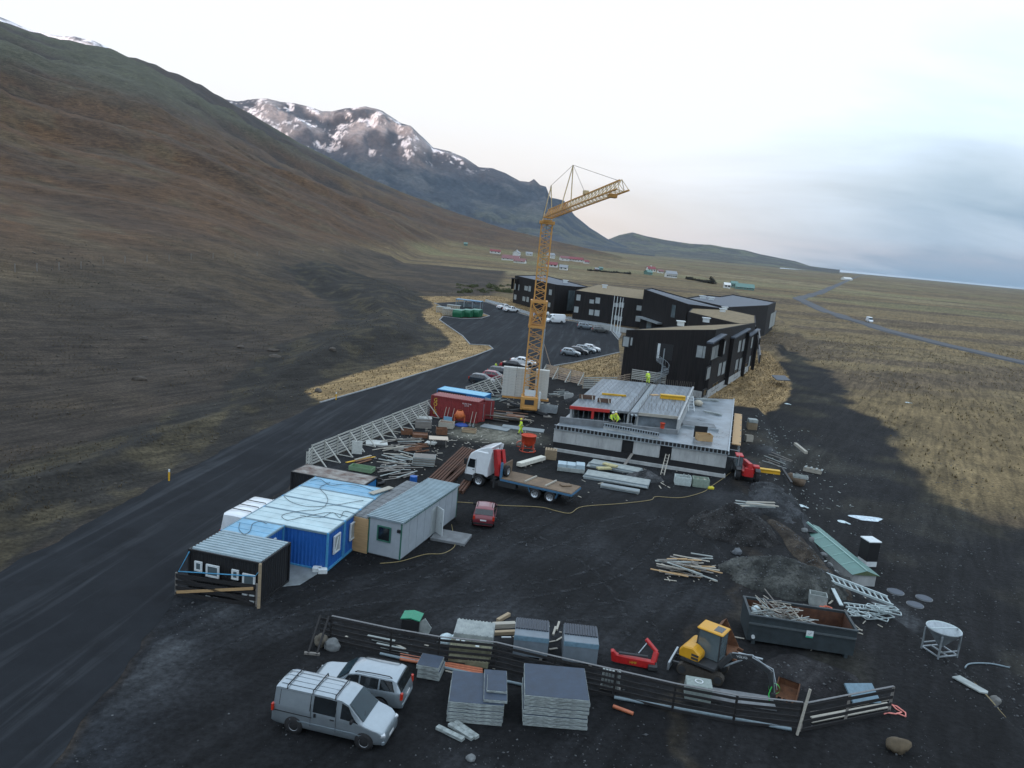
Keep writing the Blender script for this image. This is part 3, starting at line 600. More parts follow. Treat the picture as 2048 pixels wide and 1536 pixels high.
# ---------------- building shell under construction ----------------
RED = mat('red_paint', (0.42, 0.025, 0.02), 0.5, 0, 0.2, 4); YEL = mat('yellow_formwork', (0.62, 0.36, 0.02), 0.55, 0, 0.12, 3)
PLY = mat('plywood', (0.42, 0.27, 0.13), 0.75, 0, 0.2, 3, stretch=(0.3, 4, 4)); WOOD = mat('raw_timber', (0.32, 0.245, 0.155), 0.8, 0, 0.3, 4, stretch=(0.4, 6, 6)); WOODG = mat('weathered_timber', (0.20, 0.185, 0.165), 0.85, 0, 0.35, 4, stretch=(0.4, 6, 6)); WOODP = mat('pale_timber', (0.36, 0.335, 0.28), 0.8, 0, 0.25, 4, stretch=(0.4, 6, 6))
BLACKM = mat('black_membrane', (0.008, 0.008, 0.009), 0.6); WETC = mat('wet_concrete', (0.13, 0.155, 0.17), 0.3, 0, 0.4, 0.55, 0.2, 9, spec=0.6, var2=(0.25, 0.29, 0.32)); STRC = mat('slab_boards', (0.080, 0.098, 0.112), 0.45, 0, 0.35, 1.3, 0.2, 9, stretch=(3.5, 0.3, 1), var2=(0.165, 0.195, 0.215))
A, B = P(1104,900), P(1448,954); CC = Vector((31.4, 108.5, 0)); DD = Vector((11.0, 103.0, 0)); M = wall_frame(A, B); LW = (B-A).length; inv = M.inverted()
shell = thing('building_shell', 'unfinished concrete building shell with two floor slabs below the crane', 'building')
MB().box(0.2, -0.35, -0.3, LW+0.1, 0.4, 0.30, M).build('footing', CONC, shell)
MB().box(0.05, 0.02, 0.30, LW-0.05, 0.4, 0.95, M).build('damp_course', BLACKM, shell)
D1 = wallhit(A, B, 1255, 895)[0]; D2 = wallhit(A, B, 1331, 908)[0]
opn = [(D1-0.62, D1+0.58), (D2-0.62, D2+0.58)]; us = [0, opn[0][0], opn[0][1], opn[1][0], opn[1][1], LW]
pan = []
for k in range(0, 6, 2):
    n_ = max(1, round((us[k+1]-us[k])/2.7)); pan += [(us[k]+(us[k+1]-us[k])*i/n_, us[k]+(us[k+1]-us[k])*(i+1)/n_) for i in range(n_)]
for ua, ub in pan: MB().box(ua+0.008, 0, 0.95, ub-0.008, 0.3, 2.42, M).build('wall_panel', CONC, shell, 0.01)
for ua, ub in opn:
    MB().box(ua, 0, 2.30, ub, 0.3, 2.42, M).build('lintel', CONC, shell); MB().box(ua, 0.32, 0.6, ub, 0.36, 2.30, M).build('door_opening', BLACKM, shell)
# lower floor slab
lp = [inv @ q for q in (A, B, CC, DD)]
m = MB(); m.prism([(0.02, 0.02), (LW-0.02, 0.02), (lp[2].x, lp[2].y), (lp[3].x, lp[3].y)], 2.30, 2.62, 'xy', M); m.build('floor_slab', WETC, shell)
m = MB(); m.prism([(0.06, 0.3), (LW-0.06, 0.4), (lp[2].x-0.06, lp[2].y-.06), (lp[3].x, lp[3].y-.06)], -0.3, 2.30, 'xy', M); m.build('lower_storey', CONCD, shell)
# edge formwork: a comb of brackets along the front and the right-hand edge
def comb(parent, a, b, z, n, h=0.46, dep=0.13):
    M = wall_frame(a, b); L_ = (b-a).length
    MB().box(0, -dep, z+h-0.06, L_, 0.0, z+h, M).build('formwork_rail', GALV, parent); MB().box(0, -dep-0.04, z-0.04, L_, -dep+0.04, z+0.03, M).build('formwork_rail', GALV, parent)
    MB().box(0, -0.03, z, L_, 0.0, z+h-0.06, M).build('edge_board', FRAMEB, parent)
    me = MB().box(-0.055, -dep, 0, 0.055, -0.02, h-0.05).mesh('bracket', GALV)
    for k in range(n):
        o = meshobj('bracket', me, parent); o.matrix_local = M @ Matrix.Translation((L_*(k+0.5)/n, 0, z))
comb(shell, A, B, 2.40, 44)
rb = M @ Vector((LW, 0, 0)); comb(shell, Vector((rb.x, rb.y, 0)), CC, 2.40, 40, 0.36, 0.13)
MB().box(6.0, -1.3, 2.15, 24.0, -0.35, 2.25, wall_frame(Vector((rb.x, rb.y, 0)), CC)).build('scaffold_deck', PLY, shell)
for k in range(8):
    Mx = wall_frame(Vector((rb.x, rb.y, 0)), CC); a = Mx @ Vector((0.5+k*3.2, -1.2, -0.9)); MB().bar(a, a+Vector((0,0,3.3)), 0.07).build('scaffold_pole', GALV, shell); MB().bar(Mx @ Vector((0.5+k*3.2, -1.2, 2.1)), Mx @ Vector((0.5+k*3.2, 0, 2.1)), 0.07).build('scaffold_ledger', GALV, shell)
# upper floor: slab on walls, open front with a red beam and props
UZ = 4.15
U = [P(1140,812,UZ), P(1362,834,UZ), P(1388,775,UZ), P(1205,757,UZ)]
uf = lambda s, t, z=UZ: (U[0].lerp(U[1], s)).lerp(U[3].lerp(U[2], s), t) + Vector((0, 0, z-UZ))
def quad(name, s0, t0, s1, t1, z0, z1, m, parent=shell):
    c = [uf(s0,t0), uf(s1,t0), uf(s1,t1), uf(s0,t1)]; mb = MB(); mb.prism([(p.x, p.y) for p in c], z0, z1, 'xy'); return mb.build(name, m, parent)
STRC2 = mat('slab_boards_pale', (0.10, 0.122, 0.138), 0.45, 0, 0.35, 1.3, 0.2, 9, stretch=(3.5, 0.3, 1), var2=(0.22, 0.255, 0.28))
for sa_, sb_, n_ in ((0.0, 0.53, 13), (0.61, 1.0, 10)):
    par = quad('floor_slab', sa_, 0, sb_, 1, UZ-0.22, UZ-0.03, CONCD)
    for k in range(n_):
        w_ = (sb_-sa_)/n_; quad('deck_panel', sa_+k*w_+0.0012, 0.002, sa_+(k+1)*w_-0.0012, 0.998, UZ-0.03, UZ+random.uniform(0.0,0.012), random.choice((STRC, STRC, STRC2)), par)
stair = quad('stair_flight', 0.535, 0.02, 0.605, 1, UZ-0.4, UZ-0.14, CONCD)
for k in range(26): quad('tread', 0.54, 0.04+k*0.036, 0.60, 0.06+k*0.036, UZ-0.14, UZ-0.07, GALV, stair)
WT = UZ-0.22
quad('wall', 0.0, 0.02, 0.018, 1.0, 2.62, WT, CONC); quad('wall', 0.982, -0.10, 1.0, 1.0, 2.62, UZ+0.12, CONC); quad('wall', 0.52, 0.01, 0.535, 0.95, 2.62, WT, CONC); quad('wall', 0.605, 0.01, 0.62, 0.95, 2.62, WT, CONC)
quad('wall', 0.62, 0.02, 0.98, 0.032, 2.62, WT-0.02, WETC); quad('edge_board', 0.62, -0.005, 0.98, 0.0, UZ-0.28, UZ+0.05, WOODP); quad('wall', 0.02, 0.45, 0.52, 0.46, 2.62, WT, CONCD)
quad('red_beam', 0.0, -0.004, 0.36, 0.006, UZ-0.32, UZ+0.03, RED); quad('red_beam', 0.20, -0.006, 0.222, 0.008, UZ-1.2, UZ-0.33, RED)
prop = MB().cyl((0,0,0), (0,0,1.26), 0.035, n=6).box(-0.08,-0.08,0,0.08,0.08,0.02).box(-0.08,-0.08,1.26,0.08,0.08,1.30).mesh('prop', GALV)
for k in range(16):
    p = uf(0.03+0.031*k, 0.02+0.05*(k % 3), 2.62); meshobj('prop', prop, shell, p)
# front parapets of the recess
quad('parapet', -0.04, -0.115, 0.60, -0.10, 2.62, 3.3, CONCD); quad('parapet', 0.60, -0.115, 1.0, -0.10, 2.62, 3.15, CONCD); pa, pb = uf(0.36,-0.15,0), uf(0.86,-0.25,0); comb(shell, Vector((pa.x,pa.y,0)), Vector((pb.x,pb.y,0)), 2.95, 22, 0.36, 0.12); MB().bar(Vector((pa.x,pa.y,2.8)), Vector((pb.x,pb.y,2.8)), 0.2, 0.36).build('parapet', CONC, shell)
# starter bars along the slab edges
sb = MB().bar((0,0,0), (0,0,0.75), 0.03).mesh('starter_bar', mat('rebar', (0.20, 0.17, 0.14), 0.6, 0.5))
for s0, t0, s1, t1, n_ in ((0.005, 1, 0.995, 1, 46), (0.525, 0.05, 0.525, 0.98, 16), (0.612, 0.05, 0.612, 0.98, 16), (0.64, 0.12, 0.97, 0.12, 10), (0.66,.35,.95,.30,6)):
    for k in range(n_): meshobj('starter_bar', sb, shell, uf(s0+(s1-s0)*k/(n_-1), t0+(t1-t0)*k/(n_-1)), (random.uniform(-.12,.12), random.uniform(-.12,.12), 0))
for k in range(24): Mx = wall_frame(rb, CC); meshobj('starter_bar', sb, shell, (Vector((CC.x,CC.y,2.62))).lerp(Vector((DD.x,DD.y,2.62)), k/24*0.5+0.01))
def ladder(name, label, a, b, wv, n, mt, r=0.035, group=None):
    a, b, wv = Vector(a), Vector(b), Vector(wv); o = thing(name, label, 'ladder', a, 0, group); b = b-a
    for s in (0, 1): MB().bar(wv*s, b+wv*s, r*1.6, r*2).build('stile', mt, o)
    for k in range(n): q = b*((k+0.7)/n); MB().bar(q, q+wv, r).build('rung', mt, o)
    return o
q = P(1377,822,2.64); ladder('ladder', 'short white ladder leaning on the right wall of the upper slab', q, q+Vector((-0.2,0.9,1.75)), (0.75,0.1,0), 5, WHITEP, 0.06)
q = M @ Vector((D2-0.15,-2.9,0)); ladder('ladder', 'timber ladder leading up to the right door opening of the shell', q, M @ Vector((D2+0.05,-0.1,1.5)), M.to_3x3() @ Vector((0.35,0,0)), 7, WOODP, 0.05)
q = M @ Vector((D1-0.05,-2.2,0)); tag(MB().bar(q, M @ Vector((D1+0.6,-0.05,1.0)), 0.3, 0.05).build('plank', WOODG), 'grey plank ramp propped at the left door opening', 'plank')
def ibeam(name, label, cat, c, rz, L_, w, h, m, group=None):
    o = thing(name, label, cat, c, rz, group); MB().box(-L_/2,-w/2,0,L_/2,w/2,h*0.22).build('flange', m, o); MB().box(-L_/2,-w/2,h*0.78,L_/2,w/2,h).build('flange', m, o); MB().box(-L_/2,-w*0.32,h*0.22,L_/2,w*0.32,h*0.78).build('web', m, o)
    return o
ibeam('formwork_beam', 'thick yellow formwork beam lying on the right of the upper slab', 'beam', P(1345,798,UZ+0.02), R_(2), 3.1, 0.75, 0.5, YEL)
ibeam('formwork_beam', 'thin yellow formwork beam lying on the left of the upper slab', 'beam', P(1228,791,UZ+0.02), R_(3), 3.0, 0.22, 0.2, YEL)
tag(MB().box(-0.6,-0.35,0,0.6,0.35,0.05).build('plywood_sheet', PLY, None, loc=P(1309,790,UZ+0.02), rz=0.6), 'small plywood sheet left of the thick yellow beam', 'board')
for i, (x, y, L_) in enumerate(((1174,798,1.9),(1208,805,1.6))):
    o = thing('formwork_shutter', ['rusty', 'rusty'][i]+f' brown form panel standing on the upper slab, {["left","right"][i]} one of two', 'panel', P(x,y,UZ+0.015), R_(3), 'form panels on the slab')
    MB().box(-L_/2,-0.04,0,L_/2,0.04,0.5).build('sheet', mat('rusty_panel', (0.11, 0.065, 0.045), 0.8, 0, 0.3), o)
    for s in (-0.35, 0.3): MB().bar((s*L_,-0.04,0.45), (s*L_,-0.75,0.02), 0.07).build('strut', WOODP, o)
o = thing('plywood_box', 'open plywood box with a dark lid flap on the lower slab corner', 'box', P(1407,880,2.63), R_(4))
for q in ((-0.8,-0.6,0.8,-0.56),(-0.8,0.56,0.8,0.6),(-0.8,-0.56,-0.76,0.56),(0.76,-0.56,0.8,0.56)): MB().box(q[0],q[1],0,q[2],q[3],0.7).build('side', PLY, o)
MB().box(-0.95,0.62,0.1,0.5,0.68,1.35).build('lid', BLACKM, o)
o = thing('formwork_stack', 'grey formwork sheets laid on the lower slab beside the upper wall', 'formwork', P(1397,853,2.63), R_(-6)); [MB().box(-1.9,-1.1+k*0.1,k*0.09,1.9,1.1+k*0.1,k*0.09+0.07).build('sheet', CONCD if k else GALV, o) for k in range(3)]; MB().box(-2,-1.35,0,2.1,-1.2,0.25).build('edge_rail', GALV, o)
tag(MB().lathe([(0.0,0.0),(0.5,0.1),(0.65,0.45),(0.35,0.75),(0.0,0.8)], n=9).build('rubble_bag', mat('pale_sack', (0.42,0.38,0.30), 0.9), None, loc=P(1396,812,2.62)), 'pale bulging sack on the wet lower slab', 'sack')
def rolled(x, y, z, L_, rz, label): tag(MB().bar((-L_/2,0,0.1),(L_/2,0.1,0.1),0.35,0.2).bar((-L_/3,0.2,0.12),(L_/2.4,-0.15,0.22),0.25,0.15).build('tarpaulin', mat('grey_sheet',(0.30,0.33,0.32),0.7), None, loc=P(x,y,z), rz=rz), label, 'sheet')
rolled(1425,828,2.62,2.4,-0.7,'crumpled grey sheet on the right half of the lower slab'); rolled(1415,801,2.62,3.0,-0.1,'grey rolled sheeting at the back of the lower slab')

# ---------------- corrugated containers and site cabins ----------------
def corr_panel(L_, h, pitch=0.25, dep=0.035):
    """corrugated wall in the xz plane, outward -y"""
    m = MB(); xs = []; x = 0; k = 0
    n = max(2, int(L_/pitch)); p = L_/n; v = []; 
    for i in range(n):
        for f, d in ((0, 0), (0.28, 0), (0.5, dep), (0.78, dep)): v.append((p*(i+f), d))
    v.append((L_, 0)); n_ = len(v)
    m.add([(a, b, 0) for a, b in v]+[(a, b, h) for a, b in v], [(i, i+1, n_+i+1, n_+i) for i in range(n_-1)]); return m
def container(name, label, cat, loc, rz, L_, W, Hh, wm, rm, fm=None, ribs_along=False, group=None, roofcor=True, wmats=None, tm=None):
    o = thing(name, label, cat, loc, rz, group); fm = fm or wm; wmats = wmats or {}
    for nm, (ax, ay, rot, ln) in {'front': (0.06, 0.06, 0, L_-0.12), 'right': (L_-0.06, 0.06, 90, W-0.12), 'back': (L_-0.06, W-0.06, 180, L_-0.12), 'left': (0.06, W-0.06, 270, W-0.12)}.items():
        corr_panel(ln, Hh-0.24).build('wall', wmats.get(nm, wm), o, loc=(ax, ay, 0.14), rz=R_(rot))
    for x in (0.0, L_-0.12):
        for y in (0.0, W-0.12): MB().box(x, y, 0, x+0.12, y+0.12, Hh).build('corner_post', fm, o)
    for q in ((0.12,0,0,L_-0.12,0.10,0.14),(0.12,W-0.10,0,L_-0.12,W,0.14),(0,0.12,0,0.10,W-0.12,0.14),(L_-0.10,0.12,0,L_,W-0.12,0.14),(0.12,0,Hh-0.12,L_-0.12,0.10,Hh),(0.12,W-0.10,Hh-0.12,L_-0.12,W,Hh),(0,0.12,Hh-0.12,0.10,W-0.12,Hh),(L_-0.10,0.12,Hh-0.12,L_,W-0.12,Hh)): MB().box(*q).build('rail', (tm or fm) if q[5] > 1 else fm, o)
    if roofcor:
        m = MB(); Ln, Wn = (W-0.2, L_-0.2) if ribs_along else (L_-0.2, W-0.2)
        n = int(Ln/0.30); p = Ln/n; v = []
        for i in range(n):
            for f, d in ((0,0),(0.42,0),(0.5,0.08),(0.92,0.08)): v.append((p*(i+f), d))
        v.append((Ln, 0)); k = len(v)
        pts = [(a+0.1, 0.1, Hh-0.05+d) for a, d in v]+[(a+0.1, Wn+0.1, Hh-0.05+d) for a, d in v]
        if ribs_along: pts = [(b, a, c) for a, b, c in pts]
        m.add(pts, [(i, i+1, k+i+1, k+i) for i in range(k-1)]); m.build('roof', rm, o)
    else: MB().box(0.1, 0.1, Hh-0.08, L_-0.1, W-0.1, Hh-0.01).build('roof', rm, o)
    return o
def boxwin(parent, x, y, z, w, h, face='front', fm=None, glass=None, tilt=0):
    """framed window on a cabin wall; x along the wall, face decides orientation"""
    M = Matrix.Translation((x, y, z)) @ Matrix.Rotation({'front': 0, 'right': math.pi/2}[face], 4, 'Z'); f = MB(); t = 0.09
    for q in ((-t,-t,w+t,0),(-t,h,w+t,h+t),(-t,0,0,h),(w,0,w+t,h)): f.box(q[0],-0.07,q[1],q[2],0.02,q[3],M)
    wd = f.build('window', fm or WHITEP, parent); MB().box(0.005,-0.03,0.005,w-0.005,0.0,h-0.005,M).build('pane', glass or GLASSD, wd)
    if tilt: MB().bar(M @ Vector((0.02,-0.1,0.02)), M @ Vector((w*0.45,-0.13,h-0.04)), 0.05).build('casement', fm or WHITEP, wd)
    return wd
BLUE = mat('blue_cabin_paint', (0.012, 0.10, 0.36), 0.5, 0, 0.12, 2); BLUER = mat('blue_cabin_roof', (0.17, 0.36, 0.50), 0.45, 0, 0.18, 1.2); PALER = mat('pale_cabin_roof', (0.44, 0.56, 0.58), 0.5, 0, 0.14, 0.9); GREYC = mat('grey_cabin_paint', (0.30, 0.335, 0.36), 0.55, 0, 0.08, 2); ROOFM = mat('cabin_roof_steel', (0.30, 0.38, 0.41), 0.42, 0.35, 0.15, 1.6); BLACKC = mat('black_container_paint', (0.010, 0.010, 0.011), 0.6, 0, 0.3, 3); GREENF = mat('green_trim', (0.03, 0.12, 0.085), 0.5)
o0 = Vector((-10.62, 46.5, 0)); ul = Vector((-6.0, 1.33, 0)).normalized(); vl = Vector((-ul.y, ul.x, 0)); vl = vl if vl.y > 0 else -vl
rzm = math.atan2(-ul.y, -ul.x)        # cabin x axis points right
def cabin_loc(u, v): p = o0 + ul*u + vl*v; return Vector((p.x, p.y, 0.0))
SEAM = mat('cabin_roof_edge', (0.14,0.22,0.26), 0.5)
fr = mat('blue_cabin_frame', (0.06, 0.26, 0.46), 0.5)
for i in range(4):
    lab = ['front white-roofed blue site cabin with a tilted white window in its end', 'second white-roofed blue site cabin from the front of the row', 'third white-roofed blue site cabin from the front of the row', 'rearmost site cabin of the row, its whole roof light blue'][i]
    c = container('site_cabin', lab, 'cabin', cabin_loc(6.06, 2.46*i), rzm, 6.04, 2.43, 2.62, BLUE, PALER if i < 3 else BLUER, fr, group='blue site cabins', roofcor=False, tm=SEAM)
    for k in (1, 2): MB().box(0.12, 2.43*k/3-0.03, 2.605, 5.92, 2.43*k/3+0.03, 2.63).build('roof_seam', PALER if i < 3 else BLUER, c)
    if i < 3: boxwin(c, 6.05, 0.85, 1.0, 0.75, 1.05, 'right', None, BLIND, 1 if i == 0 else 0)
c = container('site_cabin', 'light blue roofed site cabin in front of the row, half hidden by the black container', 'cabin', cabin_loc(6.1, -2.46), rzm, 3.04, 2.43, 2.62, BLUE, BLUER, fr, group='blue site cabins', roofcor=False, tm=SEAM)
MB().box(0.12, 0.8, 2.605, 2.92, 0.86, 2.63).build('roof_seam', BLUER, c); MB().box(0.12, 1.6, 2.605, 2.92, 1.66, 2.63).build('roof_seam', BLUER, c); MB().box(3.05,0.6,2.1,3.16,1.25,2.24).build('lamp', WHITEP, c)
# grey cabin
ga, gb = Vector((-8.72, 49.95, 0)), Vector((-6.42, 49.2, 0)); _, rzg, _l = frame(ga, gb)
gc = thing('grey_cabin', 'long pale grey site cabin with a ribbed steel roof and open white door', 'cabin', ga, rzg); GL = 9.6; GW = 2.45
for q in ((0,0,GW,0.12),(0,GL-0.12,GW,GL),(0,0.12,0.12,GL-0.12),(GW-0.12,0.12,GW,GL-0.12)): MB().box(q[0],q[1],0.12,q[2],q[3],2.7).build('wall', GREYC, gc)
MB().box(0.05,0.05,0,GW-0.05,GL-0.05,0.12).build('floor', FRAMEB, gc)
m = MB(); n = int(GL/0.27); 
for k in range(n): m.box(-0.14, -0.12+k*(GL+0.24)/n, 2.70, GW+0.14, -0.12+(k+0.38)*(GL+0.24)/n, 2.83)
m.box(-0.1,-0.1,2.69,GW+0.1,GL+0.1,2.75); m.build('roof', ROOFM, gc)
for (x, y) in ((-0.02,-0.02),(GW-0.06,-0.02),(GW-0.06,GL-0.06)): MB().box(x,y,0.1,x+0.08,y+0.08,2.69).build('corner_trim', GREENF, gc)
boxwin(gc, 0.75, -0.0, 1.25, 0.85, 0.9, 'front', GREENF, GLASSD); MB().box(GW+0.0,0.4,2.55,GW+0.03,GL-0.4,2.68).build('fascia', GREENF, gc)
for y in (1.22*k for k in range(1, 8)): MB().box(GW, y-0.012, 0.15, GW+0.015, y+0.012, 2.55).build('wall_seam', GREYC, gc)
MB().box(GW-0.02,4.75,0.2,GW+0.01,5.75,2.2).build('doorway', BLIND, gc)
d = MB().box(0,0,0.2,0.05,0.95,2.2).build('door', WHITEP, gc, loc=(GW+0.02,5.75,0), rz=R_(-125)); MB().bar((0.05,0.8,1.15),(0.16,0.8,1.15),0.04).build('handle', GALV, d)
MB().box(GW-0.25,-0.2,2.05,GW-0.05,-0.05,2.25).build('floodlight', BLACKM, gc)
tag(MB().box(0,0,-0.06,2.6,2.0,0.20).build('concrete_slab', CONCD, None, loc=Vector((-4.85,53.4,0)), rz=rzg+0.1, bevel=0.03), 'dark concrete doorstep slab in front of the open cabin door', 'slab')
tag(MB().box(0,0,0.0,1.45,0.06,2.45).build('plywood_sheet', PLY, None, loc=(ga.x-1.42, ga.y+0.45, 0), rz=rzg-0.02), 'bare plywood panel closing the gap between blue and grey cabins', 'panel')
o = thing('insulation_mats', 'grey roof mats in a grid bridging the blue and grey cabins', 'roof mat', Vector((ga.x-1.5, ga.y+0.5, 2.5)), rzg)
for i in range(3):
    for j in range(11): MB().box(i*0.47,j*0.8,0.0,i*0.47+0.44,j*0.8+0.75,0.05).build('mat_tile', CONCD, o)
MB().box(0,0,-0.06,1.42,8.8,-0.005).build('deck', WOODP, o)
tag(MB().box(0,0,0,0.5,2.2,0.06).build('plywood_strip', WOODP, None, loc=(ga.x-1.0, ga.y+4.6, 2.7), rz=rzg-0.25), 'pale loose board lying on the grey roof mats', 'board')
# black store container with white windows stacked behind its gate
ba, bb = Vector((-17.78, 42.35, 0)), Vector((-13.2, 41.35, 0)); _, rzb, bl = frame(ba, bb)
bc = container('black_container', 'black open-fronted store container with a grey ribbed roof', 'container', ba, rzb, bl, 3.4, 2.6, BLACKC, ROOFM, BLACKC, ribs_along=True)
for (x, z, w, h) in ((0.55,1.35,0.5,0.6),(1.3,1.15,0.85,0.75),(2.95,1.3,0.45,0.6),(3.65,1.1,0.8,0.7),(1.35,0.30,0.8,0.12),(1.35,0.05,0.8,0.12)):
    i = 0; q = thing('window_frame', f'white framed window stored against the black container front {["at the left edge","left of centre","right of centre","at the right edge","","" ][[0.55,1.3,2.95,3.65,1.35,1.35].index(x)]}', 'window', Matrix.Translation(ba) @ Matrix.Rotation(rzb, 4, 'Z') @ Vector((x, -0.16, 0)), rzb) if h > 0.3 else None
    if q is None: continue
    f = MB(); t = 0.11
    for r4 in ((0,0,w,t),(0,h-t,w,h),(0,t,t,h-t),(w-t,t,w,h-t)): f.box(r4[0],-0.04,r4[1],r4[2],0.04,r4[3])
    fo = f.build('frame', WHITEP, q, loc=(0,0,z+0.08)); MB().box(t,-0.01,t,w-t,0.01,h-t).build('pane', GLASS, q, loc=(0,0,z+0.08))
    for zz in (0.55, 0.2, -0.1):
        if z-0.2+0.0 > 0.5 and w > 0.7: MB().box(0.02,-0.03,zz,w-0.02,0.03,zz+0.13).build('bottom_rail', WHITEP, q)
    MB().box(w*0.4,-0.03,0,w*0.6,0.03,z+0.08).build('stand', BLACKM, q)
# paved strip between black container and the blue cabin, two white blocks
sheet('paving', [cabin_loc(2.9,0.0), cabin_loc(2.9,-4.2), cabin_loc(0.6,-2.4), cabin_loc(0.3,0.0)], 0.05, mat('paving_concrete', (0.16, 0.18, 0.185), 0.8, 0, 0.25, 1.5))
for i, (x, y) in enumerate(((634,1143),(645,1146))): tag(MB().box(-0.28,-0.2,0,0.28,0.2,0.32).build('white_block', WHITEP, None, 0.03, P(x,y), 0.2*i+0.1), ['left','right'][i]+' one of two white blocks at the foot of the blue cabin corner', 'block')
# rusty container and the two shipping containers
RUST = mat('rusty_roof', (0.13, 0.052, 0.030), 0.85, 0, 0.4, 1.1, var2=(0.34, 0.33, 0.30)); REDC = mat('red_container_paint', (0.20, 0.022, 0.022), 0.6, 0, 0.2, 2); REDR = mat('red_container_roof', (0.36, 0.15, 0.14), 0.6, 0, 0.15, 2); BLUEC = mat('blue_container_paint', (0.02, 0.17, 0.40), 0.55, 0, 0.15, 2)
container('rusty_container', 'old container with a rust streaked roof behind the blue cabins', 'container', Vector((-16.5,58.1,0)), R_(-14.3), 6.3, 2.4, 2.6, BLACKC, RUST, BLACKC, roofcor=False, wmats={'right': BLUEC})
rc = container('shipping_container', 'dark red shipping container with open door beside the timber barrier', 'container', Vector((-9.55,91.85,0)), R_(-15.6), 6.06, 2.44, 2.59, REDC, REDR, REDC, group='shipping containers')
d = MB().box(0,-0.03,0.15,1.15,0.03,2.45).build('door', REDC, rc, loc=(6.08,2.4,0), rz=R_(20)); MB().bar((0.8,-0.06,0.3),(0.8,-0.06,2.3),0.05).build('lock_rod', GALV, d)
d = MB().box(0,-0.03,0.15,1.15,0.03,2.45).build('door', REDC, rc, loc=(6.08,0.1,0), rz=R_(62)); MB().bar((0.8,-0.06,0.3),(0.8,-0.06,2.3),0.05).build('lock_rod', GALV, d)
b2 = container('shipping_container', 'bright blue shipping container with pale open door behind the red one', 'container', Vector((-9.3,95.9,0)), R_(-17), 6.4, 2.44, 2.59, BLUEC, mat('sky_blue_roof', (0.20, 0.47, 0.62), 0.5), BLUEC, group='shipping containers', roofcor=False, wmats={'front': BLUEC})
MB().box(0.1,-0.03,0.2,3.9,0.02,2.45).build('side_panel', BLACKC, b2); d = MB().box(0,-0.03,0.15,1.3,0.03,2.45).build('door', GREYC, b2, loc=(6.42,0.1,0), rz=R_(-20)); MB().bar((1.0,-0.06,0.3),(1.0,-0.06,2.3),0.05).build('lock_rod', GALV, d)
def text(parent, s, size, M, m, name='lettering', ext=0.004):
    cu = bpy.data.curves.new(name, 'FONT'); cu.body = s; cu.size = size; cu.extrude = ext; cu.align_x = 'CENTER'; cu.align_y = 'CENTER'
    t_ = bpy.data.objects.new(name+'_tmp', cu); COL.objects.link(t_); dg = bpy.context.evaluated_depsgraph_get(); me = bpy.data.meshes.new_from_object(t_.evaluated_get(dg)); bpy.data.objects.remove(t_)
    me.materials.clear(); me.materials.append(m); o = meshobj(name, me, parent); o.matrix_local = M; return o
LY = mat('yellow_lettering', (0.62, 0.42, 0.05), 0.6); RXM = Matrix.Rotation(R_(90), 4, 'X')
for i, ch in enumerate('GOLD'): text(rc, ch, 0.62, Matrix.Translation((0.62, -0.004, 2.05-i*0.5)) @ RXM, LY)
text(rc, 'GLDU 2 04\n3.1 M', 0.24, Matrix.Translation((4.6, -0.004, 2.05)) @ RXM, WHITEP)

# ---------------- long green roofed pit cover and the black cabinet ----------------
GR = mat('green_metal_roof', (0.10, 0.20, 0.175), 0.5, 0.1, 0.12, 1.2); GRL = mat('pale_green_trim', (0.27, 0.42, 0.38), 0.5)
g0, g1, g2 = P(1706,1147,-0.6), P(1755,1147,-0.6), P(1605,1050,-0.6); _, rzz, gw = frame(Vector((g0.x,g0.y,0)), Vector((g1.x,g1.y,0)))
gl = (Vector((g2.x,g2.y,0))-Vector((g0.x,g0.y,0))).length; o = thing('low_green_shed', 'long low shed with a shallow green metal roof sunk beside the bank', 'shed', (g0.x, g0.y, LOW), R_(5)); gw = 2.05
for q in ((0.1,0.1,gw-0.1,0.25),(0.1,gl-0.25,gw-0.1,gl-0.1),(0.1,0.25,0.25,gl-0.25),(gw-0.25,0.25,gw-0.1,gl-0.25)): MB().box(q[0],q[1],-0.3,q[2],q[3],0.95).build('wall', CONC, o)
for k in range(6):
    y0, y1 = k*gl/6+(0 if k else -0.1), (k+1)*gl/6
    MB().add([(-0.1,y0,0.93),(gw/2,y0,1.30),(gw/2,y1,1.30),(-0.1,y1,0.93)],[(0,1,2,3)]).build('roof_sheet', GR, o); MB().add([(gw+0.1,y0,0.93),(gw/2,y0,1.30),(gw/2,y1,1.30),(gw+0.1,y1,0.93)],[(0,1,2,3)]).build('roof_sheet', GR, o)
    if k: MB().bar((-0.08,y0,0.95),(gw/2,y0,1.32),0.05,0.03).bar((gw+0.08,y0,0.95),(gw/2,y0,1.32),0.06,0.03).build('joint_cover', GRL, o)
MB().bar((gw/2,-0.1,1.33),(gw/2,gl,1.33),0.09,0.05).build('ridge', GRL, o)
MB().add([(-0.1,-0.1,0.93),(gw+0.1,-0.1,0.93),(gw/2,-0.1,1.29)],[(0,1,2)]).build('gable', mat('olive_gable',(0.09,0.12,0.06),0.7), o)
cbx = P(1733,1128,LOW); o = thing('utility_cabinet', 'tall black cabinet with a two-part white lid beside the green roof', 'cabinet', cbx, R_(12))
MB().box(-0.5,-0.6,0.45,0.5,0.6,2.1).build('cabinet_body', BLACKC, o, 0.02); MB().box(-0.48,-0.58,0,0.48,0.58,0.45).build('plinth', WHITEP, o)
for k in (0, 1): MB().box(-0.56,-0.64+k*0.65,2.1,0.56,-0.03+k*0.67,2.2).build('lid', WHITEP, o, 0.02)
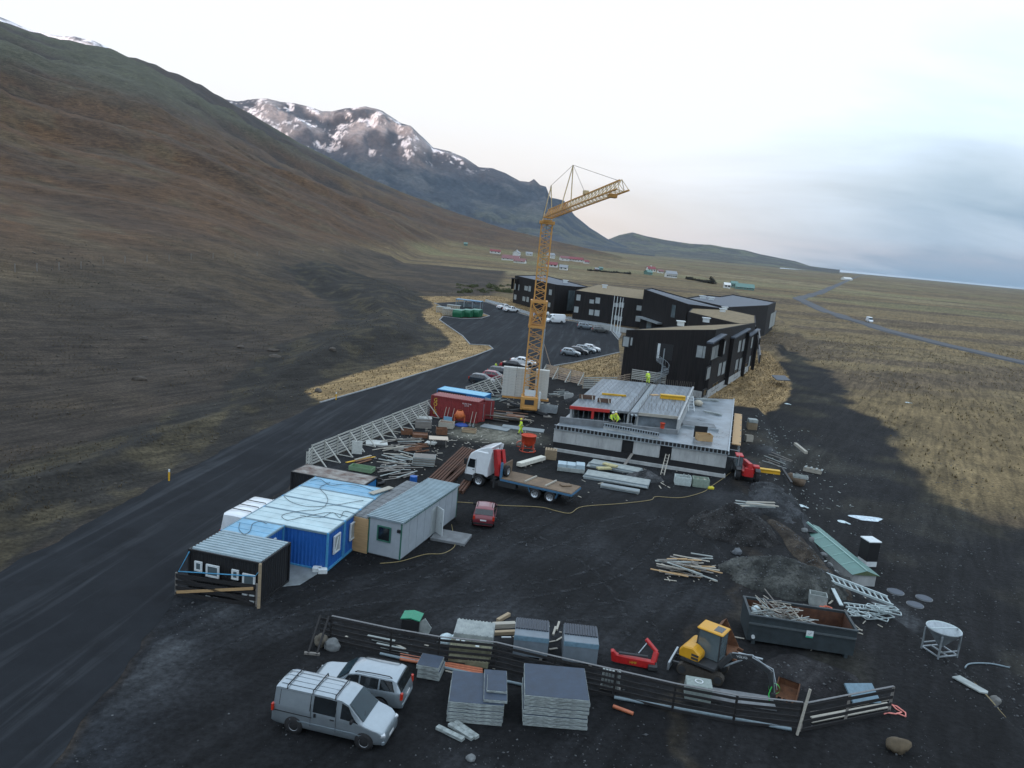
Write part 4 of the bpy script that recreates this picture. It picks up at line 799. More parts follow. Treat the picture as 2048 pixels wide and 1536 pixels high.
for i, (x, y, r) in enumerate(((1791,1184,0.62),(1815,1195,0.0),(1830,1210,0.6),(1848,1197,0.6))):
    if r: o = thing('manhole_cover', ['blue grey round manhole cover nearest the green shed','','grey round manhole cover nearest the frame heap','dark round manhole cover farthest right of three'][i], 'manhole', P(x,y,LOW+0.15) if False else Vector((*P(x,y,LOW).xy, groundz(*P(x,y,LOW).xy)))); MB().cyl((0,0,-0.3),(0,0,0.05),r,n=24).build('ring', CONCD, o); MB().cyl((0,0,0.05),(0,0,0.08),r*0.9,n=24).build('cover', BITUMEN, o)

# ---------------- farm village ----------------
RROOF = mat('red_tin_roof', (0.22, 0.05, 0.055), 0.6); GROOF = mat('grey_tin_roof', (0.26, 0.27, 0.28), 0.6); TEAL = mat('teal_tin', (0.12, 0.22, 0.19), 0.6); WHITEW = mat('white_render', (0.66, 0.66, 0.63), 0.8); PROOF = mat('dusty_red_roof', (0.22, 0.10, 0.10), 0.7)
def house(name, label, px, py, wpx, d, h, rz, wm, rm, group='farm houses on the plain', chim=False, nwin=3, flat=False):
    p = G(px, py); dist = math.hypot(p.x, p.y); w = wpx*0.85/FPX*dist; h *= 0.8; d *= 0.85; o = thing(name, label, 'house' if 'house' in name else 'barn', p, rz, group); rh = min(d, w)*0.32
    for q in ((-w/2,-d/2,w/2,-d/2+0.3),(-w/2,d/2-0.3,w/2,d/2),(-w/2,-d/2+0.3,-w/2+0.3,d/2-0.3),(w/2-0.3,-d/2+0.3,w/2,d/2-0.3)): MB().box(q[0],q[1],-0.8,q[2],q[3],h).build('wall', wm, o)
    for s in (-1, 1): MB().add([(s*w/2,-d/2,h),(s*w/2,d/2,h),(s*w/2,0,h+rh)],[(0,1,2)]).build('gable', wm, o)
    rf = None
    for s in (-1, 1): rf = MB().add([(-w/2-.4,s*(d/2+.5),h-.15),(w/2+.4,s*(d/2+.5),h-.15),(w/2+.4,0,h+rh+.1),(-w/2-.4,0,h+rh+.1),(-w/2-.4,s*(d/2+.5),h-.4),(w/2+.4,s*(d/2+.5),h-.4),(w/2+.4,0,h+rh-.15),(-w/2-.4,0,h+rh-.15)],[(0,1,2,3),(7,6,5,4),(0,4,5,1),(1,5,6,2),(3,7,4,0)]).build('roof', rm, o)
    if chim: MB().box(-.5,-.5,h+rh-.6,.5,.5,h+rh+1.1).build('chimney', wm, rf)
    for k in range(nwin):
        x = -w/2+w*(k+.5)/nwin; wd = MB().box(x-.8,-d/2-.06,1.0,x+.8,-d/2+.02,2.3).build('window', WHITEP, o); MB().box(x-.68,-d/2-.08,1.1,x+.68,-d/2-.05,2.2).build('pane', GLASSD, wd)
    return o
HV = [('house','white farmhouse with a dull red roof at the left end of the village',990,507,24,8,3.5,.1,WHITEW,RROOF,0,3),
 ('house','tall white gabled farmhouse with small dark roof in the village',1033,513,13,9,6.0,1.2,WHITEW,GROOF,1,2),
 ('barn','long low barn with a dusty red roof in front of the tall farmhouse',1022,521,40,11,2.6,-.25,WHITEW,PROOF,0,4),
 ('barn','second dusty red roofed barn, right of the crane side farmyard',1040,526,26,9,2.4,-.25,WHITEW,PROOF,0,2),
 ('house','low white bungalow left of the crane mast',1058,511,15,8,3,.0,WHITEW,GROOF,0,2),
 ('house','white house with a grey roof just right of the crane mast',1101,516,16,9,5,.4,WHITEW,GROOF,0,3),
 ('barn','white barn with a wide dark door beside the red roofed hall',1128,521,20,9,4,.2,WHITEW,PROOF,0,2),
 ('house','long white hall with a bright red roof in the village',1152,523,32,10,3.6,-.15,WHITEW,RROOF,0,5),
 ('house','small white annex at the right end of the red hall',1172,527,11,7,3,.3,WHITEW,RROOF,0,2),
 ('house','red roofed white farmhouse nearest the hotel roofs',1104,534,24,8,3,-.2,WHITEW,RROOF,0,3),
 ('house','white gabled cottage right of the nearest red roof',1127,540,18,7,3,-.15,WHITEW,GROOF,0,2),
 ('house','tiny red cabin among the dark garden shrubs',1193,542,8,5,2.4,.1,RROOF,GROOF,0,1),
 ('barn','small teal shed among the dark garden shrubs',1201,540,8,5,2.4,.2,TEAL,TEAL,0,1),
 ('house','white house with a crimson roof standing alone on the plain',1301,543,18,9,4,.2,WHITEW,RROOF,1,3),
 ('barn','teal barn in front of the lone crimson roofed house',1296,549,14,7,3,.5,TEAL,TEAL,0,1),
 ('house','small pale pink roofed annex beside the crimson roofed house',1320,546,12,6,2.6,.2,WHITEW,PROOF,0,2),
 ('house','white house with a grey roof right of the crimson one',1341,555,24,9,4.5,.1,WHITEW,GROOF,0,5),
 ('barn','long teal barn on the plain behind the hotel',1488,579,40,10,2.6,-.12,TEAL,TEAL,0,4),
 ('barn','tall teal shed at the left end of the long teal barn',1467,575,14,9,4.6,-.1,TEAL,TEAL,0,2),
 ('barn','white shed left of the teal barns',1453,576,13,8,3.4,-.1,WHITEW,WHITEW,0,2),
 ('barn','green hut at the foot of the hill above the village',931,491,8,6,3,.1,TEAL,TEAL,0,1),
 ('barn','long white building far along the country road',1693,560,24,14,4,.5,WHITEW,WHITEW,0,4)]
for q in HV: house('farm_'+q[0], q[1], q[2], q[3], q[4], q[5], q[6], q[7], q[8], q[9], chim=q[10], nwin=q[11])
# ======================= VEHICLES =======================
TYRE = mat('tyre_rubber', (0.016, 0.016, 0.017), 0.85, 0, 0.2, 8); RIM = mat('alloy_rim', (0.45, 0.48, 0.50), 0.35, 0.7, 0.1, 6); ARCH = mat('arch_plastic', (0.012, 0.012, 0.013), 0.8); LAMPR = mat('tail_lamp', (0.45, 0.03, 0.012), 0.25, 0, 0.15, 8); LAMPW = mat('head_lamp', (0.55, 0.58, 0.60), 0.12, 0.3, 0.1, 8); PLATE = mat('number_plate', (0.62, 0.63, 0.62), 0.5, 0, 0.05)
def carpaint(name, c, metal=0.25): return mat('paint_'+name, c, 0.34, metal, 0.06, 3, spec=0.6, coat=0.7)
SILV = carpaint('silver', (0.33, 0.38, 0.41), 0.65); WHT = carpaint('white', (0.68, 0.71, 0.72), 0.0); BLKP = carpaint('black', (0.012, 0.013, 0.015)); NAVY = carpaint('dark_blue', (0.025, 0.035, 0.045)); GRYP = carpaint('grey', (0.12, 0.125, 0.12), 0.4); REDP = carpaint('crimson', (0.22, 0.018, 0.035)); STEEL = carpaint('steel', (0.24, 0.29, 0.32), 0.5); MAROON = carpaint('maroon', (0.17, 0.02, 0.03))
def wheel_meshes(r, w):
    ty = MB().lathe([(r*0.62,-w/2),(r*0.93,-w/2),(r,-w*0.36),(r,w*0.36),(r*0.93,w/2),(r*0.62,w/2)], n=22, axis='y').mesh('tyre', TYRE)
    m = MB().lathe([(r*0.62,-w/2+.01),(r*0.56,-w*0.38),(r*0.2,-w*0.30),(0.0,-w*0.34)], n=20, axis='y').lathe([(r*0.62,w/2-.01),(r*0.56,w*0.38),(r*0.2,w*0.30),(0.0,w*0.34)], n=20, axis='y')
    rm = m.mesh('rim', RIM); d = MB()
    for s in (-1, 1):
        for k in range(5):
            a = k*2*math.pi/5+0.3; d.cyl((math.cos(a)*r*0.40, s*w*0.355, math.sin(a)*r*0.40), (math.cos(a)*r*0.40, s*w*0.36, math.sin(a)*r*0.40), r*0.10, n=8)
    return ty, rm, d.mesh('rim_opening', ARCH)
WCACHE = {}
def wheel(parent, x, y, r, w):
    k = (r, w)
    if k not in WCACHE: WCACHE[k] = wheel_meshes(r, w)
    t = meshobj('wheel', WCACHE[k][0], parent, (x, y, r)); meshobj('rim', WCACHE[k][1], t); meshobj('rim_opening', WCACHE[k][2], t); return t
def car(name, label, cat, loc, rz, L_, W, Hh, paint, top, belt, wins, wsx, rwx, wb, r=0.32, group=None, z0=0.24, tum=0.30, rails=False, bars=None, plates=False, bed=None, clad=None, panel=False):
    """lofted car: top = [(x, z)] front to back in metres from the front; wins = side windows [(x0, x1)] """
    o = thing(name, label, cat, loc, rz, group)
    xs = sorted(set([round(x, 3) for x, _ in top] + [round(L_*k/26, 3) for k in range(27)])); tx = [a for a, _ in top]; tz = [b for _, b in top]; bxs = [a for a, _ in belt]; bz = [b for _, b in belt]
    def S(x, t):
        zt = float(np.interp(x, tx, tz)); zb = min(float(np.interp(x, bxs, bz)), zt-0.02)
        e = max(0, 1-x/(0.55))**2*0.22 + max(0, 1-(L_-x)/0.45)**2*0.12; w_ = W/2*(1-e)
        wt = max(w_*0.45, w_-0.05-tum*(zt-zb)*0.72)
        T = [0, 0.12, 0.40, 0.5, 0.86, 0.94, 1.0]; YY = [w_*0.93, w_, w_*1.0, w_*0.985, wt, wt-0.12, 0]; ZZ = [z0, z0+0.16, zb-0.10*min(1,(zb-z0)), zb, zt-0.05*min(1,(zt-zb)*2), zt-0.008, zt+0.025]
        return Vector((L_/2-x, float(np.interp(t, T, YY)), float(np.interp(t, T, ZZ))))
    ts = [0, 0.06, 0.12, 0.26, 0.40, 0.5, 0.62, 0.74, 0.86, 0.90, 0.94, 1.0]; ring = [(t, 1) for t in ts] + [(t, -1) for t in reversed(ts[:-1])]
    v = []; k = len(ring)
    for x in xs:
        for t, s in ring: p = S(x, t); v.append((p.x, p.y*s, p.z))
    f = [(i*k+j, i*k+j+1, (i+1)*k+j+1, (i+1)*k+j) for i in range(len(xs)-1) for j in range(k-1)]
    f += [tuple(range(k)), tuple(reversed(range((len(xs)-1)*k, len(xs)*k)))] + [(i*k, (i+1)*k, (i+1)*k+k-1, i*k+k-1) for i in range(len(xs)-1)]
    body = MB().add(v, f, True).build('car_body', paint, o)
    md = body.modifiers.new('edge', 'EDGE_SPLIT'); md.split_angle = R_(38)
    def patch(nm, f00, m, parent=o, nx=4, nt=3, off=0.008, both=True, sides=(1,)):
        for s in sides:
            pts = []
            for j in range(nt+1):
                for i in range(nx+1):
                    x, t = f00(i/nx, j/nt); p = S(x, t); e = 0.02; du = S(x+e, t)-p; dv = S(x, min(1, t+e))-S(x, max(0, t-e)); n_ = du.cross(dv)
                    n_ = n_.normalized() if n_.length > 1e-9 else Vector((0,0,1))
                    if n_.dot(Vector((0, p.y, (p.z-0.7)))) < 0: n_ = -n_
                    q = p+n_*off; pts.append((q.x, q.y*s, q.z))
            MB().add(pts, [(j*(nx+1)+i, j*(nx+1)+i+1, (j+1)*(nx+1)+i+1, (j+1)*(nx+1)+i) for j in range(nt) for i in range(nx)], True).build(nm, m, parent)
    def slant(x0, x1, a0, a1): return lambda i, j: ((x0+a0*j)+((x1+a1*j)-(x0+a0*j))*i, 0.525+0.30*j)
    for w_ in wins: patch('side_window', slant(w_[0], w_[1], w_[2] if len(w_) > 2 else 0.05, w_[3] if len(w_) > 3 else 0), GLASSD, o, sides=(1, -1))
    if panel:
        for (pa_, pb_) in panel: patch('side_panel', slant(pa_, pb_, 0, 0), paint, o, off=0.018, sides=(1, -1)); patch('panel_seam', slant(pa_-0.03, pb_+0.03, 0, 0), ARCH, o, off=0.006, sides=(1, -1))
    def across(xa, xb, ta=0.80, tb=0.86):
        pts = []; n = 8
        for j in range(5):
            x = xa+(xb-xa)*j/4; p = S(x, 0.84); yw = p.y*0.93; zt = float(np.interp(x, tx, tz))
            sl = (float(np.interp(x+0.05, tx, tz))-float(np.interp(x-0.05, tx, tz)))/0.1; nn = Vector((sl, 0, 1)).normalized()*0.035
            for i in range(n+1): u = -1+2*i/n; pts.append((L_/2-x+nn.x, yw*u, zt+0.012*(1-u*u)+nn.z-0.012))
        return MB().add(pts, [(j*(n+1)+i, j*(n+1)+i+1, (j+1)*(n+1)+i+1, (j+1)*(n+1)+i) for j in range(4) for i in range(n)], True)
    across(*wsx).build('windscreen', mat('windscreen_glass', (0.02, 0.04, 0.05), 0.16, 0, 0.2, 1, spec=0.3), o)
    if rwx: across(*rwx).build('rear_window', GLASSD, o)
    fz = float(np.interp(0.12, tx, tz)); 
    for s in (-1, 1):
        q = S(0.16, 0.42); MB().box(-0.10,-0.14,-0.07,0.10,0.14,0.08).build('headlight', LAMPW, o, 0.03, (L_/2-0.13, s*(q.y-0.13), min(fz-0.14, q.z+0.02)), R_(-s*28)); q = S(L_-0.10, 0.45); MB().box(-0.07,-0.11,-0.17,0.05,0.06,0.17).build('tail_light', LAMPR, o, 0.02, (-L_/2+0.07, s*(q.y-0.035), q.z-0.10))
        q = S(wsx[0]+0.45, 0.52); MB().box(-0.06,-0.02,-0.07,0.05,0.20,0.08).build('mirror', ARCH, o, 0.02, (q.x, s*(q.y+0.10)-0.09, q.z+0.08))
        MB().box(-L_/2+0.9,-0.01,0,L_/2-0.9,0.01,0.06).build('side_strip', clad or paint, o, 0, (0, s*(W/2+0.004), z0+0.30))
    bm_ = clad or ARCH
    MB().box(-0.10,-W*0.43,0,0.09,W*0.43,0.22).build('bumper', bm_, o, 0.05, (L_/2-0.10, 0, z0-0.03)); MB().box(-0.08,-W*0.45,0,0.10,W*0.45,0.22).build('bumper', bm_, o, 0.05, (-L_/2+0.06, 0, z0+0.02))
    MB().box(-0.01,-0.24,0,0.012,0.24,0.11).build('number_plate', PLATE, o, 0, (L_/2+0.0, 0, z0+0.10)); MB().box(-0.012,-0.24,0,0.01,0.24,0.11).build('number_plate', PLATE, o, 0, (-L_/2-0.02, 0, z0+0.36))
    ch = MB().lathe([(0,-0.002),(r*1.22,-0.002),(r*1.22,0.002)], n=24, axis='y').mesh('wheel_arch', ARCH)
    for x in wb:
        for s in (-1, 1):
            meshobj('wheel_arch', ch, o, (L_/2-x, s*(W/2+0.006), r+0.02)); wheel(o, L_/2-x, s*(W/2-0.075), r, 0.20)
    if rails:
        for s in (-1, 1):
            q0, q1 = S(rails[0], 0.93), S(rails[1], 0.93); MB().tube([(q0.x, s*q0.y, q0.z), (q0.x-0.12, s*q0.y, q0.z+0.07), ((q0.x+q1.x)/2, s*S((rails[0]+rails[1])/2,0.93).y, q0.z+0.09), (q1.x+0.12, s*q1.y, q1.z+0.07), (q1.x, s*q1.y, q1.z)], 0.022).build('roof_rail', ARCH, o)
    for x in bars or []:
        q = S(x, 0.86); MB().tube([(q.x, -q.y-0.02, q.z-0.02), (q.x, -q.y+0.04, q.z+0.13), (q.x, q.y-0.04, q.z+0.13), (q.x, q.y+0.02, q.z-0.02)], 0.028).build('roof_bar', ARCH, o)
    o['_L'] = L_; return o
def cspec(kind):
    if kind == 'hatch': return dict(L_=3.95, W=1.7, Hh=1.5, top=[(0,.62),(.25,.80),(1.0,.97),(1.75,1.42),(2.1,1.49),(3.1,1.49),(3.45,1.40),(3.85,.98),(3.95,.70)], belt=[(0,.62),(.3,.80),(1.0,.93),(3.9,1.0)], wins=[(1.35,2.25,.42,0),(2.32,3.05,0,0),(3.10,3.45,0,-.12)], wsx=(1.06,1.72), rwx=(3.48,3.8), wb=(.75,3.22), r=.31)
    if kind == 'estate': return dict(L_=4.5, W=1.78, Hh=1.5, top=[(0,.62),(.3,.80),(1.15,.96),(1.95,1.42),(2.35,1.49),(3.8,1.47),(4.05,1.40),(4.42,.98),(4.5,.70)], belt=[(0,.62),(.3,.80),(1.1,.93),(4.5,1.0)], wins=[(1.55,2.5,.42,0),(2.57,3.35,0,0),(3.42,4.02,0,-.15)], wsx=(1.22,1.92), rwx=(4.08,4.38), wb=(.85,3.55), r=.32, rails=(2.3,3.9))
    if kind == 'sedan': return dict(L_=4.5, W=1.76, Hh=1.45, top=[(0,.60),(.3,.78),(1.15,.93),(1.95,1.38),(2.4,1.45),(3.1,1.43),(3.9,1.03),(4.4,.98),(4.5,.65)], belt=[(0,.60),(.3,.78),(1.1,.90),(4.5,.97)], wins=[(1.55,2.45,.42,0),(2.52,3.25,0,-.25)], wsx=(1.22,1.92), rwx=(3.2,3.82), wb=(.85,3.5), r=.32)
    if kind == 'suv': return dict(L_=4.6, W=1.86, Hh=1.7, top=[(0,.72),(.25,.92),(.5,.98),(1.25,1.07),(1.95,1.60),(2.35,1.68),(4.05,1.66),(4.25,1.58),(4.5,1.08),(4.6,.72)], belt=[(0,.72),(.3,.92),(1.2,1.03),(4.6,1.10)], wins=[(1.5,2.45,.42,0),(2.53,3.40,0,0),(3.48,4.22,0,-.18)], wsx=(1.32,1.92), rwx=(4.28,4.49), wb=(.9,3.55), r=.36, z0=.32, rails=(2.2,4.0))
    if kind == 'van': return dict(L_=5.25, W=1.9, Hh=1.98, top=[(0,.62),(.12,.86),(.35,.98),(.95,1.15),(1.72,1.84),(2.05,1.96),(2.6,2.0),(4.95,1.99),(5.15,1.92),(5.25,.75)], belt=[(0,.62),(.35,.95),(.95,1.08),(1.6,1.13),(5.25,1.16)], wins=[(1.18,2.02,.52,.0),(2.25,3.30,.0,.0)], wsx=(1.0,1.70), rwx=None, wb=(.88,4.15), r=.35, z0=.30, tum=.24)
    if kind == 'bigvan': return dict(L_=5.9, W=2.05, Hh=2.5, top=[(0,.70),(.15,.95),(.8,1.20),(1.35,1.95),(1.8,2.40),(2.2,2.52),(5.7,2.5),(5.85,2.4),(5.9,.8)], belt=[(0,.7),(.4,1.0),(.9,1.15),(1.5,1.25),(5.9,1.3)], wins=[(1.25,2.15,.5,0)], wsx=(.88,1.60), rwx=None, wb=(.95,4.6), r=.36, z0=.32, tum=.2)
    if kind == 'pickup': return dict(L_=5.2, W=1.85, Hh=1.8, top=[(0,.75),(.3,1.0),(1.3,1.12),(1.95,1.70),(2.35,1.78),(3.0,1.76),(3.35,1.16),(5.1,1.12),(5.2,.8)], belt=[(0,.75),(.3,1.0),(1.3,1.08),(5.2,1.11)], wins=[(1.55,2.3,.4,0),(2.38,3.02,0,-.08)], wsx=(1.38,1.9), rwx=(3.06,3.32), wb=(.95,4.05), r=.39, z0=.4)
def put(kind, name, label, cat, rear, front, paint, z=0.0, group=None, near=None, **kw):
    """rear / front: pixels of two points on the car's centre line at height z"""
    a, b = P(*rear, z), P(*front, z); c = (a+b)/2; d = (b-a); rz = math.atan2(d.y, d.x); s = cspec(kind); s.update(kw)
    return car(name, label, cat, Vector((c.x, c.y, 0.0)), rz, paint=paint, group=group, **s)
# the two silver vehicles in the foreground
A_, B_ = P(575,1462), P(722,1497); d = (B_-A_).normalized(); lf = Vector((-d.y, d.x, 0)); mid = (A_+B_)/2 + lf*0.88; s = cspec('van')
van = car('van', 'silver panel van with three black roof bars in the foreground', 'van', Vector((mid.x,mid.y,0.015))+d*0.1, math.atan2(d.y,d.x), paint=SILV, bars=[2.35,3.4,4.6], clad=STEEL, panel=[(3.45,4.85)], **s)
MB().box(-0.006,-0.01,0,0.006,0.01,1.05).build('door_seam', ARCH, van, 0, (0.42,-0.954,0.52)); MB().box(-0.006,-0.01,0,0.006,0.01,1.05).build('door_seam', ARCH, van, 0, (-0.75,-0.954,0.52)); MB().box(-0.9,-0.012,0,0.9,0.012,0.035).build('slide_rail', ARCH, van, 0, (-1.6,-0.952,0.92)); MB().box(-0.05,-0.03,0,0.05,0.02,0.16).build('door_handle', ARCH, van, 0, (-0.55,-0.962,1.0)); MB().box(-0.09,-0.03,0,0.09,0.02,0.045).build('door_handle', ARCH, van, 0, (0.25,-0.962,1.03))
for y in (-0.5,-0.17,0.17,0.5): MB().box(-2.4,y-0.03,0,0.2,y+0.03,0.008).build('roof_rib', SILV, van, 0, (0,0,2.008+0.012*(1-abs(y))))
MB().bar((1.55,-0.5,1.30),(1.25,0.25,1.52),0.03).build('wiper', ARCH, van)
a, b = P(704,1334,1.65), P(768,1346,1.65); d = (a-b); p = P(747,1330,1.75); s = cspec('suv')
car('suv', 'silver estate off-roader with black roof rails parked behind the silver van', 'suv', Vector((p.x,p.y,0.015)) + d.normalized()*0.55, math.atan2(d.y,d.x), paint=SILV, clad=STEEL, **s)
# small red car by the grey cabin
a, b = P(970,1014,1.5), P(975,994.5,1.5); d = (b-a); c = (a+b)/2; s = cspec('hatch'); s['rails'] = (2.1,3.2)
car('hatchback', 'small maroon hatchback seen from behind near the flatbed truck', 'car', Vector((c.x,c.y,0.01))-d.normalized()*0.1+Vector((0,0.2,0)), math.atan2(d.y,d.x), paint=MAROON, **s)
put('bigvan', 'white_van', 'white roof-ribbed van half hidden behind the blue cabins', 'van', (470,1042), (556,994), WHT, 2.0, bars=[2.3,3.2,4.1,5.0])
PK = 'cars in the hotel car park'
def pk(kind, label, cx, cy, dx, dy, paint, cat='car', nm=None): return put(kind, nm or {'hatch':'hatchback','estate':'estate_car','sedan':'saloon_car','suv':'suv','bigvan':'white_van','pickup':'pickup_truck'}[kind], label, cat, (cx-dx, cy-dy), (cx+dx, cy+dy), paint, 0, PK)
pk('hatch','silver hatchback nearest the viewer in the row of four right of the crane',1141,711,12,1.5,SILV); pk('hatch','black car second in the row of four right of the crane',1157,707.5,12,1.5,BLKP); pk('estate','dark grey car third in the row of four right of the crane',1170,704.5,12,1.5,STEEL); pk('hatch','white car farthest in the row of four right of the crane',1182,702.5,12,1.5,WHT)
pk('hatch','dark hatchback beside the timber barrier, nearest of the five left of the crane',964,767,15,2,NAVY); pk('hatch','crimson car with pale bonnet between two dark cars by the barrier',988,760.5,15,2,REDP); pk('estate','dark estate car third from the timber barrier left of the crane',1003,752,15,2,NAVY); pk('sedan','black saloon with pale windscreen partly behind the crane mast',1030,737,15,2,BLKP); pk('sedan','white saloon behind the black one at the crane mast',1046,730,15,2,WHT)
pk('pickup','white pickup truck on the far side of the car park',1022,624,12,0.5,WHT,'pickup'); pk('pickup','white pickup half hidden left behind the other pickup',1009,619,12,0.5,WHT,'pickup'); pk('bigvan','large white van with high roof at the far kerb of the car park',1109,646,-15,-0.6,WHT,'van'); pk('suv','light grey off-roader at the far kerb, left of a darker one',1171,658,12,1.2,STEEL,'suv'); pk('suv','dark grey off-roader nearest the flagpoles',1200,665,12,1.0,GRYP,'suv'); pk('hatch','dark car almost hidden behind the large white van',1083,634,10,0.5,BLKP)
p = G(1738,646); c = put('bigvan', 'white_van', 'small white van driving on the distant country road', 'van', (1733,645), (1743,648), WHT); c.location = (p.x, p.y, p.z+0.4)

# ---------------- flatbed truck with a loading crane ----------------
fa, ra = P(957,972), P(1100,1005); d = (fa-ra).normalized(); lf = Vector((-d.y, d.x, 0)); o_ = fa - lf*1.05
tr = thing('flatbed_truck', 'white flatbed truck with a red loading crane behind its cab', 'truck', Vector((o_.x,o_.y,0.01)), math.atan2(d.y,d.x))
DKG = mat('dark_chassis', (0.022,0.023,0.024), 0.7); CRRED = mat('crane_red', (0.42,0.015,0.015), 0.45); DECK = mat('worn_deck', (0.17,0.118,0.075), 0.85, 0, 0.3, 1.2, 0.2, 12); BLUEG = mat('faded_blue', (0.05,0.14,0.24), 0.6)
cabp = [(1.35,0.55),(1.42,1.0),(1.38,1.35),(1.12,2.55),(0.95,2.95),(0.55,3.35),(-0.35,3.75),(-0.75,3.72),(-0.85,0.95),(0.62,0.95),(0.62,1.0),(0.55,0.95)]
cabp = [(1.35,0.55),(1.42,1.0),(1.38,1.35),(1.12,2.55),(0.95,2.9),(0.5,3.25),(-0.75,3.25),(-0.85,1.0),(-0.62,1.0),(-0.4,1.12),(0.35,1.12),(0.6,0.9),(0.62,0.55)]
MB().prism(cabp, -1.22, 1.22, 'xz').build('cab', WHT, tr, 0.07)
MB().prism([(0.55,3.22),(-0.15,3.55),(-0.95,3.78),(-1.0,3.70),(-0.7,3.22)], -1.1, 1.1, 'xz').build('wind_deflector', WHT, tr, 0.05)
for s in (-1, 1):
    MB().add([(1.20,s*1.23,1.62),(0.45,s*1.23,1.62),(0.42,s*1.23,2.42),(1.0,s*1.23,2.42)], [(0,1,2,3)]).build('side_window', GLASSD, tr, 0, (0,s*0.004,0)); MB().box(-0.1,-0.05,0,0.1,0.12,0.55).build('mirror', ARCH, tr, 0.03, (1.35,s*1.36,1.85)); MB().box(-0.55,-0.06,0,0.6,0.06,0.1).build('wheel_arch', DKG, tr, 0, (0.0,s*1.15,1.08)); MB().box(-0.3,-0.05,0.35,0.3,0.1,0.55).build('step', DKG, tr, 0, (0.95,s*1.15,0)); MB().box(-0.04,-0.15,0,0.05,0.15,0.18).build('headlight', LAMPW, tr, 0.02, (1.36,s*0.95,0.72)); MB().prism([(-0.5,1.2),(-0.75,1.35),(-1.15,3.65),(-0.85,3.65)], s*1.18-0.03, s*1.18+0.03, 'xz').build('side_fairing', WHT, tr)
MB().add([(1.425,-1.08,1.45),(1.425,1.08,1.45),(1.19,1.04,2.5),(1.19,-1.04,2.5)], [(0,1,2,3)]).build('windscreen', GLASSD, tr); MB().box(1.38,-0.95,0.95,1.44,0.95,1.30).build('grille', DKG, tr)
for s in (-1, 1):
    for x in (1.28, 0.36): MB().box(x-0.012,s*1.225-0.012,1.0 if x > 1 else 1.15,x+0.012,s*1.225+0.012,2.5).build('door_seam', DKG, tr)
    MB().box(0.45,s*1.235-0.02,1.42,0.65,s*1.235+0.02,1.48).build('door_handle', DKG, tr); MB().box(0.62,s*1.2-0.04,0.5,1.36,s*1.2+0.04,0.95).build('step_panel', DKG, tr); MB().box(1.15,-1.2,0.35,1.46,1.2,0.62).build('bumper', DKG, tr, 0.04)
MB().box(-8.3,-0.45,0.72,0.9,-0.3,1.0).box(-8.3,0.3,0.72,0.9,0.45,1.0).build('chassis', DKG, tr); MB().box(-3.6,0.55,0.45,-1.9,1.2,1.0).build('fuel_tank', DKG, tr, 0.05); MB().box(-3.4,-1.2,0.45,-2.2,-0.55,1.0).build('tool_box', DKG, tr, 0.05)
for x, ys in ((0.0,(1,-1)),(-5.45,(1,-1)),(-6.85,(1,-1))):
    for s in ys: wheel(tr, x, s*1.02, 0.52, 0.36 if x == 0 else 0.55)
for k in range(8): MB().box(-8.75,-1.26+k*0.315,1.18,-2.15,-0.953+k*0.315,1.26).build('deck_plank', DECK, tr)
MB().box(-8.8,-1.28,1.0,-2.1,1.28,1.18).build('bed_frame', BLUEG, tr); MB().box(-2.15,-1.25,1.2,-2.05,1.0,2.35).build('headboard', DECK, tr); MB().box(-2.2,1.0,1.2,-2.05,1.28,2.6).build('headboard_post', BLUEG, tr)
for x in (-4.75,-7.6): MB().bar((x,1.2,1.1),(x-0.25*(1 if x>-5 else -1),1.15,0.5),0.28,0.05).build('mudguard', BLUEG, tr)
MB().bar((-8.5,-1.1,0.5),(-8.5,1.1,0.5),0.12,0.14).bar((-8.4,-0.5,0.5),(-8.4,-0.5,0.95),0.1).bar((-8.4,0.5,0.5),(-8.4,0.5,0.95),0.1).build('underrun_bar', DKG, tr)
sp = wheel(tr, -2.42, 0.2, 0.5, 0.3); sp.rotation_euler = (0,0,R_(90)); sp.location = (-2.4,0.55,1.78)
cr = MB().box(-1.95,-0.5,0.95,-1.15,0.5,1.6).bar((-1.55,0,1.5),(-1.55,0,2.6),0.4).build('crane_column', DKG, tr)
MB().bar((-1.62,0.55,1.15),(-1.15,0.35,3.45),0.46,0.55).build('crane_boom', CRRED, tr, 0.04); MB().bar((-1.95,0.05,1.4),(-1.45,-0.15,3.4),0.36,0.42).build('crane_arm', CRRED, tr, 0.03); MB().bar((-1.3,-0.35,3.1),(-1.75,-0.6,1.7),0.24,0.28).build('crane_jib', CRRED, tr, 0.03); MB().bar((-1.25,0.30,3.1),(-1.45,-0.3,3.25),0.3).build('knuckle', DKG, tr, 0.03); MB().cyl((-1.35,0.05,1.7),(-1.25,0.0,2.9),0.08).build('hydraulic_ram', DKG, tr); MB().bar((-1.55,-1.35,0.9),(-1.55,1.35,0.9),0.22,0.25).build('outrigger_beam', DKG, tr)
for s in (-1,1): MB().cyl((-1.55,s*1.3,0.25),(-1.55,s*1.3,1.3),0.09,n=8).build('outrigger_leg', DKG, tr)
TM = Matrix.Translation(tr.location) @ Matrix.Rotation(tr.rotation_euler.z, 4, 'Z')
for i, x in enumerate((-4.6,-6.5)): tag(MB().bar((0,-1.15,0.07),(0.25,1.0,0.07),0.12,0.12).build('timber_bearer', WOODP, None, loc=TM @ Vector((x,0,1.262)), rz=tr.rotation_euler.z), ['front','rear'][i]+' timber bearer laid across the truck bed', 'timber')
tag(MB().box(-0.5,-0.3,0,0.5,0.3,0.14).build('dirt_lump', DECK, None, 0.05, TM @ Vector((-7.6,-0.5,1.262)), 0.4), 'small brown lump of dirt near the tail of the truck bed', 'dirt')

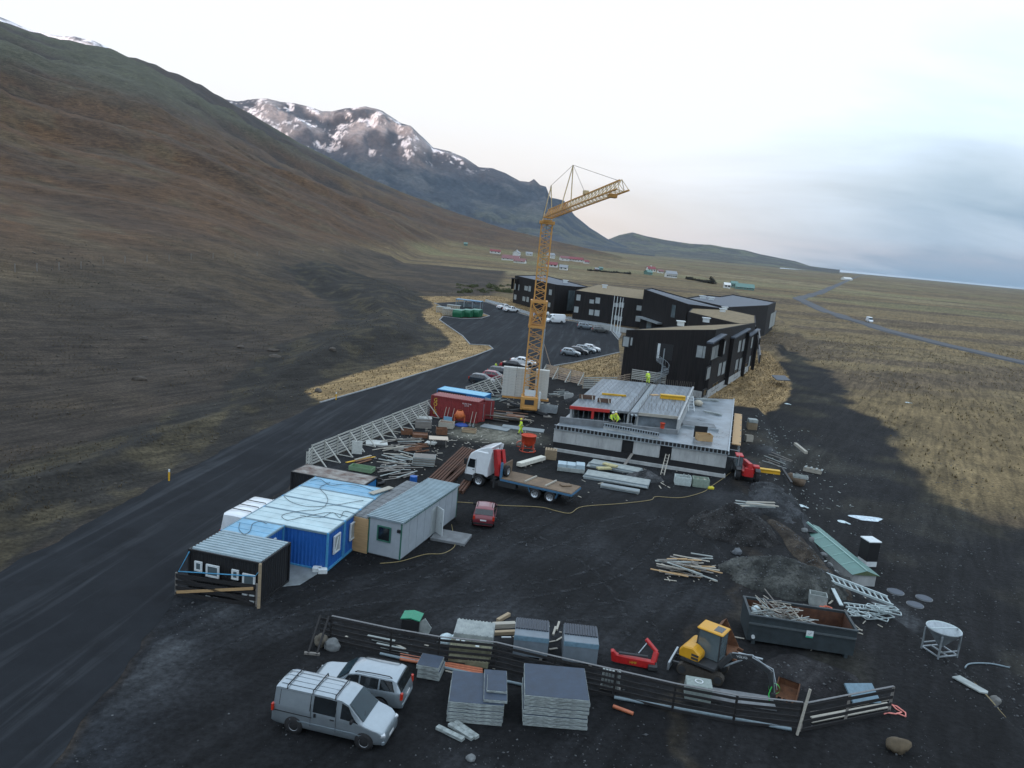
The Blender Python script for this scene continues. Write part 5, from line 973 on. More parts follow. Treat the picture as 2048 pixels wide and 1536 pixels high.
# ---------------- mini excavator ----------------
EY = mat('excavator_yellow', (0.58,0.29,0.015), 0.42, 0, 0.08, 3); DK = mat('machine_grey', (0.030,0.032,0.034), 0.55); MUD = mat('muddy_track', (0.045,0.038,0.030), 0.9, 0, 0.3, 8, 0.4, 20); RUSTB = mat('rusty_bucket', (0.14,0.062,0.03), 0.8, 0, 0.4, 5)
a, b = P(1398,1345), P(1545,1392); d = (b-a); ex = thing('mini_excavator', 'yellow mini excavator with black boom beside the skip', 'excavator', Vector((11.75,38.75,0.01)), math.atan2(d.y,d.x)); ML = 2.3
def track(y):
    pr = []; 
    for k in range(9): t_ = -math.pi/2+math.pi*k/8; pr.append((0.95+0.29*math.cos(t_), 0.29+0.29*math.sin(t_)))
    for k in range(9): t_ = math.pi/2+math.pi*k/8; pr.append((-0.95+0.29*math.cos(t_), 0.29+0.29*math.sin(t_)))
    tk = MB().prism(pr, y-0.2, y+0.2, 'xz').build('track', MUD, ex)
    m = MB(); tot = len(pr)
    for i in range(22): x = -1.0+i*0.095; m.box(x,y-0.21,0.575,x+0.04,y+0.21,0.605).box(x,y-0.21,0.0,x+0.04,y+0.21,0.02)
    stuff(m.build('grouser', MUD, tk))
    for x in (-0.95, 0.95): MB().cyl((x,y-0.215,0.29),(x,y+0.215,0.29),0.2,n=14).build('sprocket', DK, tk)
track(0.72); track(-0.72)
MB().box(-0.7,-0.55,0.3,0.7,0.55,0.62).cyl((0,0,0.6),(0,0,0.74),0.5,n=18).build('undercarriage', DK, ex); MB().box(-1.72,-1.0,0.05,-1.62,1.0,0.48).build('dozer_blade', GALV, ex); MB().bar((-1.65,0.45,0.3),(-0.6,0.45,0.38),0.12).bar((-1.65,-0.45,0.3),(-0.6,-0.45,0.38),0.12).build('blade_arm', DK, ex)
up = Matrix.Rotation(R_(-10), 4, 'Z')
MB().box(-1.0,-0.92,0.74,0.9,0.92,0.92,up).build('deck', DK, ex, 0.02)
MB().prism([(-1.12,0.9),(-0.1,0.9),(0.05,1.0),(0.05,1.35),(-0.35,1.62),(-0.95,1.55),(-1.15,1.3)], -0.95, -0.18, 'xz', up).build('engine_cover', EY, ex, 0.07); MB().prism([(-1.14,0.9),(-0.55,0.9),(-0.55,1.5),(-0.98,1.48),(-1.16,1.25)], -0.18, 0.92, 'xz', up).build('counterweight', EY, ex, 0.06)
for z in (1.02,1.2): MB().box(-0.42,-0.965,z,-0.02,-0.945,z+0.12,up).build('grille', DK, ex)
for x, y in ((-0.5,-0.12),(-0.5,0.9),(0.78,-0.12),(0.78,0.9)): MB().bar(up @ Vector((x,y,0.95)), up @ Vector((x*0.95,y,2.42)), 0.07).build('cab_post', DK, ex)
MB().box(-0.6,-0.2,2.42,0.86,0.97,2.53,up).build('cab_roof', EY, ex, 0.05); MB().box(0.25,0.05,2.531,0.7,0.7,2.54,up).build('roof_hatch', GLASSD, ex); MB().box(-0.48,-0.13,0.95,0.76,-0.11,2.4,up).build('side_glass', GLASS, ex); MB().box(0.77,-0.1,0.98,0.79,0.88,2.4,up).build('front_glass', GLASS, ex); MB().box(-0.5,-0.1,1.5,-0.48,0.88,2.4,up).build('rear_glass', GLASSD, ex); MB().box(-0.48,0.9,0.95,0.76,0.92,2.4,up).build('cab_door', GLASSD, ex)
MB().box(-0.2,0.15,0.95,0.25,0.65,1.3,up).box(-0.28,0.15,1.3,-0.15,0.65,1.85,up).build('seat', DK, ex, 0.04)
q = [up @ Vector(p) for p in ((0.95,-0.3,0.85),(1.5,-0.3,1.75),(2.55,-0.3,2.0),(3.5,-0.3,1.65),(3.85,-0.3,0.6))]
MB().bar(q[0],q[1],0.22,0.30).bar(q[1],q[2],0.2,0.3).build('boom', DK, ex, 0.03); MB().bar(q[2],q[3],0.18,0.26).bar(q[3],q[4],0.16,0.22).build('arm', DK, ex, 0.02); MB().cyl(q[0]+Vector((0.1,0,0.0)),(q[1]+q[2])/2-Vector((0,0,0.18)),0.055).build('boom_ram', GALV, ex); MB().cyl(q[1]+Vector((0.3,0,0.22)),q[2]+Vector((0.5,0,0.12)),0.05).build('arm_ram', GALV, ex)
MB().tube([q[2]+Vector((0,-0.12,0.1)),q[3]+Vector((0.15,-0.12,0.25)),q[4]+Vector((0.15,-0.1,0.3))],0.025).tube([q[1]+Vector((0,-0.14,0.2)),q[2]+Vector((0,-0.14,0.25)),q[3]+Vector((0.2,-0.12,0.1)),q[4]+Vector((0.05,-0.1,0.1))],0.02).build('hose', GALV, ex)
MB().lathe([(0.28,-0.03),(0.28,0.03)], q[4]+Vector((0.0,-0.0,0.28)), 14, 'y').tube([q[4]+Vector((-0.12,-0.15,0.4)),q[4]+Vector((-0.2,-0.2,0.0)),q[4]+Vector((-0.1,-0.2,-0.4))],0.03).build('green_sling', mat('green_sling',(0.05,0.55,0.10),0.6), ex); MB().box(-0.12,-0.12,-0.25,0.12,0.12,0.05).build('hitch', DK, ex, 0.02, q[4])
text(ex, 'VOLVO', 0.17, up @ Matrix.Translation((2.05,-0.405,1.89)) @ Matrix.Rotation(R_(-12),4,'Y') @ RXM, WHITEP)
def bucket(name, label, loc, rz, s, m, tilt=0):
    o = thing(name, label, 'bucket', loc, rz); pr = [(0.0,0.05),(0.35,0.0),(0.65,0.12),(0.8,0.4),(0.7,0.75),(0.55,0.9)]; pr = [(a*s,b*s) for a,b in pr]; n = len(pr); wd = 0.55*s
    v = [(a,-wd,b) for a,b in pr]+[(a,wd,b) for a,b in pr]; MB().add(v,[(i,i+1,n+i+1,n+i) for i in range(n-1)]).build('shell', m, o).rotation_euler = (0,R_(tilt),0)
    for y in (-wd, wd): MB().prism(pr, y-0.02, y+0.02, 'xz').build('side_plate', m, o).rotation_euler = (0,R_(tilt),0)
    for k in range(4): MB().bar((0.0,-wd+wd*2*(k+.5)/4,0.05*s),(-0.18*s,-wd+wd*2*(k+.5)/4,0.02*s),0.08*s).build('tooth', m, o)
    return o
bucket('digging_bucket', 'rusty digging bucket standing behind the excavator cab', P(1474,1322)+Vector((0,0.6,0.05)), R_(150), 1.7, RUSTB); bucket('digging_bucket', 'small tan digging bucket on the ground under the excavator boom', Vector((15.55,36.75,0.05)), R_(60), 0.95, RUSTB)
# red folded loading crane lying on the ground
r0 = P(1222,1325); rd = P(1310,1338)-r0; o = thing('folded_crane', 'red folded hydraulic crane arm lying on the ground behind the fence', 'crane arm', Vector((r0.x,r0.y,0.02)), math.atan2(rd.y,rd.x))
MB().prism([(0,0.15),(0.25,0.1),(2.1,0.0),(2.35,0.15),(2.3,0.42),(0.7,0.5),(0.25,0.55),(0.05,0.75),(-0.1,0.7)], -0.16, 0.16, 'xz').build('main_boom', CRRED, o, 0.03); MB().bar((2.25,0.05,0.35),(2.35,0.25,0.85),0.28,0.22).bar((2.4,0.3,0.8),(1.75,0.55,1.35),0.26,0.14).build('folding_arm', CRRED, o, 0.03); MB().cyl((0.35,0,0.62),(1.9,0.05,0.6),0.07).build('ram', DK, o); MB().cyl((1.4,0.1,0.7),(1.85,0.5,1.2),0.03).build('link', GALV, o); MB().box(1.95,-0.35,0.0,2.45,0.4,0.3).build('foot', DK, o, 0.05); text(o, 'HMF', 0.2, Matrix.Translation((1.15,-0.165,0.24)) @ RXM, mat('yellow_mark',(0.55,0.4,0.03),0.5))
# ---------------- red telehandler ----------------
t0 = P(1490,962); te = thing('telehandler', 'red telehandler with big black tyres parked at the right end of the shell', 'telehandler', Vector((t0.x+0.35,t0.y+1.5,0.01)), R_(82))
for x in (-1.35, 1.35):
    for s in (-1, 1): wheel(te, x, s*0.95, 0.62, 0.45)
MB().box(-1.9,-0.55,0.55,1.7,0.55,1.0).build('chassis', CRRED, te, 0.04); MB().prism([(-1.2,0.9),(0.4,0.9),(0.4,1.35),(-0.6,1.6),(-1.2,1.55)], -1.2, -0.55, 'xz').build('engine_cover', CRRED, te, 0.06)
MB().box(-0.75,0.45,0.7,0.75,1.2,1.25).build('cab_base', DK, te); MB().box(-0.7,0.47,1.25,0.7,1.18,2.2,None,(0.06,0.04)).build('cab_glass', GLASS, te); MB().box(-0.72,0.45,2.2,0.7,1.2,2.34).build('cab_roof', CRRED, te, 0.04)
MB().bar((-2.1,-0.1,1.75),(2.2,-0.1,1.15),0.42,0.48).build('boom', CRRED, te, 0.04); MB().bar((2.0,-0.1,1.2),(2.7,-0.1,0.9),0.3,0.34).build('inner_boom', DK, te, 0.02); MB().box(-2.2,-0.42,0.6,-1.85,0.42,1.5).build('counterweight', CRRED, te, 0.05)
for s in (-0.4, 0.4): MB().box(2.75,s-0.12,0.1,2.85,s+0.12,0.9).box(2.85,s-0.06,0.1,3.9,s+0.06,0.16).build('fork', DK, te)
for s in (-1, 1): MB().prism([(-2.0,1.2),(-1.7,1.36),(-1.0,1.36),(-0.75,1.2)], s*0.95-0.24, s*0.95+0.24, 'xz').build('mudguard', DK, te); MB().box(-0.05,-0.08,0,0.05,0.08,0.12).build('tail_light', LAMPR, te, 0, (-1.95,s*0.5,1.0))
ibeam('formwork_beam', 'yellow formwork beam on the ground right of the red telehandler', 'beam', P(1533,945), R_(-8), 2.7, 0.6, 0.4, YEL)
# ======================= TOWER CRANE =======================
CRY = mat('crane_yellow', (0.55, 0.28, 0.075), 0.5, 0, 0.12, 2); CRP = mat('jib_cream', (0.56, 0.43, 0.24), 0.5, 0, 0.12, 2)
cx, cy = 2.45, 99.9
tc_ = thing('tower_crane', 'tall yellow lattice tower crane with pale counterweight blocks at its base', 'crane', (cx, cy, 0))
def lattice(parent, z0, z1, w, n, mt, name='mast_section', r=0.10):
    o = MB(); h = w/2
    for sx in (-h, h):
        for sy in (-h, h): o.bar((sx,sy,z0),(sx,sy,z1),r*1.5)
    sec = o.build(name, mt, parent); st = (z1-z0)/n
    for k in range(n):
        a, b = z0+k*st, z0+(k+1)*st; f = k % 2
        for p0, p1 in (((-h,-h),(h,-h)),((h,-h),(h,h)),((h,h),(-h,h)),((-h,h),(-h,-h))):
            q0, q1 = (p0, p1) if f else (p1, p0); MB().bar((*q0,a),(*q1,b),r*0.75).build('brace', mt, sec)
            if k % 2 == 0: MB().bar((*p0,a),(*p1,a),r*0.7).build('strut', mt, sec)
    return sec
lattice(tc_, 1.9, 13.2, 1.75, 14, CRY); lattice(tc_, 11.6, 24.4, 1.35, 18, CRY)
sl = MB()
for s in (-1, 1): sl.bar((s*0.98,-0.98,11.2),(s*0.98,-0.98,14.4),0.16).bar((s*0.98,0.98,11.2),(s*0.98,0.98,14.4),0.16)
for z in (11.2, 14.4):
    for q in (((-1,-1),(1,-1)),((1,-1),(1,1)),((1,1),(-1,1)),((-1,1),(-1,-1))): sl.bar((q[0][0]*0.98,q[0][1]*0.98,z),(q[1][0]*0.98,q[1][1]*0.98,z),0.22,0.3)
for q in (((-1,-1),(1,-1)),((1,-1),(1,1))): sl.bar((q[0][0]*.98,q[0][1]*.98,11.2),(q[1][0]*.98,q[1][1]*.98,14.4),0.12).bar((q[1][0]*.98,q[1][1]*.98,11.2),(q[0][0]*.98,q[0][1]*.98,14.4),0.12)
sl.build('telescoping_collar', CRY, tc_)
MB().box(-1.1,-1.3,0.35,1.1,0.9,2.1).build('machinery_deck', CRY, tc_, 0.06); MB().box(-0.6,-1.34,1.1,0.6,-1.28,1.75).build('deck_recess', DK, tc_); MB().box(-0.9,-1.4,0.45,0.9,-1.3,0.75).build('deck_beam', CRY, tc_, 0.03); MB().cyl((0,0,0.1),(0,0,0.4),1.2,n=24).build('slew_ring', DK, tc_)
for a in (45,135,225,315):
    d = Vector((math.cos(R_(a)), math.sin(R_(a)), 0)); g = MB().bar(d*0.6+Vector((0,0,0.28)), d*3.4+Vector((0,0,0.28)), 0.35, 0.32).build('outrigger', DK, tc_); MB().box(-0.45,-0.45,0,0.45,0.45,0.12).build('foot_pad', WOODG, g, 0, d*3.4)
MB().box(-0.68,-1.0,2.2,0.68,-0.95,3.0).build('sign_board', WHITEP, tc_); MB().box(1.15,-0.9,0.6,1.4,-0.5,2.8).build('control_box', WHITEP, tc_)
blk = MB().box(-0.88,-0.45,0,0.88,0.45,0.38).mesh('counterweight_block', mat('pale_ballast', (0.50,0.50,0.46), 0.8, 0, 0.12, 2), 0.02)
for sx in (-1.55, 1.55):
    for k in range(10):
        for c2 in (-0.9, 0.9) if sx < 0 else (0.0,):
            meshobj('counterweight_block', blk, tc_, (sx-0.0+(c2*0.0)-0.05+(c2 if sx < 0 else 0)-(0.35 if sx < 0 else 0), 2.4, 1.35+k*0.39))
MB().box(-3.6,1.9,1.1,2.6,2.9,1.33).box(-0.5,0.6,1.1,0.5,1.9,1.33).build('ballast_frame', CRY, tc_)
root = Vector((2.45-cx, 99.0-cy, 24.9)); tip = Vector((8.0-cx, 70.0-cy, 27.05))
ax = (tip-root).normalized(); sd_ = ax.cross(Vector((0,0,1))).normalized(); upj = sd_.cross(ax).normalized()
jb = MB(); W2, HJ = 0.55, 0.95; n = 24
def jp(s, c): return root + (tip-root)*s + {'l': -sd_*W2, 'r': sd_*W2, 't': upj*HJ}[c]
for s in 'lr': jb.bar(jp(0,s), jp(1,s), 0.13)
jb.bar(jp(0,'t'), jp(0.96,'t'), 0.13); jib = jb.build('jib', CRY, tc_)
for k in range(n):
    s0, s1 = k/n, (k+1)/n; m_j = CRY if k < 9 else CRP; q = MB()
    for c in 'lr': q.bar(jp(s0,c), jp((s0+s1)/2,'t'), 0.045).bar(jp((s0+s1)/2,'t'), jp(s1,c), 0.045)
    q.bar(jp(s0,'l'), jp(s1,'r'), 0.045).bar(jp(s0,'l'), jp(s0,'r'), 0.045); q.build('jib_bracing', m_j, jib)
MB().bar(jp(0,'l'), jp(0,'r'), 0.2).bar(jp(0,'l')-Vector((0,0,0.4)), jp(0,'r')-Vector((0,0,0.4)), 0.3).box(-0.95,-0.95,24.1,0.95,0.95,24.5).build('jib_foot', CRY, tc_, 0.02); MB().box(-0.4,-0.5,0,0.4,0.5,0.35).build('trolley', CRY, tc_, 0.03, jp(0.9,'l')+sd_*W2-upj*0.4); MB().box(-0.3,-0.3,0,0.3,0.3,0.4).build('winch', CRP, tc_, 0.03, jp(0.58,'t'))
T1 = Vector((0.05,0.4,28.9)); s2 = root+(tip-root)*0.30; T2 = s2+Vector((0.35,0.0,5.1))
for s in (-0.6, 0.6): MB().bar((s,0.5,24.4), T1, 0.11).build('tower_strut', CRP, tc_); MB().bar(s2+sd_*s, T2, 0.11).build('jib_strut', CRP, tc_)
for a, b in ((T1,T2),(T2,jp(0.58,'t')),(T2,jp(0.95,'t')),(T1,Vector((-0.7,0.9,24.4))),(T1,Vector((-0.3,1.5,3.0)))): MB().cyl(a, b, 0.022, n=5).build('pendant_rope', DK, tc_)

# ======================= FENCES =======================
DARKB = mat('tarred_board', (0.015,0.014,0.014), 0.75, 0, 0.4, 3, stretch=(0.5,6,6)); BARR = mat('barrier_board', (0.42,0.42,0.38), 0.85, 0, 0.2, 2, stretch=(0.4,5,5)); BARN = mat('barrier_board_fresh', (0.42,0.32,0.24), 0.85, 0, 0.25, 2, stretch=(0.4,5,5))
def fence(name, label, cat, pts, h, nr, rh, step, bm_, pm, brace=0, capm=None, lean=0.0, z0=0.12, group=None):
    o = thing(name, label, cat, (pts[0].x, pts[0].y, 0), 0, group); off = Vector((pts[0].x, pts[0].y, 0)); first = True
    for i in range(len(pts)-1):
        a, b = pts[i]-off, pts[i+1]-off; a.z = b.z = 0; L_ = (b-a).length; n = max(1, round(L_/step)); d = (b-a).normalized(); nn = Vector((-d.y, d.x, 0))
        for k in range(n+1):
            p = a+(b-a)*(k/n)
            if k == 0 and i > 0: continue
            w_ = 0.10; MB().bar(p, p+Vector((0,0,h+0.05))+nn*lean, w_).build('post', pm, o)
            if brace: MB().bar(p+Vector((0,0,h*0.92)), p-nn*brace+Vector((0,0,0.04)), 0.14, 0.07).build('raking_brace', pm, o); MB().bar(p+Vector((0,0,0.06)), p-nn*brace+Vector((0,0,0.06)), 0.10, 0.06).build('foot_board', pm, o)
        for k in range(n):
            p, q = a+(b-a)*(k/n), a+(b-a)*((k+1)/n)
            for j in range(nr):
                z = z0+(h-z0-rh/2)*j/(nr-1)+random.uniform(-0.02,0.02); e = d*0.02; sk = nn*0.075*(1 if brace else -1)
                MB().bar(p+sk+e*0+Vector((0,0,z)), q+sk-e+Vector((0,0,z+random.uniform(-.015,.015))), 0.03, rh).build('rail', bm_, o)
            if capm: MB().bar(p+Vector((0,0,h+0.07)), q+Vector((0,0,h+0.07)), 0.10, 0.03).build('top_cap', capm, o)
    return o
CAPM = mat('grey_cap', (0.16,0.16,0.16), 0.7)
dfp = PP([(661,1283),(780,1309),(875,1326),(988,1337),(1105,1366),(1226,1394),(1344,1422),(1466,1446),(1596,1460)])
df = fence('board_fence', 'long fence of dark tarred boards running across the foreground', 'fence', dfp, 1.42, 5, 0.135, 3.2, DARKB, DARKB, 0, CAPM)
for s in (0, 0.45): MB().bar((-0.15-s,0.0,1.45),(-0.35-s,-1.5,0.03),0.10).build('raking_brace', DARKB, df)
MB().bar((-0.2,-1.45,0.06),(-1.0,-1.45,0.06),0.12).build('foot_board', WOODG, df)
for z in (0.25,0.55,0.85,1.2): MB().bar((-0.05,-0.02,z),(-0.62,0.1,z),0.03,0.16).build('rail', DARKB, df)
df2 = fence('board_fence', 'short tarred board fence section angling back at the right end', 'fence', PP([(1600,1462),(1690,1443),(1777,1425)]), 1.42, 4, 0.17, 3.2, DARKB, WOODG, 0, CAPM)
tag(MB().bar((0,0,0),(0.35,0.25,2.3),0.10).build('fence_stake', WOODP, None, loc=P(1594,1470)), 'pale timber stake standing where the two dark fence sections meet', 'stake')
tag(MB().bar((0,0,0),(0,0,2.7),0.14).build('gate_post', WOOD, None, loc=P(519,1214)+Vector((0,-0.15,0))), 'brown timber post at the corner of the black container', 'post')
gp = [P(352,1190), P(512,1213)]; gt = fence('yard_gate', 'dark plank gate with a pale diagonal brace in front of the black container', 'gate', gp, 1.35, 4, 0.24, 4.6, DARKB, WOODG); gd = gp[1]-gp[0]; nn = Vector((gd.y,-gd.x,0)).normalized()*0.13
MB().bar(nn+Vector((0.1,0,0.25)), gd*0.97+nn+Vector((0,0,1.15)), 0.05, 0.16).build('diagonal_brace', PLY, gt); MB().bar(nn+Vector((0.1,0,1.2)), gd*0.97+nn+Vector((0,0,0.2)), 0.05, 0.16).build('diagonal_brace', DARKB, gt)
tag(MB().tube([Vector((-17.6,42.1,2.55)), Vector((-18.0,41.6,1.5)), Vector((-13.4,41.0,1.95)), Vector((-13.15,41.2,2.3))], 0.035).build('blue_strap', mat('blue_strap',(0.05,0.25,0.42),0.6)), 'blue strap tied across the front of the black container', 'strap')
b1 = PP([(622,932),(868,826)]); fence('timber_barrier', 'long slatted pale timber barrier with raking braces along the road', 'barrier', [b1[0], b1[1]], 1.95, 7, 0.16, 2.3, BARR, BARR, 1.7, None); 
e1 = fence('timber_barrier', 'short curved end of the slatted barrier beside the rusty container', 'barrier', [P(612,946), b1[0]], 1.9, 7, 0.16, 1.4, BARR, BARR)
b2_ = PP([(930,802),(1000,775)]); fence('timber_barrier', 'slatted braced barrier section rising behind the blue shipping container', 'barrier', b2_, 1.95, 6, 0.17, 2.2, BARR, BARR, 1.6)
fence('timber_barrier', 'slatted reddish timber barrier left of the crane counterweights', 'barrier', PP([(1002,775),(1040,783)]), 1.95, 6, 0.19, 2.2, BARN, BARR)
fence('timber_barrier', 'slatted reddish timber barrier right of the crane mast', 'barrier', PP([(1090,752),(1165,770)]), 2.0, 7, 0.20, 2.6, BARN, BARR, 1.3)
fence('timber_barrier', 'level slatted barrier between the crane and the hotel', 'barrier', PP([(1165,777),(1232,776)]), 1.8, 6, 0.17, 2.5, BARR, WOOD)
fence('timber_barrier', 'slatted barrier at the ramp below the spiral staircase', 'barrier', PP([(1234,776),(1270,768),(1300,762)]), 2.0, 6, 0.17, 2.2, BARN, WOOD); fence('timber_barrier', 'upper slatted barrier against the black hotel gable', 'barrier', [V2(19.2,124.8), V2(24.4,123.0)], 3.1, 6, 0.17, 2.2, BARR, WOODG, z0=1.6)
tag(MB().box(-2.3,-0.15,0,2.3,0.15,1.7).build('concrete_wall', CONC, None, loc=V2(23.2,119.8), rz=R_(-22)), 'low pale concrete wall below the spiral staircase', 'wall')
# street lamp next to the crane
lp_ = P(1081,745); o = thing('street_lamp', 'grey street lamp post with two shrouded heads right of the crane mast', 'lamp', lp_); MB().cyl((0,0,0),(0,0,9.0),0.16,0.10,10).build('pole', GALV, o); MB().bar((0,0,8.6),(1.0,-0.1,9.3),0.10).bar((0,0,8.9),(0.3,0,10.0),0.10).build('bracket_arm', GALV, o)
for q in ((1.2,-0.1,9.5),(0.2,0,10.1)): MB().lathe([(0.0,-0.3),(0.22,-0.2),(0.26,0.1),(0.1,0.35),(0,0.36)], q, 10).build('lamp_head', WHITEP, o)
MB().bar((0,0,5.2),(2.1,0.3,0.1),0.10).bar((0,0,5.2),(-1.8,0.2,0.1),0.10).build('stay', BARN, o)
for i, (x, y) in enumerate(((338,962),(672,800))):
    p = G(x, y); o = thing('marker_post', ['yellow roadside marker post nearer the viewer', 'yellow roadside marker post at the start of the dry grass verge'][i], 'post', p); MB().box(-0.06,-0.04,-0.3,0.06,0.04,0.78).build('shaft', mat('marker_yellow',(0.65,0.36,0.02),0.5), o); MB().box(-0.06,-0.04,0.78,0.06,0.04,1.0).build('reflector_cap', WHITEP, o)

# ======================= STACKS AND YARD CLUTTER =======================
SLABT = mat('slab_top', (0.030,0.046,0.072), 0.6, 0, 0.25, 2.5, 0.2, 20); SLABS = mat('slab_edge', (0.25,0.28,0.27), 0.85, 0, 0.6, 3, 0.4, 14, stretch=(1,1,5))
def slab(label, c, rz, w, d, z, h, group): 
    o = thing('concrete_slab', label, 'slab', Vector((c.x, c.y, z)), rz, group); j = random.uniform(-.03,.03); MB().box(-w/2+j,-d/2+j,0,w/2+j,d/2+j,h-0.012).build('slab_core', SLABS, o, 0.012); MB().box(-w/2+j+0.02,-d/2+j+0.02,h-0.012,w/2+j-0.02,d/2+j-0.02,h).build('top_face', SLABT, o); return o
def slabstack(px, py, w, d, n, h, rz, where, group):
    p = P(px, py); c = Vector((p.x, p.y, 0)) + Vector((0, d/2, 0))
    for k in range(n):
        lv = 'topmost' if k == n-1 else ORD[k]+(' from the bottom' if k else '')
        slab(f'{"concrete slab, "+lv+" of "+where}', c+Vector((random.uniform(-.04,.04), random.uniform(-.03,.03), 0)), rz+random.uniform(-.01,.01), w, d, 0.02+k*(h+0.012), h, group)
    return c, 0.02+n*(h+0.012)
slabstack(1108,1457,3.0,2.75,8,0.185,R_(1),'the tall slab stack in front of the fence','slabs in the tall stack')
c, zt = slabstack(948,1448,2.55,2.6,6,0.16,R_(1),'the middle slab stack','slabs in the middle stack')
slab('half-width concrete slab lying on the right of the middle slab stack', c+Vector((0.85,0.15,0)), R_(2), 1.1, 2.55, zt, 0.15, None); slab('smallest concrete slab on top of the middle slab stack', c+Vector((0.92,0.1,0)), R_(1), 0.95, 1.35, zt+0.16, 0.12, None)
slabstack(858,1360,1.15,1.15,3,0.24,R_(-8),'the small stack behind the silver off-roader','slabs in the small stack')
for i, (x, y, r) in enumerate(((900,1470,-30),(922,1466,-38),(932,1463,-42))):
    tag(MB().box(-0.72,-0.13,0,0.72,0.13,0.15).build('concrete_kerbstone', SLABS, None, 0.01, P(x,y)+Vector((0,0,0.02)), R_(r)), ['left','middle','right'][i]+' of three loose kerbstones in front of the middle slab stack', 'kerbstone')
# roofing sheets, two crates of dark tiles, bin, boards
o = thing('sheet_stack', 'leaning stack of pale weathered corrugated sheets behind the dark fence', 'sheet stack', P(940,1322)+Vector((0,0,0.02)), R_(-3)); PALES = mat('pale_weathered_sheet', (0.27,0.305,0.295), 0.7, 0, 0.25, 2, var2=(0.36,0.39,0.37)); OLIV = mat('stained_sheet', (0.17,0.165,0.105), 0.8, 0, 0.35, 3)
for q, mt, nm in (((-1.05,0.6,0.0,1.05,2.2,1.15),PALES,'sheet_bundle'),((-1.15,-0.1,0.0,1.05,0.9,0.75),OLIV,'sheet_bundle'),((-1.1,-0.6,0,1.0,0.2,0.35),OLIV,'sheet_bundle')):
    MB().box(*q).build(nm, mt, o, 0.02); nn_ = 11
    for k in range(nn_): x = q[0]+(q[3]-q[0])*(k+.5)/nn_; MB().box(x-0.03,q[1],q[5],x+0.03,q[4],q[5]+0.03).build('sheet_rib', mt, o)
for q in ((-0.6,0.45,0.76),(-0.9,0.5,0.76),(0.2,0.1,0.76)): MB().box(q[0],q[1],q[2],q[0]+0.2,q[1]+0.12,q[2]+0.035).build('paper_tag', WHITEP, o)
GREYW = mat('grey_wrap', (0.15,0.18,0.205), 0.5, 0, 0.15, 1.5); SLATE = mat('slate_tile', (0.030,0.038,0.052), 0.5, 0, 0.2, 6); BLUW = mat('blue_grey_band', (0.13,0.22,0.28), 0.5)
for i, (x, y) in enumerate(((1060,1318),(1159,1330))):
    p = P(x, y); o = thing('tile_crate', ['left','right'][i]+' of two grey wrapped crates topped with dark slats behind the fence', 'crate', Vector((p.x,p.y+0.85,0.0)), R_(-2), 'tile crates'); MB().box(-0.93,-0.85,0.1,0.93,1.05,1.30).build('crate_body', GREYW, o, 0.02); MB().box(-0.94,-0.87,1.02,0.94,-0.845,1.28).build('band', BLUW, o)
    for k in range(13):
        x0 = -0.9+k*0.14; MB().box(x0,-0.15,1.30,x0+0.11,1.02,1.37).build('tile_slat', SLATE, o)
    for s in (-0.6,0.6): MB().box(s-0.08,-0.85,0,s+0.08,1.0,0.1).build('runner', WOODG, o)
o = thing('wheelie_bin', 'black rubbish bin with a dented green lid behind the fence', 'bin', P(822,1262), R_(-6)); MB().box(-0.5,-0.4,0.05,0.5,0.45,0.85).build('bin_body', BLACKC, o, 0.04); MB().prism([(-0.55,0.86),(0.0,0.95),(0.55,0.86),(0.55,0.91),(0.0,1.02),(-0.55,0.91)],-0.46,0.5,'xz').build('lid', mat('green_lid',(0.02,0.22,0.12),0.5,0,0.2,4), o); [MB().cyl((s*0.4,-0.42,0.08),(s*0.4,-0.34,0.08),0.08,n=10).build('castor', TYRE, o) for s in (-1,1)]
tag(MB().prism([(0,0),(0.7,0.05),(0.85,0.5),(0.45,1.0),(0.1,0.7)],0,0.05,'xz').build('broken_sheet', PALES, None, loc=P(832,1268)+Vector((0,0,0.01)), rz=R_(-10)), 'broken pale panel leaning beside the green lidded bin', 'panel')
tag(MB().lathe([(0.0,0.0),(0.5,0.05),(0.45,0.3),(0.15,0.5),(0,0.5)],n=8).bar((0.3,0,0.3),(0.9,0.5,0.6),0.25,0.15).build('plastic_sheet', mat('pale_plastic',(0.50,0.60,0.62),0.4), None, loc=P(893,1285)), 'crumpled pale plastic sheet left of the corrugated sheets', 'sheet')
def lie(name, cat, label, p0, p1, w, h, m, z=0.02, group=None, zz=None):
    a, b = P(*p0), P(*p1); a.z = b.z = 0; c = (a+b)/2; d = b-a; o = MB().box(-d.length/2,-w/2,0,d.length/2,w/2,h).build(name, m, None, 0.004 if w > 0.1 else 0, Vector((c.x,c.y,z)), math.atan2(d.y,d.x)); return tag(o, label, cat, group)
def pipe(label, p0, p1, r, m, group=None):
    a, b = P(*p0), P(*p1); a.z = b.z = r+0.01; c = (a+b)/2; return tag(MB().cyl(a-c,b-c,r,n=12).build('pipe', m, None, loc=c), label, 'pipe', group)
ORP = mat('orange_pipe', (0.42,0.13,0.06), 0.45); GRP = mat('pale_grey_pipe', (0.17,0.225,0.25), 0.45)
pipe('long pale grey pipe lying in front of the left half of the dark fence', (760,1310),(1160,1398),0.075,GRP); pipe('long pale grey pipe lying under the right half of the dark fence', (1228,1398),(1582,1462),0.085,GRP)
for i in range(3): pipe('orange drain pipe on the ground before the fence, '+['nearest the fence','in the middle of three','nearest the viewer of three'][i], (800,1312+i*4.5),(965,1342+i*4.5),0.075,ORP,'orange pipes before the fence')
pipe('short orange pipe offcut lying alone in front of the fence', (1226,1416),(1266,1431),0.09,ORP)
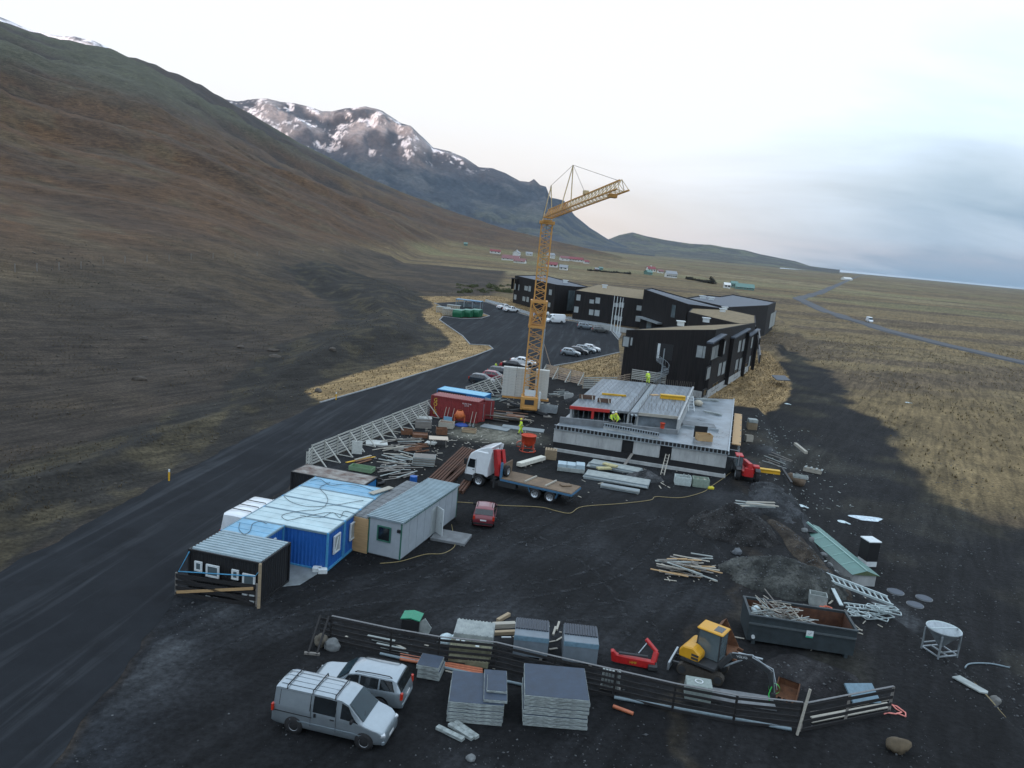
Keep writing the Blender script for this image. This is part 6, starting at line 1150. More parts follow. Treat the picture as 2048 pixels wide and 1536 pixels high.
lie('timber_beam','timber','thick pale beam between the sheet stack and the left crate',(985,1256),(1030,1254),0.32,0.28,WOODP); lie('timber_beam','timber','brown beam end sticking up right of the sheet stack',(995,1245),(1018,1232),0.22,0.2,WOOD); lie('timber_beam','timber','dark brown beam under the thick pale one',(985,1270),(1030,1268),0.25,0.2,WOOD); lie('white_batten','slat','short white slat on the ground left of the left crate',(1003,1276),(1022,1276),0.1,0.05,WHITEP)
for i,(p0,p1) in enumerate((((1113,1262),(1118,1246)),((1106,1272),(1111,1256)))): lie('timber_offcut','timber',['upper','lower'][i]+' timber offcut between the two tile crates',p0,p1,0.12,0.1,WOODP)
for i in range(4): lie('pale_plank','plank',f'pale plank lying behind the left fence end, {OW[i]} from the back',(735+i*9,1272+i*8),(790+i*9,1283+i*8),0.14,0.04,PALES,0.02+0.002*i,'planks behind the fence')
# lath bundle and boxes behind the right half of the fence
o = thing('lath_bundle','bundle of pale wooden laths standing behind the dark fence','lath bundle',P(1202,1385)+Vector((0,0.3,0)),R_(-8))
for i in range(5):
    for j in range(6): MB().box(i*0.0+j*0.16,0,0.1+i*0.2,j*0.16+0.12,0.35,0.25+i*0.2).build('lath_end', PALES, o)
MB().box(-0.03,0.03,0,1.0,0.32,0.1).build('pallet_foot', WOODG, o)
o = thing('paper_sack_stack','pale crate with a white print behind the right half of the fence','crate',P(1398,1405)+Vector((0,0.5,0)),R_(-8)); MB().box(-0.65,-0.45,0,0.65,0.45,0.85).build('crate_body', mat('grey_green_crate',(0.24,0.28,0.26),0.8), o, 0.03); MB().lathe([(0.16,0),(0.22,0.01),(0.22,0.02),(0.16,0.02)],(0.0,-0.0,0.86),16).build('ring_print', WHITEP, o)
tag(MB().box(-1.7,-0.6,0,1.7,0.6,0.08).build('grey_board', CONCD, None, loc=P(1490,1420)+Vector((0,0.9,0.35)), rz=R_(-6)).__class__ and bpy.data.objects['grey_board'], 'long grey board lying behind the right half of the fence', 'board'); bpy.data.objects['grey_board'].location.z = 0.02
tag(MB().box(-0.8,-0.55,0,0.8,0.55,0.1).build('blue_board', mat('blue_grey_board',(0.14,0.22,0.27),0.6), None, loc=P(1722,1398)+Vector((0,0,0.3)), rz=R_(10)), 'blue grey board leaning behind the angled fence section', 'board'); bpy.data.objects['blue_board'].rotation_euler.x = R_(28)
for i in range(3): lie('pale_plank','plank',f'pale plank behind the angled fence section, {OW[i]} from the back',(1622,1428+i*9),(1775,1400+i*8),0.16,0.05,WOODP,0.03,'planks behind the angled fence')
# ---------------- skip with scrap timber ----------------
SK = mat('skip_paint', (0.026,0.036,0.040), 0.6, 0, 0.3, 2); SKR = mat('skip_rust', (0.080,0.034,0.018), 0.85, 0, 0.4, 2.5)
s0, s1 = Vector((15.15,42.55,0)), Vector((21.15,41.80,0)); _, rzs, SL = frame(s0, s1); sk = thing('waste_skip', 'long dark open skip with rusty inside holding scrap timber', 'skip', s0, rzs); SD, SH = 2.5, 1.7
for q in ((0,0,SL,0.08),(0,SD-0.08,SL,SD),(0,0.08,0.08,SD-0.08),(SL-0.08,0.08,SL,SD-0.08)): MB().box(q[0],q[1],0.2,q[2],q[3],SH).build('side', SK, sk)
for q in ((0.09,0.085,SL-0.09,0.10),(0.09,SD-0.10,SL-0.09,SD-0.085),(0.085,0.11,0.10,SD-0.11),(SL-0.10,0.11,SL-0.085,SD-0.11)): MB().box(q[0],q[1],0.35,q[2],q[3],SH-0.06).build('inner_lining', SKR, sk)
MB().box(0.05,0.05,0.2,SL-0.05,SD-0.05,0.32).build('floor', SKR, sk); MB().box(-0.05,-0.06,SH,SL+0.05,0.10,SH+0.09).box(-0.05,SD-0.1,SH,SL+0.05,SD+0.06,SH+0.09).box(-0.05,0.1,SH,0.1,SD-0.1,SH+0.09).box(SL-0.1,0.1,SH,SL+0.05,SD-0.1,SH+0.09).build('top_rim', SK, sk); MB().box(0.0,-0.09,SH*0.72,SL,0.0,SH*0.72+0.1).build('side_rail', GALV if False else mat('skip_rail',(0.07,0.085,0.09),0.6), sk)
for x in (0.3, SL-0.5): MB().box(x,-0.05,0.0,x+0.2,SD+0.05,0.22).build('skid', SK, sk)
lb = MB().box(3.25,-0.10,0.95,3.65,-0.088,1.38).build('label_plate', WHITEP, sk); MB().box(3.25,-0.102,0.95,3.65,-0.1,1.05).build('label_strip', mat('green_strip',(0.04,0.42,0.25),0.5), lb); text(lb, '✓', 0.3, Matrix.Translation((3.45,-0.103,1.2)) @ RXM, mat('grey_mark',(0.25,0.3,0.3),0.5)); MB().cyl((0.35,-0.1,0.45),(0.35,0.0,0.45),0.11,n=10).build('lamp', WHITEP, sk)
random.seed(21); TMs = Matrix.Translation(s0) @ Matrix.Rotation(rzs,4,'Z'); lath = [MB().bar((-l/2,0,0),(l/2,0,0),0.06,0.035).mesh('scrap_lath', m_) for l in (1.3,1.8,2.3) for m_ in (WOODP,PALES,WOODG)]
for k in range(70):
    f = random.random(); x = 0.5+f*2.9; z = 0.75+1.75*(1-abs(f-0.35)*1.3)*random.random()**0.7; o = meshobj('scrap_lath', random.choice(lath), None, TMs @ Vector((x+0.3, SD*random.uniform(0.3,0.72), max(0.5,z))), (random.uniform(-.3,.3), random.gauss(0.05,0.28), rzs+random.gauss(-0.35,0.55))); tag(o, 'thin timber lath in the tangled scrap heap inside the skip', 'lath', 'laths in the skip')
for i,(x,y) in enumerate(((0.6,1.4),(1.2,0.9),(0.5,0.7))): tag(MB().lathe([(0,0),(0.3,0.1),(0.32,0.3),(0.1,0.5),(0,0.5)],n=7).build('rubbish_bag', mat('pale_plastic',(0.5,0.6,0.62),0.4), None, loc=TMs @ Vector((x,y,1.25-0.2*i))), ['pale rubbish bag in the far left corner of the skip','pale rubbish bag under the laths in the skip','pale rubbish bag in the near left corner of the skip'][i], 'bag')
# aluminium frames heap right of the skip
ALU = mat('pale_aluminium', (0.42,0.49,0.49), 0.45, 0.3, 0.12, 5)
a, b = P(1660,1185), P(1786,1222); ladder('stair_frame', 'large pale aluminium stair frame lying on the heap behind the skip', a+Vector((0,0.2,0.75)), b+Vector((0,0.1,0.35)), (-0.1,0.72,0.25), 10, ALU, 0.075)
a, b = P(1690,1222), P(1782,1232); ladder('stair_frame', 'second aluminium ladder frame lying flat below the large stair frame', a+Vector((0,0,0.3)), b+Vector((0,0,0.25)), (0.05,0.5,0.03), 8, ALU, 0.05)
random.seed(5)
for k in range(12):
    p = P(1735+random.uniform(-35,42), 1236+random.uniform(-5,9)); o = thing('scaffold_section',f'bent aluminium scaffold frame beside the skip, {OW[k]} from the bottom of the tangle','frame',Vector((p.x,p.y,0.12+0.05*k)),random.uniform(-.7,.5),'aluminium frames by the skip')
    for q in (((0,0),(1.3,0)),((0,0.5),(1.3,0.5)),((0,0),(0,0.5)),((1.3,0),(1.3,0.5))): MB().bar((q[0][0]-0.6,q[0][1],0),(q[1][0]-0.6,q[1][1],0.0),0.05).build('tube', ALU, o)
o = thing('grey_tub','grey open plastic box behind the skip','box',P(1637,1212)+Vector((0,0.3,0)),R_(-15))
for q in ((-0.55,-0.4,0.55,-0.35),(-0.55,0.35,0.55,0.4),(-0.55,-0.35,-0.5,0.35),(0.5,-0.35,0.55,0.35)): MB().box(q[0],q[1],0.03,q[2],q[3],0.75).build('side', PALES, o)
MB().box(-0.54,-0.39,0,0.54,0.39,0.05).build('base', PALES, o)
tag(MB().tube([(math.cos(t)*(0.35+0.1*math.sin(t*3)), math.sin(t)*0.3+0.05*math.cos(t*5), 0.1+0.05*(t%2)) for t in [k*0.5 for k in range(34)]],0.05,5).build('orange_net', mat('orange_net',(0.55,0.14,0.08),0.7), None, loc=P(1652,1221)), 'tangled orange safety net behind the skip', 'net')
lie('aluminium_plank','plank','pale plank leaning against the frames behind the skip',(1663,1192),(1680,1226),0.25,0.08,ALU,0.5)
# cone hopper on its stand
hp = P(1884,1312); hp.z = groundz(hp.x,hp.y); o = thing('cone_hopper','grey conical hopper on a four-legged steel stand at the right','hopper',hp+Vector((0,0.35,0)),R_(18)); MB().lathe([(0.12,0.45),(0.95,1.55),(0.99,1.6),(0.95,1.6),(0.1,0.55)],n=32).build('cone', GALV, o); MB().lathe([(0.90,1.52),(0.95,1.62),(0.97,1.62)],n=32).build('rim', ALU, o); MB().bar((-0.93,0.1,1.62),(0.93,-0.1,1.62),0.09,0.04).build('crossbar', ALU, o)
for sx in (-0.72,0.72):
    for sy in (-0.62,0.62): MB().bar((sx,sy,0),(sx,sy,1.45),0.08).build('leg', GALV, o)
for sy in (-0.62,0.62): MB().bar((-0.72,sy,0.15),(0.72,sy,0.15),0.07).bar((-0.72,sy,0.42),(0.72,sy,0.42),0.06).build('stretcher', GALV, o)
for sx in (-0.72,0,0.72): MB().bar((sx,-0.62,0.15),(sx,0.62,0.15),0.07).build('stretcher', GALV, o)
wp = P(1940,1372); tag(MB().prism([(-0.9,-0.25),(0.7,-0.3),(0.95,0.0),(0.85,0.22),(-0.8,0.35)],0,0.09,'xy').build('stone_slab', PALES, None, 0.01, Vector((wp.x,wp.y,groundz(wp.x,wp.y)+0.05)), R_(-58)), 'pale broken slab lying on the bank near the right edge', 'slab')
PINK = mat('pink_rope',(0.72,0.24,0.20),0.6); q = P(1793,1428); tag(MB().tube([(0,0,0.05),(0.35,-0.25,0.05),(0.5,0.1,0.05),(0.3,0.6,0.06),(0.1,0.75,0.05),(0.15,0.35,0.05),(0.3,0.1,0.06),(-0.1,-0.1,0.05),(-0.5,-0.05,0.05),(-0.75,-0.2,0.05)],0.04,5).build('pink_rope', PINK, None, loc=(q.x,q.y,groundz(q.x,q.y))), 'coiled pink rope at the right end of the fence', 'rope')
HOSE = mat('yellow_hose',(0.26,0.20,0.085),0.6); 
def hose(label, px, r, m, name='hose', z=0.04):
    pts = [P(*p) for p in px]; pts = [Vector((p.x,p.y,groundz(p.x,p.y)+z)) for p in pts]; fine = []
    for i in range(len(pts)-1):
        p0, p1, p2, p3 = pts[max(i-1,0)], pts[i], pts[i+1], pts[min(i+2,len(pts)-1)]
        for k in range(6): t = k/6; fine.append(0.5*((2*p1)+(p2-p0)*t+(2*p0-5*p1+4*p2-p3)*t*t+(3*p1-p0-3*p2+p3)*t**3))
    fine.append(pts[-1]); b0 = fine[0].copy(); return tag(MB().tube([p-b0 for p in fine], r, 6).build(name, m, None, loc=b0), label, 'hose')
hose('long yellow hose snaking across the gravel past the truck', [(880,1003),(945,1007),(1005,1012),(1080,1015),(1110,1022),(1140,1027),(1165,1014),(1240,1008),(1300,1001),(1312,994),(1362,996),(1405,985),(1420,975),(1445,958),(1462,945)],0.03,HOSE); hose('yellow hose along the foot of the grey cabin', [(760,1128),(800,1124),(850,1110),(885,1108),(908,1095),(908,1078),(903,1050)],0.025,HOSE)
hose('dark hose looping down the bank at the right edge', [(1940,1290),(1950,1282),(1990,1282),(2030,1290)],0.05,GRP); hose('pale hose curving along the bank near the broken slab', [(1915,1297),(1940,1330),(1975,1365),(2010,1392),(2020,1390),(2000,1375)],0.05,HOSE)
# ---------------- scrap timber piles ----------------
def pile(name, cat, label, group, cx, cy, sx, sy, n, L_, w, h, mats, rot, rj, zs=0.03, seed=1):
    random.seed(seed); ms = [MB().box(-l/2,-w/2,0,l/2,w/2,h).mesh(name, m) for m in mats for l in (L_*0.6, L_*0.85, L_)]; c0 = P(cx, cy)
    for k in range(n):
        p = P(cx+random.uniform(-sx,sx), cy+random.uniform(-sy,sy)); o = meshobj(name, random.choice(ms), None, (p.x, p.y, groundz(p.x,p.y)*0+0.01+k*zs), (random.uniform(-.03,.03), random.uniform(-.04,.04), rot+random.gauss(0,rj))); tag(o, label if n > 12 else f'{label}, {OW[k]} from the bottom', cat, group)
pile('scrap_plank','plank','weathered plank in the jumbled timber pile left of the gravel heaps','planks in the gravel side pile',1372,1140,44,17,34,2.6,0.13,0.05,(WOODP,WOODG,PLY,PALES),R_(-8),0.22,0.02,3)
pile('scrap_plank','plank','grey plank in the broken pile behind the grey cabin','planks behind the grey cabin',795,945,26,14,22,2.8,0.14,0.04,(WOODG,PALES),R_(38),0.3,0.02,4)
pile('scrap_plank','plank','pale plank in the loose spread beside the timber barrier','planks beside the barrier',790,892,30,10,18,3.0,0.14,0.04,(PALES,WOODP,WOODG),R_(38),0.25,0.015,6)
pile('scrap_plank','plank','pale plank in the flat pile left of the panel stack','planks left of the panel stack',800,918,30,9,12,3.4,0.15,0.05,(WOODP,PALES),R_(-14),0.2,0.02,8)
pile('orange_plank','plank','orange or brown plank in the small pile by the rusty container','planks by the rusty container',722,921,5,5,5,3.6,0.22,0.05,(YEL,WOODP,RUSTB),R_(55),0.05,0.03,9)
pile('steel_bar','bar','rusty steel bar in the short bundle beside the trestle table','rusty bars by the table',834,897,12,7,10,2.6,0.12,0.10,(RUSTB,),R_(42),0.08,0.02,10)
pile('lumber_plank','plank','brown plank in the lumber stack left of the crane base','planks left of the crane base',1010,838,22,5,18,5.2,0.22,0.06,(WOODG,RUSTB,WOOD),R_(-8),0.06,0.045,11)
pile('scrap_plank','plank','pale plank lying on top of the dark gravel heap','planks on the gravel heap',1512,1026,20,6,9,3.0,0.2,0.07,(PALES,WOODP),R_(0),0.14,0.03,12)
for o in [o for o in bpy.data.objects if o.get('group') == 'planks on the gravel heap']: o.location.z += 0.75
pile('scrap_plank','plank','thin plank strewn right of the crane base','planks right of the crane base',1082,815,14,10,10,3.0,0.14,0.05,(WOODG,PALES,WOODP),R_(30),0.7,0.03,13)
pile('scrap_plank','plank','grey stick in the heap below the barrier right of the crane','sticks below the barrier',1118,790,14,6,12,2.6,0.10,0.06,(PALES,WOODG),R_(25),0.6,0.04,14)
pile('scrap_plank','plank','plank dropped on the dirt beside the telehandler','planks beside the telehandler',1552,925,12,12,6,3.2,0.09,0.06,(PALES,WOODG),R_(-60),0.15,0.01,15)
pile('scrap_plank','plank','stick in the small tangle below the reddish barrier','sticks below the reddish barrier',1000,797,12,6,10,2.2,0.09,0.05,(GRL,PALES,WOODG),R_(20),0.8,0.03,16)
# rusty steel beams
k = 0
for (x0,y0,x1,y1,n_,wh) in ((858,962,926,898,6,'widest'),(886,968,932,926,3,'middle'),(912,986,936,957,3,'shortest')):
    for i in range(n_):
        dx = i*6; a, b = P(x0+dx,y0+i*1.2), P(x1+dx*0.8,y1+i*1.2); c = (a+b)/2; d = b-a; L_ = d.length
        o = thing('steel_beam', f'rusty steel beam, {OW[i]} from the left in the {wh} bundle beside the truck', 'beam', Vector((c.x,c.y,0.02)), math.atan2(d.y,d.x), f'{wh} bundle of rusty beams'); MB().box(-L_/2,-0.09,0,L_/2,0.09,0.04).build('flange', SKR, o); MB().box(-L_/2,-0.09,0.22,L_/2,0.09,0.26).build('flange', SKR, o); MB().box(-L_/2,-0.03,0.04,L_/2,0.03,0.22).build('web', SKR, o)
# panel stacks
def panels(name, noun, cat, where, px, py, w, d, n, h, rz, mats, group, jit=0.05, z0=0.03, px1=None):
    p = P(px, py)
    for k in range(n):
        lv = 'topmost' if k == n-1 else ORD[k]+(' from the bottom' if k else '')
        o = thing(name, f'{noun}, {lv} of {where}', cat, Vector((p.x+random.uniform(-jit,jit), p.y+d*0.3+random.uniform(-jit,jit), z0+k*(h+0.008))), rz+random.uniform(-jit,jit)*0.3, group); MB().box(-w/2,-d/2,0,w/2,d/2,h*0.8).build('panel_core', mats[k % len(mats)], o, 0.006); MB().box(-w/2+0.05,-d/2+0.05,h*0.8,w/2-0.05,d/2-0.05,h).build('panel_face', mats[(k+1) % len(mats)], o)
random.seed(31)
panels('shutter_panel','grey shuttering panel','panel','the square stack left of the rusty beams',846,931,2.1,1.5,7,0.11,R_(5),(PALES,WOODG),'shuttering panels')
FSH = mat('grey_form_sheet',(0.20,0.235,0.245),0.5,0,0.15,1.5,stretch=(0.3,5,1))
panels('form_sheet','wide grey form sheet','sheet','the near sheet stack by the shell',1236,966,6.2,2.0,3,0.10,R_(-17),(FSH,PALES),'near form sheets',0.25); panels('form_sheet','grey form sheet','sheet','the far sheet stack by the shell',1228,940,5.2,1.7,3,0.10,R_(-17),(FSH,PALES),'far form sheets',0.3); panels('form_sheet','narrow pale sheet','sheet','the narrow stack beside the hose',1240,982,3.6,0.8,2,0.14,R_(-14),(FSH,PALES),'narrow sheets',0.04)
for i,(x,y,r) in enumerate(((1208,948,20),(1220,945,-30))): tag(MB().box(-0.75,-0.3,0,0.75,0.3,0.18).build('insulation_batt', mat('yellow_insulation',(0.42,0.38,0.20),0.9), None, 0.02, P(x,y)+Vector((0,0.5,0.36+0.18*i)), R_(r)), ['lower','upper'][i]+' yellow insulation batt on the wide form sheets', 'insulation')
o = thing('block_pallet','stack of pale grey blocks in three bundles near the truck','block stack',P(1142,944)+Vector((0,0.4,0.0)),R_(-4)); MB().box(-1.35,-0.6,0.02,1.35,0.75,0.42).build('lower_course', PALES, o, 0.02); [MB().box(-1.33+i*0.9,-0.5,0.42,-0.47+i*0.9,0.72,0.72+0.1*(i==2)).build('block_bundle', mat('pale_block',(0.36,0.45,0.49),0.7,0,0.1,3), o, 0.02) for i in range(3)]
a, b = P(1036,936), P(1087,921); c = (a+b)/2; o = thing('white_beam','long white beam resting beside the truck headboard','beam',Vector((c.x,c.y,0.02)),math.atan2((b-a).y,(b-a).x)); MB().box(-2.1,-0.3,0.12,2.1,0.3,0.5).build('beam_body', mat('offwhite_beam',(0.58,0.56,0.48),0.7), o, 0.02); [MB().box(s-0.08,-0.4,0,s+0.08,0.4,0.12).build('bearer', WOODG, o) for s in (-1.4,1.4)]
def pallets(label, px, py, n, rz, group='pallet stacks', w=1.2):
    o = thing('pallet_stack', label, 'pallets', P(px,py)+Vector((0,0.5,0.01)), rz, group)
    for k in range(n):
        z = k*0.15; pl = MB().box(-w/2,-0.45,z,w/2,-0.33,z+0.1).box(-w/2,-0.06,z,w/2,0.06,z+0.1).box(-w/2,0.33,z,w/2,0.45,z+0.1).build('pallet', WOOD, o)
        for j in range(5): MB().box(-w/2+j*(w-0.14)/4,-0.5,z+0.1,-w/2+j*(w-0.14)/4+0.14,0.5,z+0.125).build('slat', WOOD, pl)
    return o
pallets('stack of brown pallets beside the left end of the shell',1101,920,7,R_(-5)); pallets('pallet stack with pale crate on top right of the shell',1505,860,6,R_(-3)); tag(MB().box(-0.6,-0.5,0,0.6,0.5,0.45).build('pale_crate', PALES, None, 0.03, P(1505,860)+Vector((0,0.5,0.95)), R_(-3)), 'pale crate standing on the pallets right of the shell', 'crate')
for i,(x,y,mt) in enumerate(((1366,972,mat('pale_tub',(0.46,0.52,0.50),0.6)),(1402,976,mat('green_grey_tub',(0.25,0.31,0.25),0.6)))):
    o = thing('ribbed_tub', ['pale ribbed plastic tub in front of the shell','grey green ribbed tub full of fittings in front of the shell'][i],'tub',P(x,y)+Vector((0,0.5,0.02)),R_(-6),'tubs in front of the shell'); 
    for q in ((-0.78,-0.5,0.78,-0.45),(-0.78,0.45,0.78,0.5),(-0.78,-0.45,-0.73,0.45),(0.73,-0.45,0.78,0.45)): MB().box(q[0],q[1],0.08,q[2],q[3],0.85).build('side', mt, o)
    for k in range(5): MB().box(-0.8,-0.53,0.15+k*0.14,0.8,-0.5,0.21+k*0.14).build('rib', mt, o)
    MB().box(-0.75,-0.47,0,0.75,0.47,0.1).build('base', mt, o); random.seed(i); [MB().bar((random.uniform(-.6,.6),random.uniform(-.3,.3),0.1),(random.uniform(-.6,.6),random.uniform(-.3,.3),random.uniform(.7,1.0)),0.12).build('fitting', PALES if i == 0 else WOODP, o) for k in range(6)]
tag(MB().box(-0.3,-0.2,0,0.3,0.2,0.25).build('yellow_box', mat('bright_yellow',(0.62,0.52,0.03),0.5), None, 0.05, P(1421,978), 0.2), 'small bright yellow box beside the grey green tub', 'box')
# trestle table, mixer, bucket, assorted yard boxes
o = thing('trestle_table','pale trestle work table left of the rusty beams','table',P(876,891),R_(8)); MB().box(-1.0,-0.7,0.78,1.0,0.7,0.83).build('table_top', PLY if False else mat('pale_ply',(0.50,0.42,0.33),0.8), o); [MB().bar((sx*0.8,sy*0.55,0),(sx*0.75,sy*0.4,0.78),0.06).build('leg', WOODG, o) for sx in (-1,1) for sy in (-1,1)]
OR = mat('orange_machine',(0.50,0.12,0.03),0.55,0,0.2,4); o = thing('concrete_mixer','orange concrete mixer standing against the red container','mixer',P(918,848),R_(10)); MB().lathe([(0.0,-0.5),(0.4,-0.45),(0.6,0.0),(0.35,0.55),(0.3,0.55)],(0,0,1.1),16).build('drum', OR, o); MB().bar((-0.6,0,1.1),(-0.6,0,0),0.12).bar((0.6,0,1.1),(0.6,0,0),0.12).bar((-0.6,-0.5,0.05),(-0.6,0.5,0.05),0.1).bar((0.6,-0.5,0.05),(0.6,0.5,0.05),0.1).build('stand', OR, o); [MB().cyl((s*0.7,0.45,0.25),(s*0.62,0.45,0.25),0.25,n=14).build('wheel', TYRE, o) for s in (-1,1)]
CBR = mat('bucket_red',(0.62,0.075,0.03),0.5,0,0.12,4); o = thing('concrete_bucket','bright red crane concrete bucket standing left of the shell','bucket',P(1055,904)+Vector((0,0.4,0)),R_(5)); MB().lathe([(0.30,0.55),(0.75,0.95),(0.78,1.75),(0.80,1.75),(0.73,1.75),(0.70,0.98),(0.25,0.6)],n=26).build('bucket_body', CBR, o); MB().lathe([(0.80,1.70),(0.85,1.73),(0.80,1.78)],n=26).build('rim', CBR, o)
for k in range(4): a = R_(45+90*k); MB().bar((0.72*math.cos(a),0.72*math.sin(a),1.2),(0.85*math.cos(a),0.85*math.sin(a),0.02),0.07).build('leg', CBR, o)
MB().lathe([(0.86,0.04),(0.9,0.08),(0.86,0.12)],n=20).build('foot_ring', CBR, o); MB().tube([(-0.8,0,1.1),(-1.2,-0.1,0.9),(-1.25,-0.1,0.5),(-0.85,0,0.4)],0.04).build('chute_lever', CBR, o)
def ybox(label, px, py, w, d, h, m, rz=0.0, fill=None, name='site_crate', cat='crate'):
    o = thing(name, label, cat, P(px,py)+Vector((0,d*0.4,0.02)), rz)
    for q in ((-w/2,-d/2,w/2,-d/2+.05),(-w/2,d/2-.05,w/2,d/2),(-w/2,-d/2+.05,-w/2+.05,d/2-.05),(w/2-.05,-d/2+.05,w/2,d/2-.05)): MB().box(q[0],q[1],0.02,q[2],q[3],h).build('side', m, o)
    MB().box(-w/2+.05,-d/2+.05,0.0,w/2-.05,d/2-.05,h*(0.75 if fill else 0.08)).build('contents' if fill else 'base', fill or m, o); return o
ybox('pale crate of rusty fittings left of the orange mixer',892,857,1.7,1.1,0.7,WOODP,R_(-6),RUSTB); ybox('grey slatted crate beside the barrier braces',845,857,1.8,1.2,0.8,WOODG,R_(10),CONCD); ybox('low tray of rusty clamps in the middle of the yard',839,876,1.6,1.2,0.35,RUSTB,R_(5),RUSTB); ybox('rusty steel basket near the trestle table',882,870,1.2,0.9,0.7,RUSTB,R_(12),RUSTB); ybox('low crate of rusty parts in front of the red container',938,866,1.6,0.8,0.4,WOOD,R_(-4),RUSTB); ybox('brown crate under the barrier braces',812,870,1.2,0.9,0.5,RUSTB,R_(15)); ybox('pale green open tray behind the rusty container',722,944,2.2,1.0,0.4,mat('pale_green_tray',(0.16,0.26,0.15),0.7),R_(-12)); ybox('yellowish crate on the dirt right of the shell',1498,884,0.9,0.7,0.8,WOODP,0.1,PALES); ybox('grey concrete block left of the hotel ramp',1137,800,1.2,0.9,0.9,CONC,0.1,CONC,'concrete_block','block'); ybox('dark grey crate of steel props right of the crane',1090,825,3.2,1.2,0.9,GALV,R_(-8),WOODG)
tag(MB().box(-0.5,-0.05,0,0.5,0.05,0.75).build('blue_sheet', BLUER, None, loc=P(895,846), rz=R_(-8)), 'light blue sheet standing left of the orange mixer', 'sheet'); tag(MB().lathe([(0,0),(0.9,0.02),(0.6,0.2),(0,0.3)],n=9).build('blue_tarpaulin', mat('deep_blue_tarp',(0.015,0.06,0.26),0.5), None, loc=P(923,851)), 'dark blue tarpaulin in front of the red container', 'tarpaulin'); tag(MB().cyl((0,0,0),(0,0,0.9),0.32,n=16).lathe([(0.33,0.3),(0.35,0.32),(0.33,0.34)],n=16).build('blue_barrel', BLUE, None, loc=P(826,972)), 'blue barrel behind the grey cabin roof', 'barrel'); tag(MB().lathe([(0.55,0.0),(0.75,0.06),(0.75,0.2),(0.55,0.26)],n=20).build('cable_coil', BLACKC, None, loc=P(752,966)), 'black coil of pipe behind the rusty container', 'coil')
for i,(x,y,w,d,r,lab) in enumerate(((752,889,2.2,1.6,12,'white panel lying flat under the barrier braces'),(712,910,1.0,0.08,10,'white board standing at the left end of the barrier'),(848,838,1.8,1.2,10,'pale sheet under the braces next to the red container'),(861,889,1.1,0.9,-10,'small grey sheet left of the trestle table'))): tag(MB().box(-w/2,-d/2,0,w/2,d/2,1.3 if d < 0.2 else 0.14).build('white_sheet', mat('dull_white_panel',(0.50,0.52,0.49),0.7), None, 0.01, P(x,y)+Vector((0,0.3,0.02)), R_(r)), lab, 'panel')
for i,(x,y,w,d,r,lab) in enumerate(((991,858,3.4,1.6,-18,'grey sheet on the ground in front of the lumber stack'),(1046,860,5.0,1.6,-6,'wide grey sheet where the worker is walking'),(1030,846,2.2,1.2,-8,'rust brown plate leaning on the lumber stack'))): tag(MB().box(-w/2,-d/2,0,w/2,d/2,0.10).build('flat_sheet', FSH if i < 2 else RUSTB, None, 0.01, P(x,y)+Vector((0,0.4,0.02 if i < 2 else 0.75)), R_(r)), lab, 'sheet')
for i,(x,lab) in enumerate(((886,'leftmost'),(892,'second'),(902,'third'),(939,'fourth'),(946,'rightmost'))):
    p = P(x, 843+(x-886)*0.18); o = thing('long_tool', f'{lab} of five long-handled tools leaning on the red container', 'tool', Vector((p.x,p.y,0)), R_(-15), 'tools on the red container'); MB().bar((0,0,0),(0.1,0.5,1.7),0.05).build('handle', WOODP, o); MB().box(-0.13,-0.04,0.0,0.13,0.04,0.28).build('blade', OR if i < 3 else GALV, o)
# cables on the cabin roofs
CBL = mat('grey_cable',(0.05,0.07,0.08),0.6); random.seed(12)
def rcable(label, px):
    pts = [P(x,y,2.66) for x,y in px]; fine = []
    for i in range(len(pts)-1):
        p0,p1,p2,p3 = pts[max(i-1,0)],pts[i],pts[i+1],pts[min(i+2,len(pts)-1)]
        for k in range(6): t = k/6; fine.append(0.5*((2*p1)+(p2-p0)*t+(2*p0-5*p1+4*p2-p3)*t*t+(3*p1-p0-3*p2+p3)*t**3))
    tag(MB().tube(fine,0.018,5).build('roof_cable', CBL), label, 'cable')
rcable('cable looping from the rear blue roof to the front white roof', [(660,965),(640,975),(652,990),(655,1003),(640,1018),(600,1022),(565,1030),(575,1040),(610,1033),(660,1025),(700,1035)]); rcable('cable running across the white cabin roofs to the grey cabin', [(568,993),(585,1005),(620,1013),(670,1010),(700,1005),(730,1000)]); rcable('tangled cable on the front white roof', [(600,1030),(640,1035),(665,1025),(680,1035),(690,1022),(720,1030),(735,1020)]); rcable('cable dropping to a coil on the black container roof', [(480,1045),(478,1058),(488,1068),(500,1062),(505,1048),(520,1043),(535,1048)]); rcable('thin cable on the rear light blue roof', [(620,962),(640,958),(660,970),(690,968),(720,972),(755,985)])
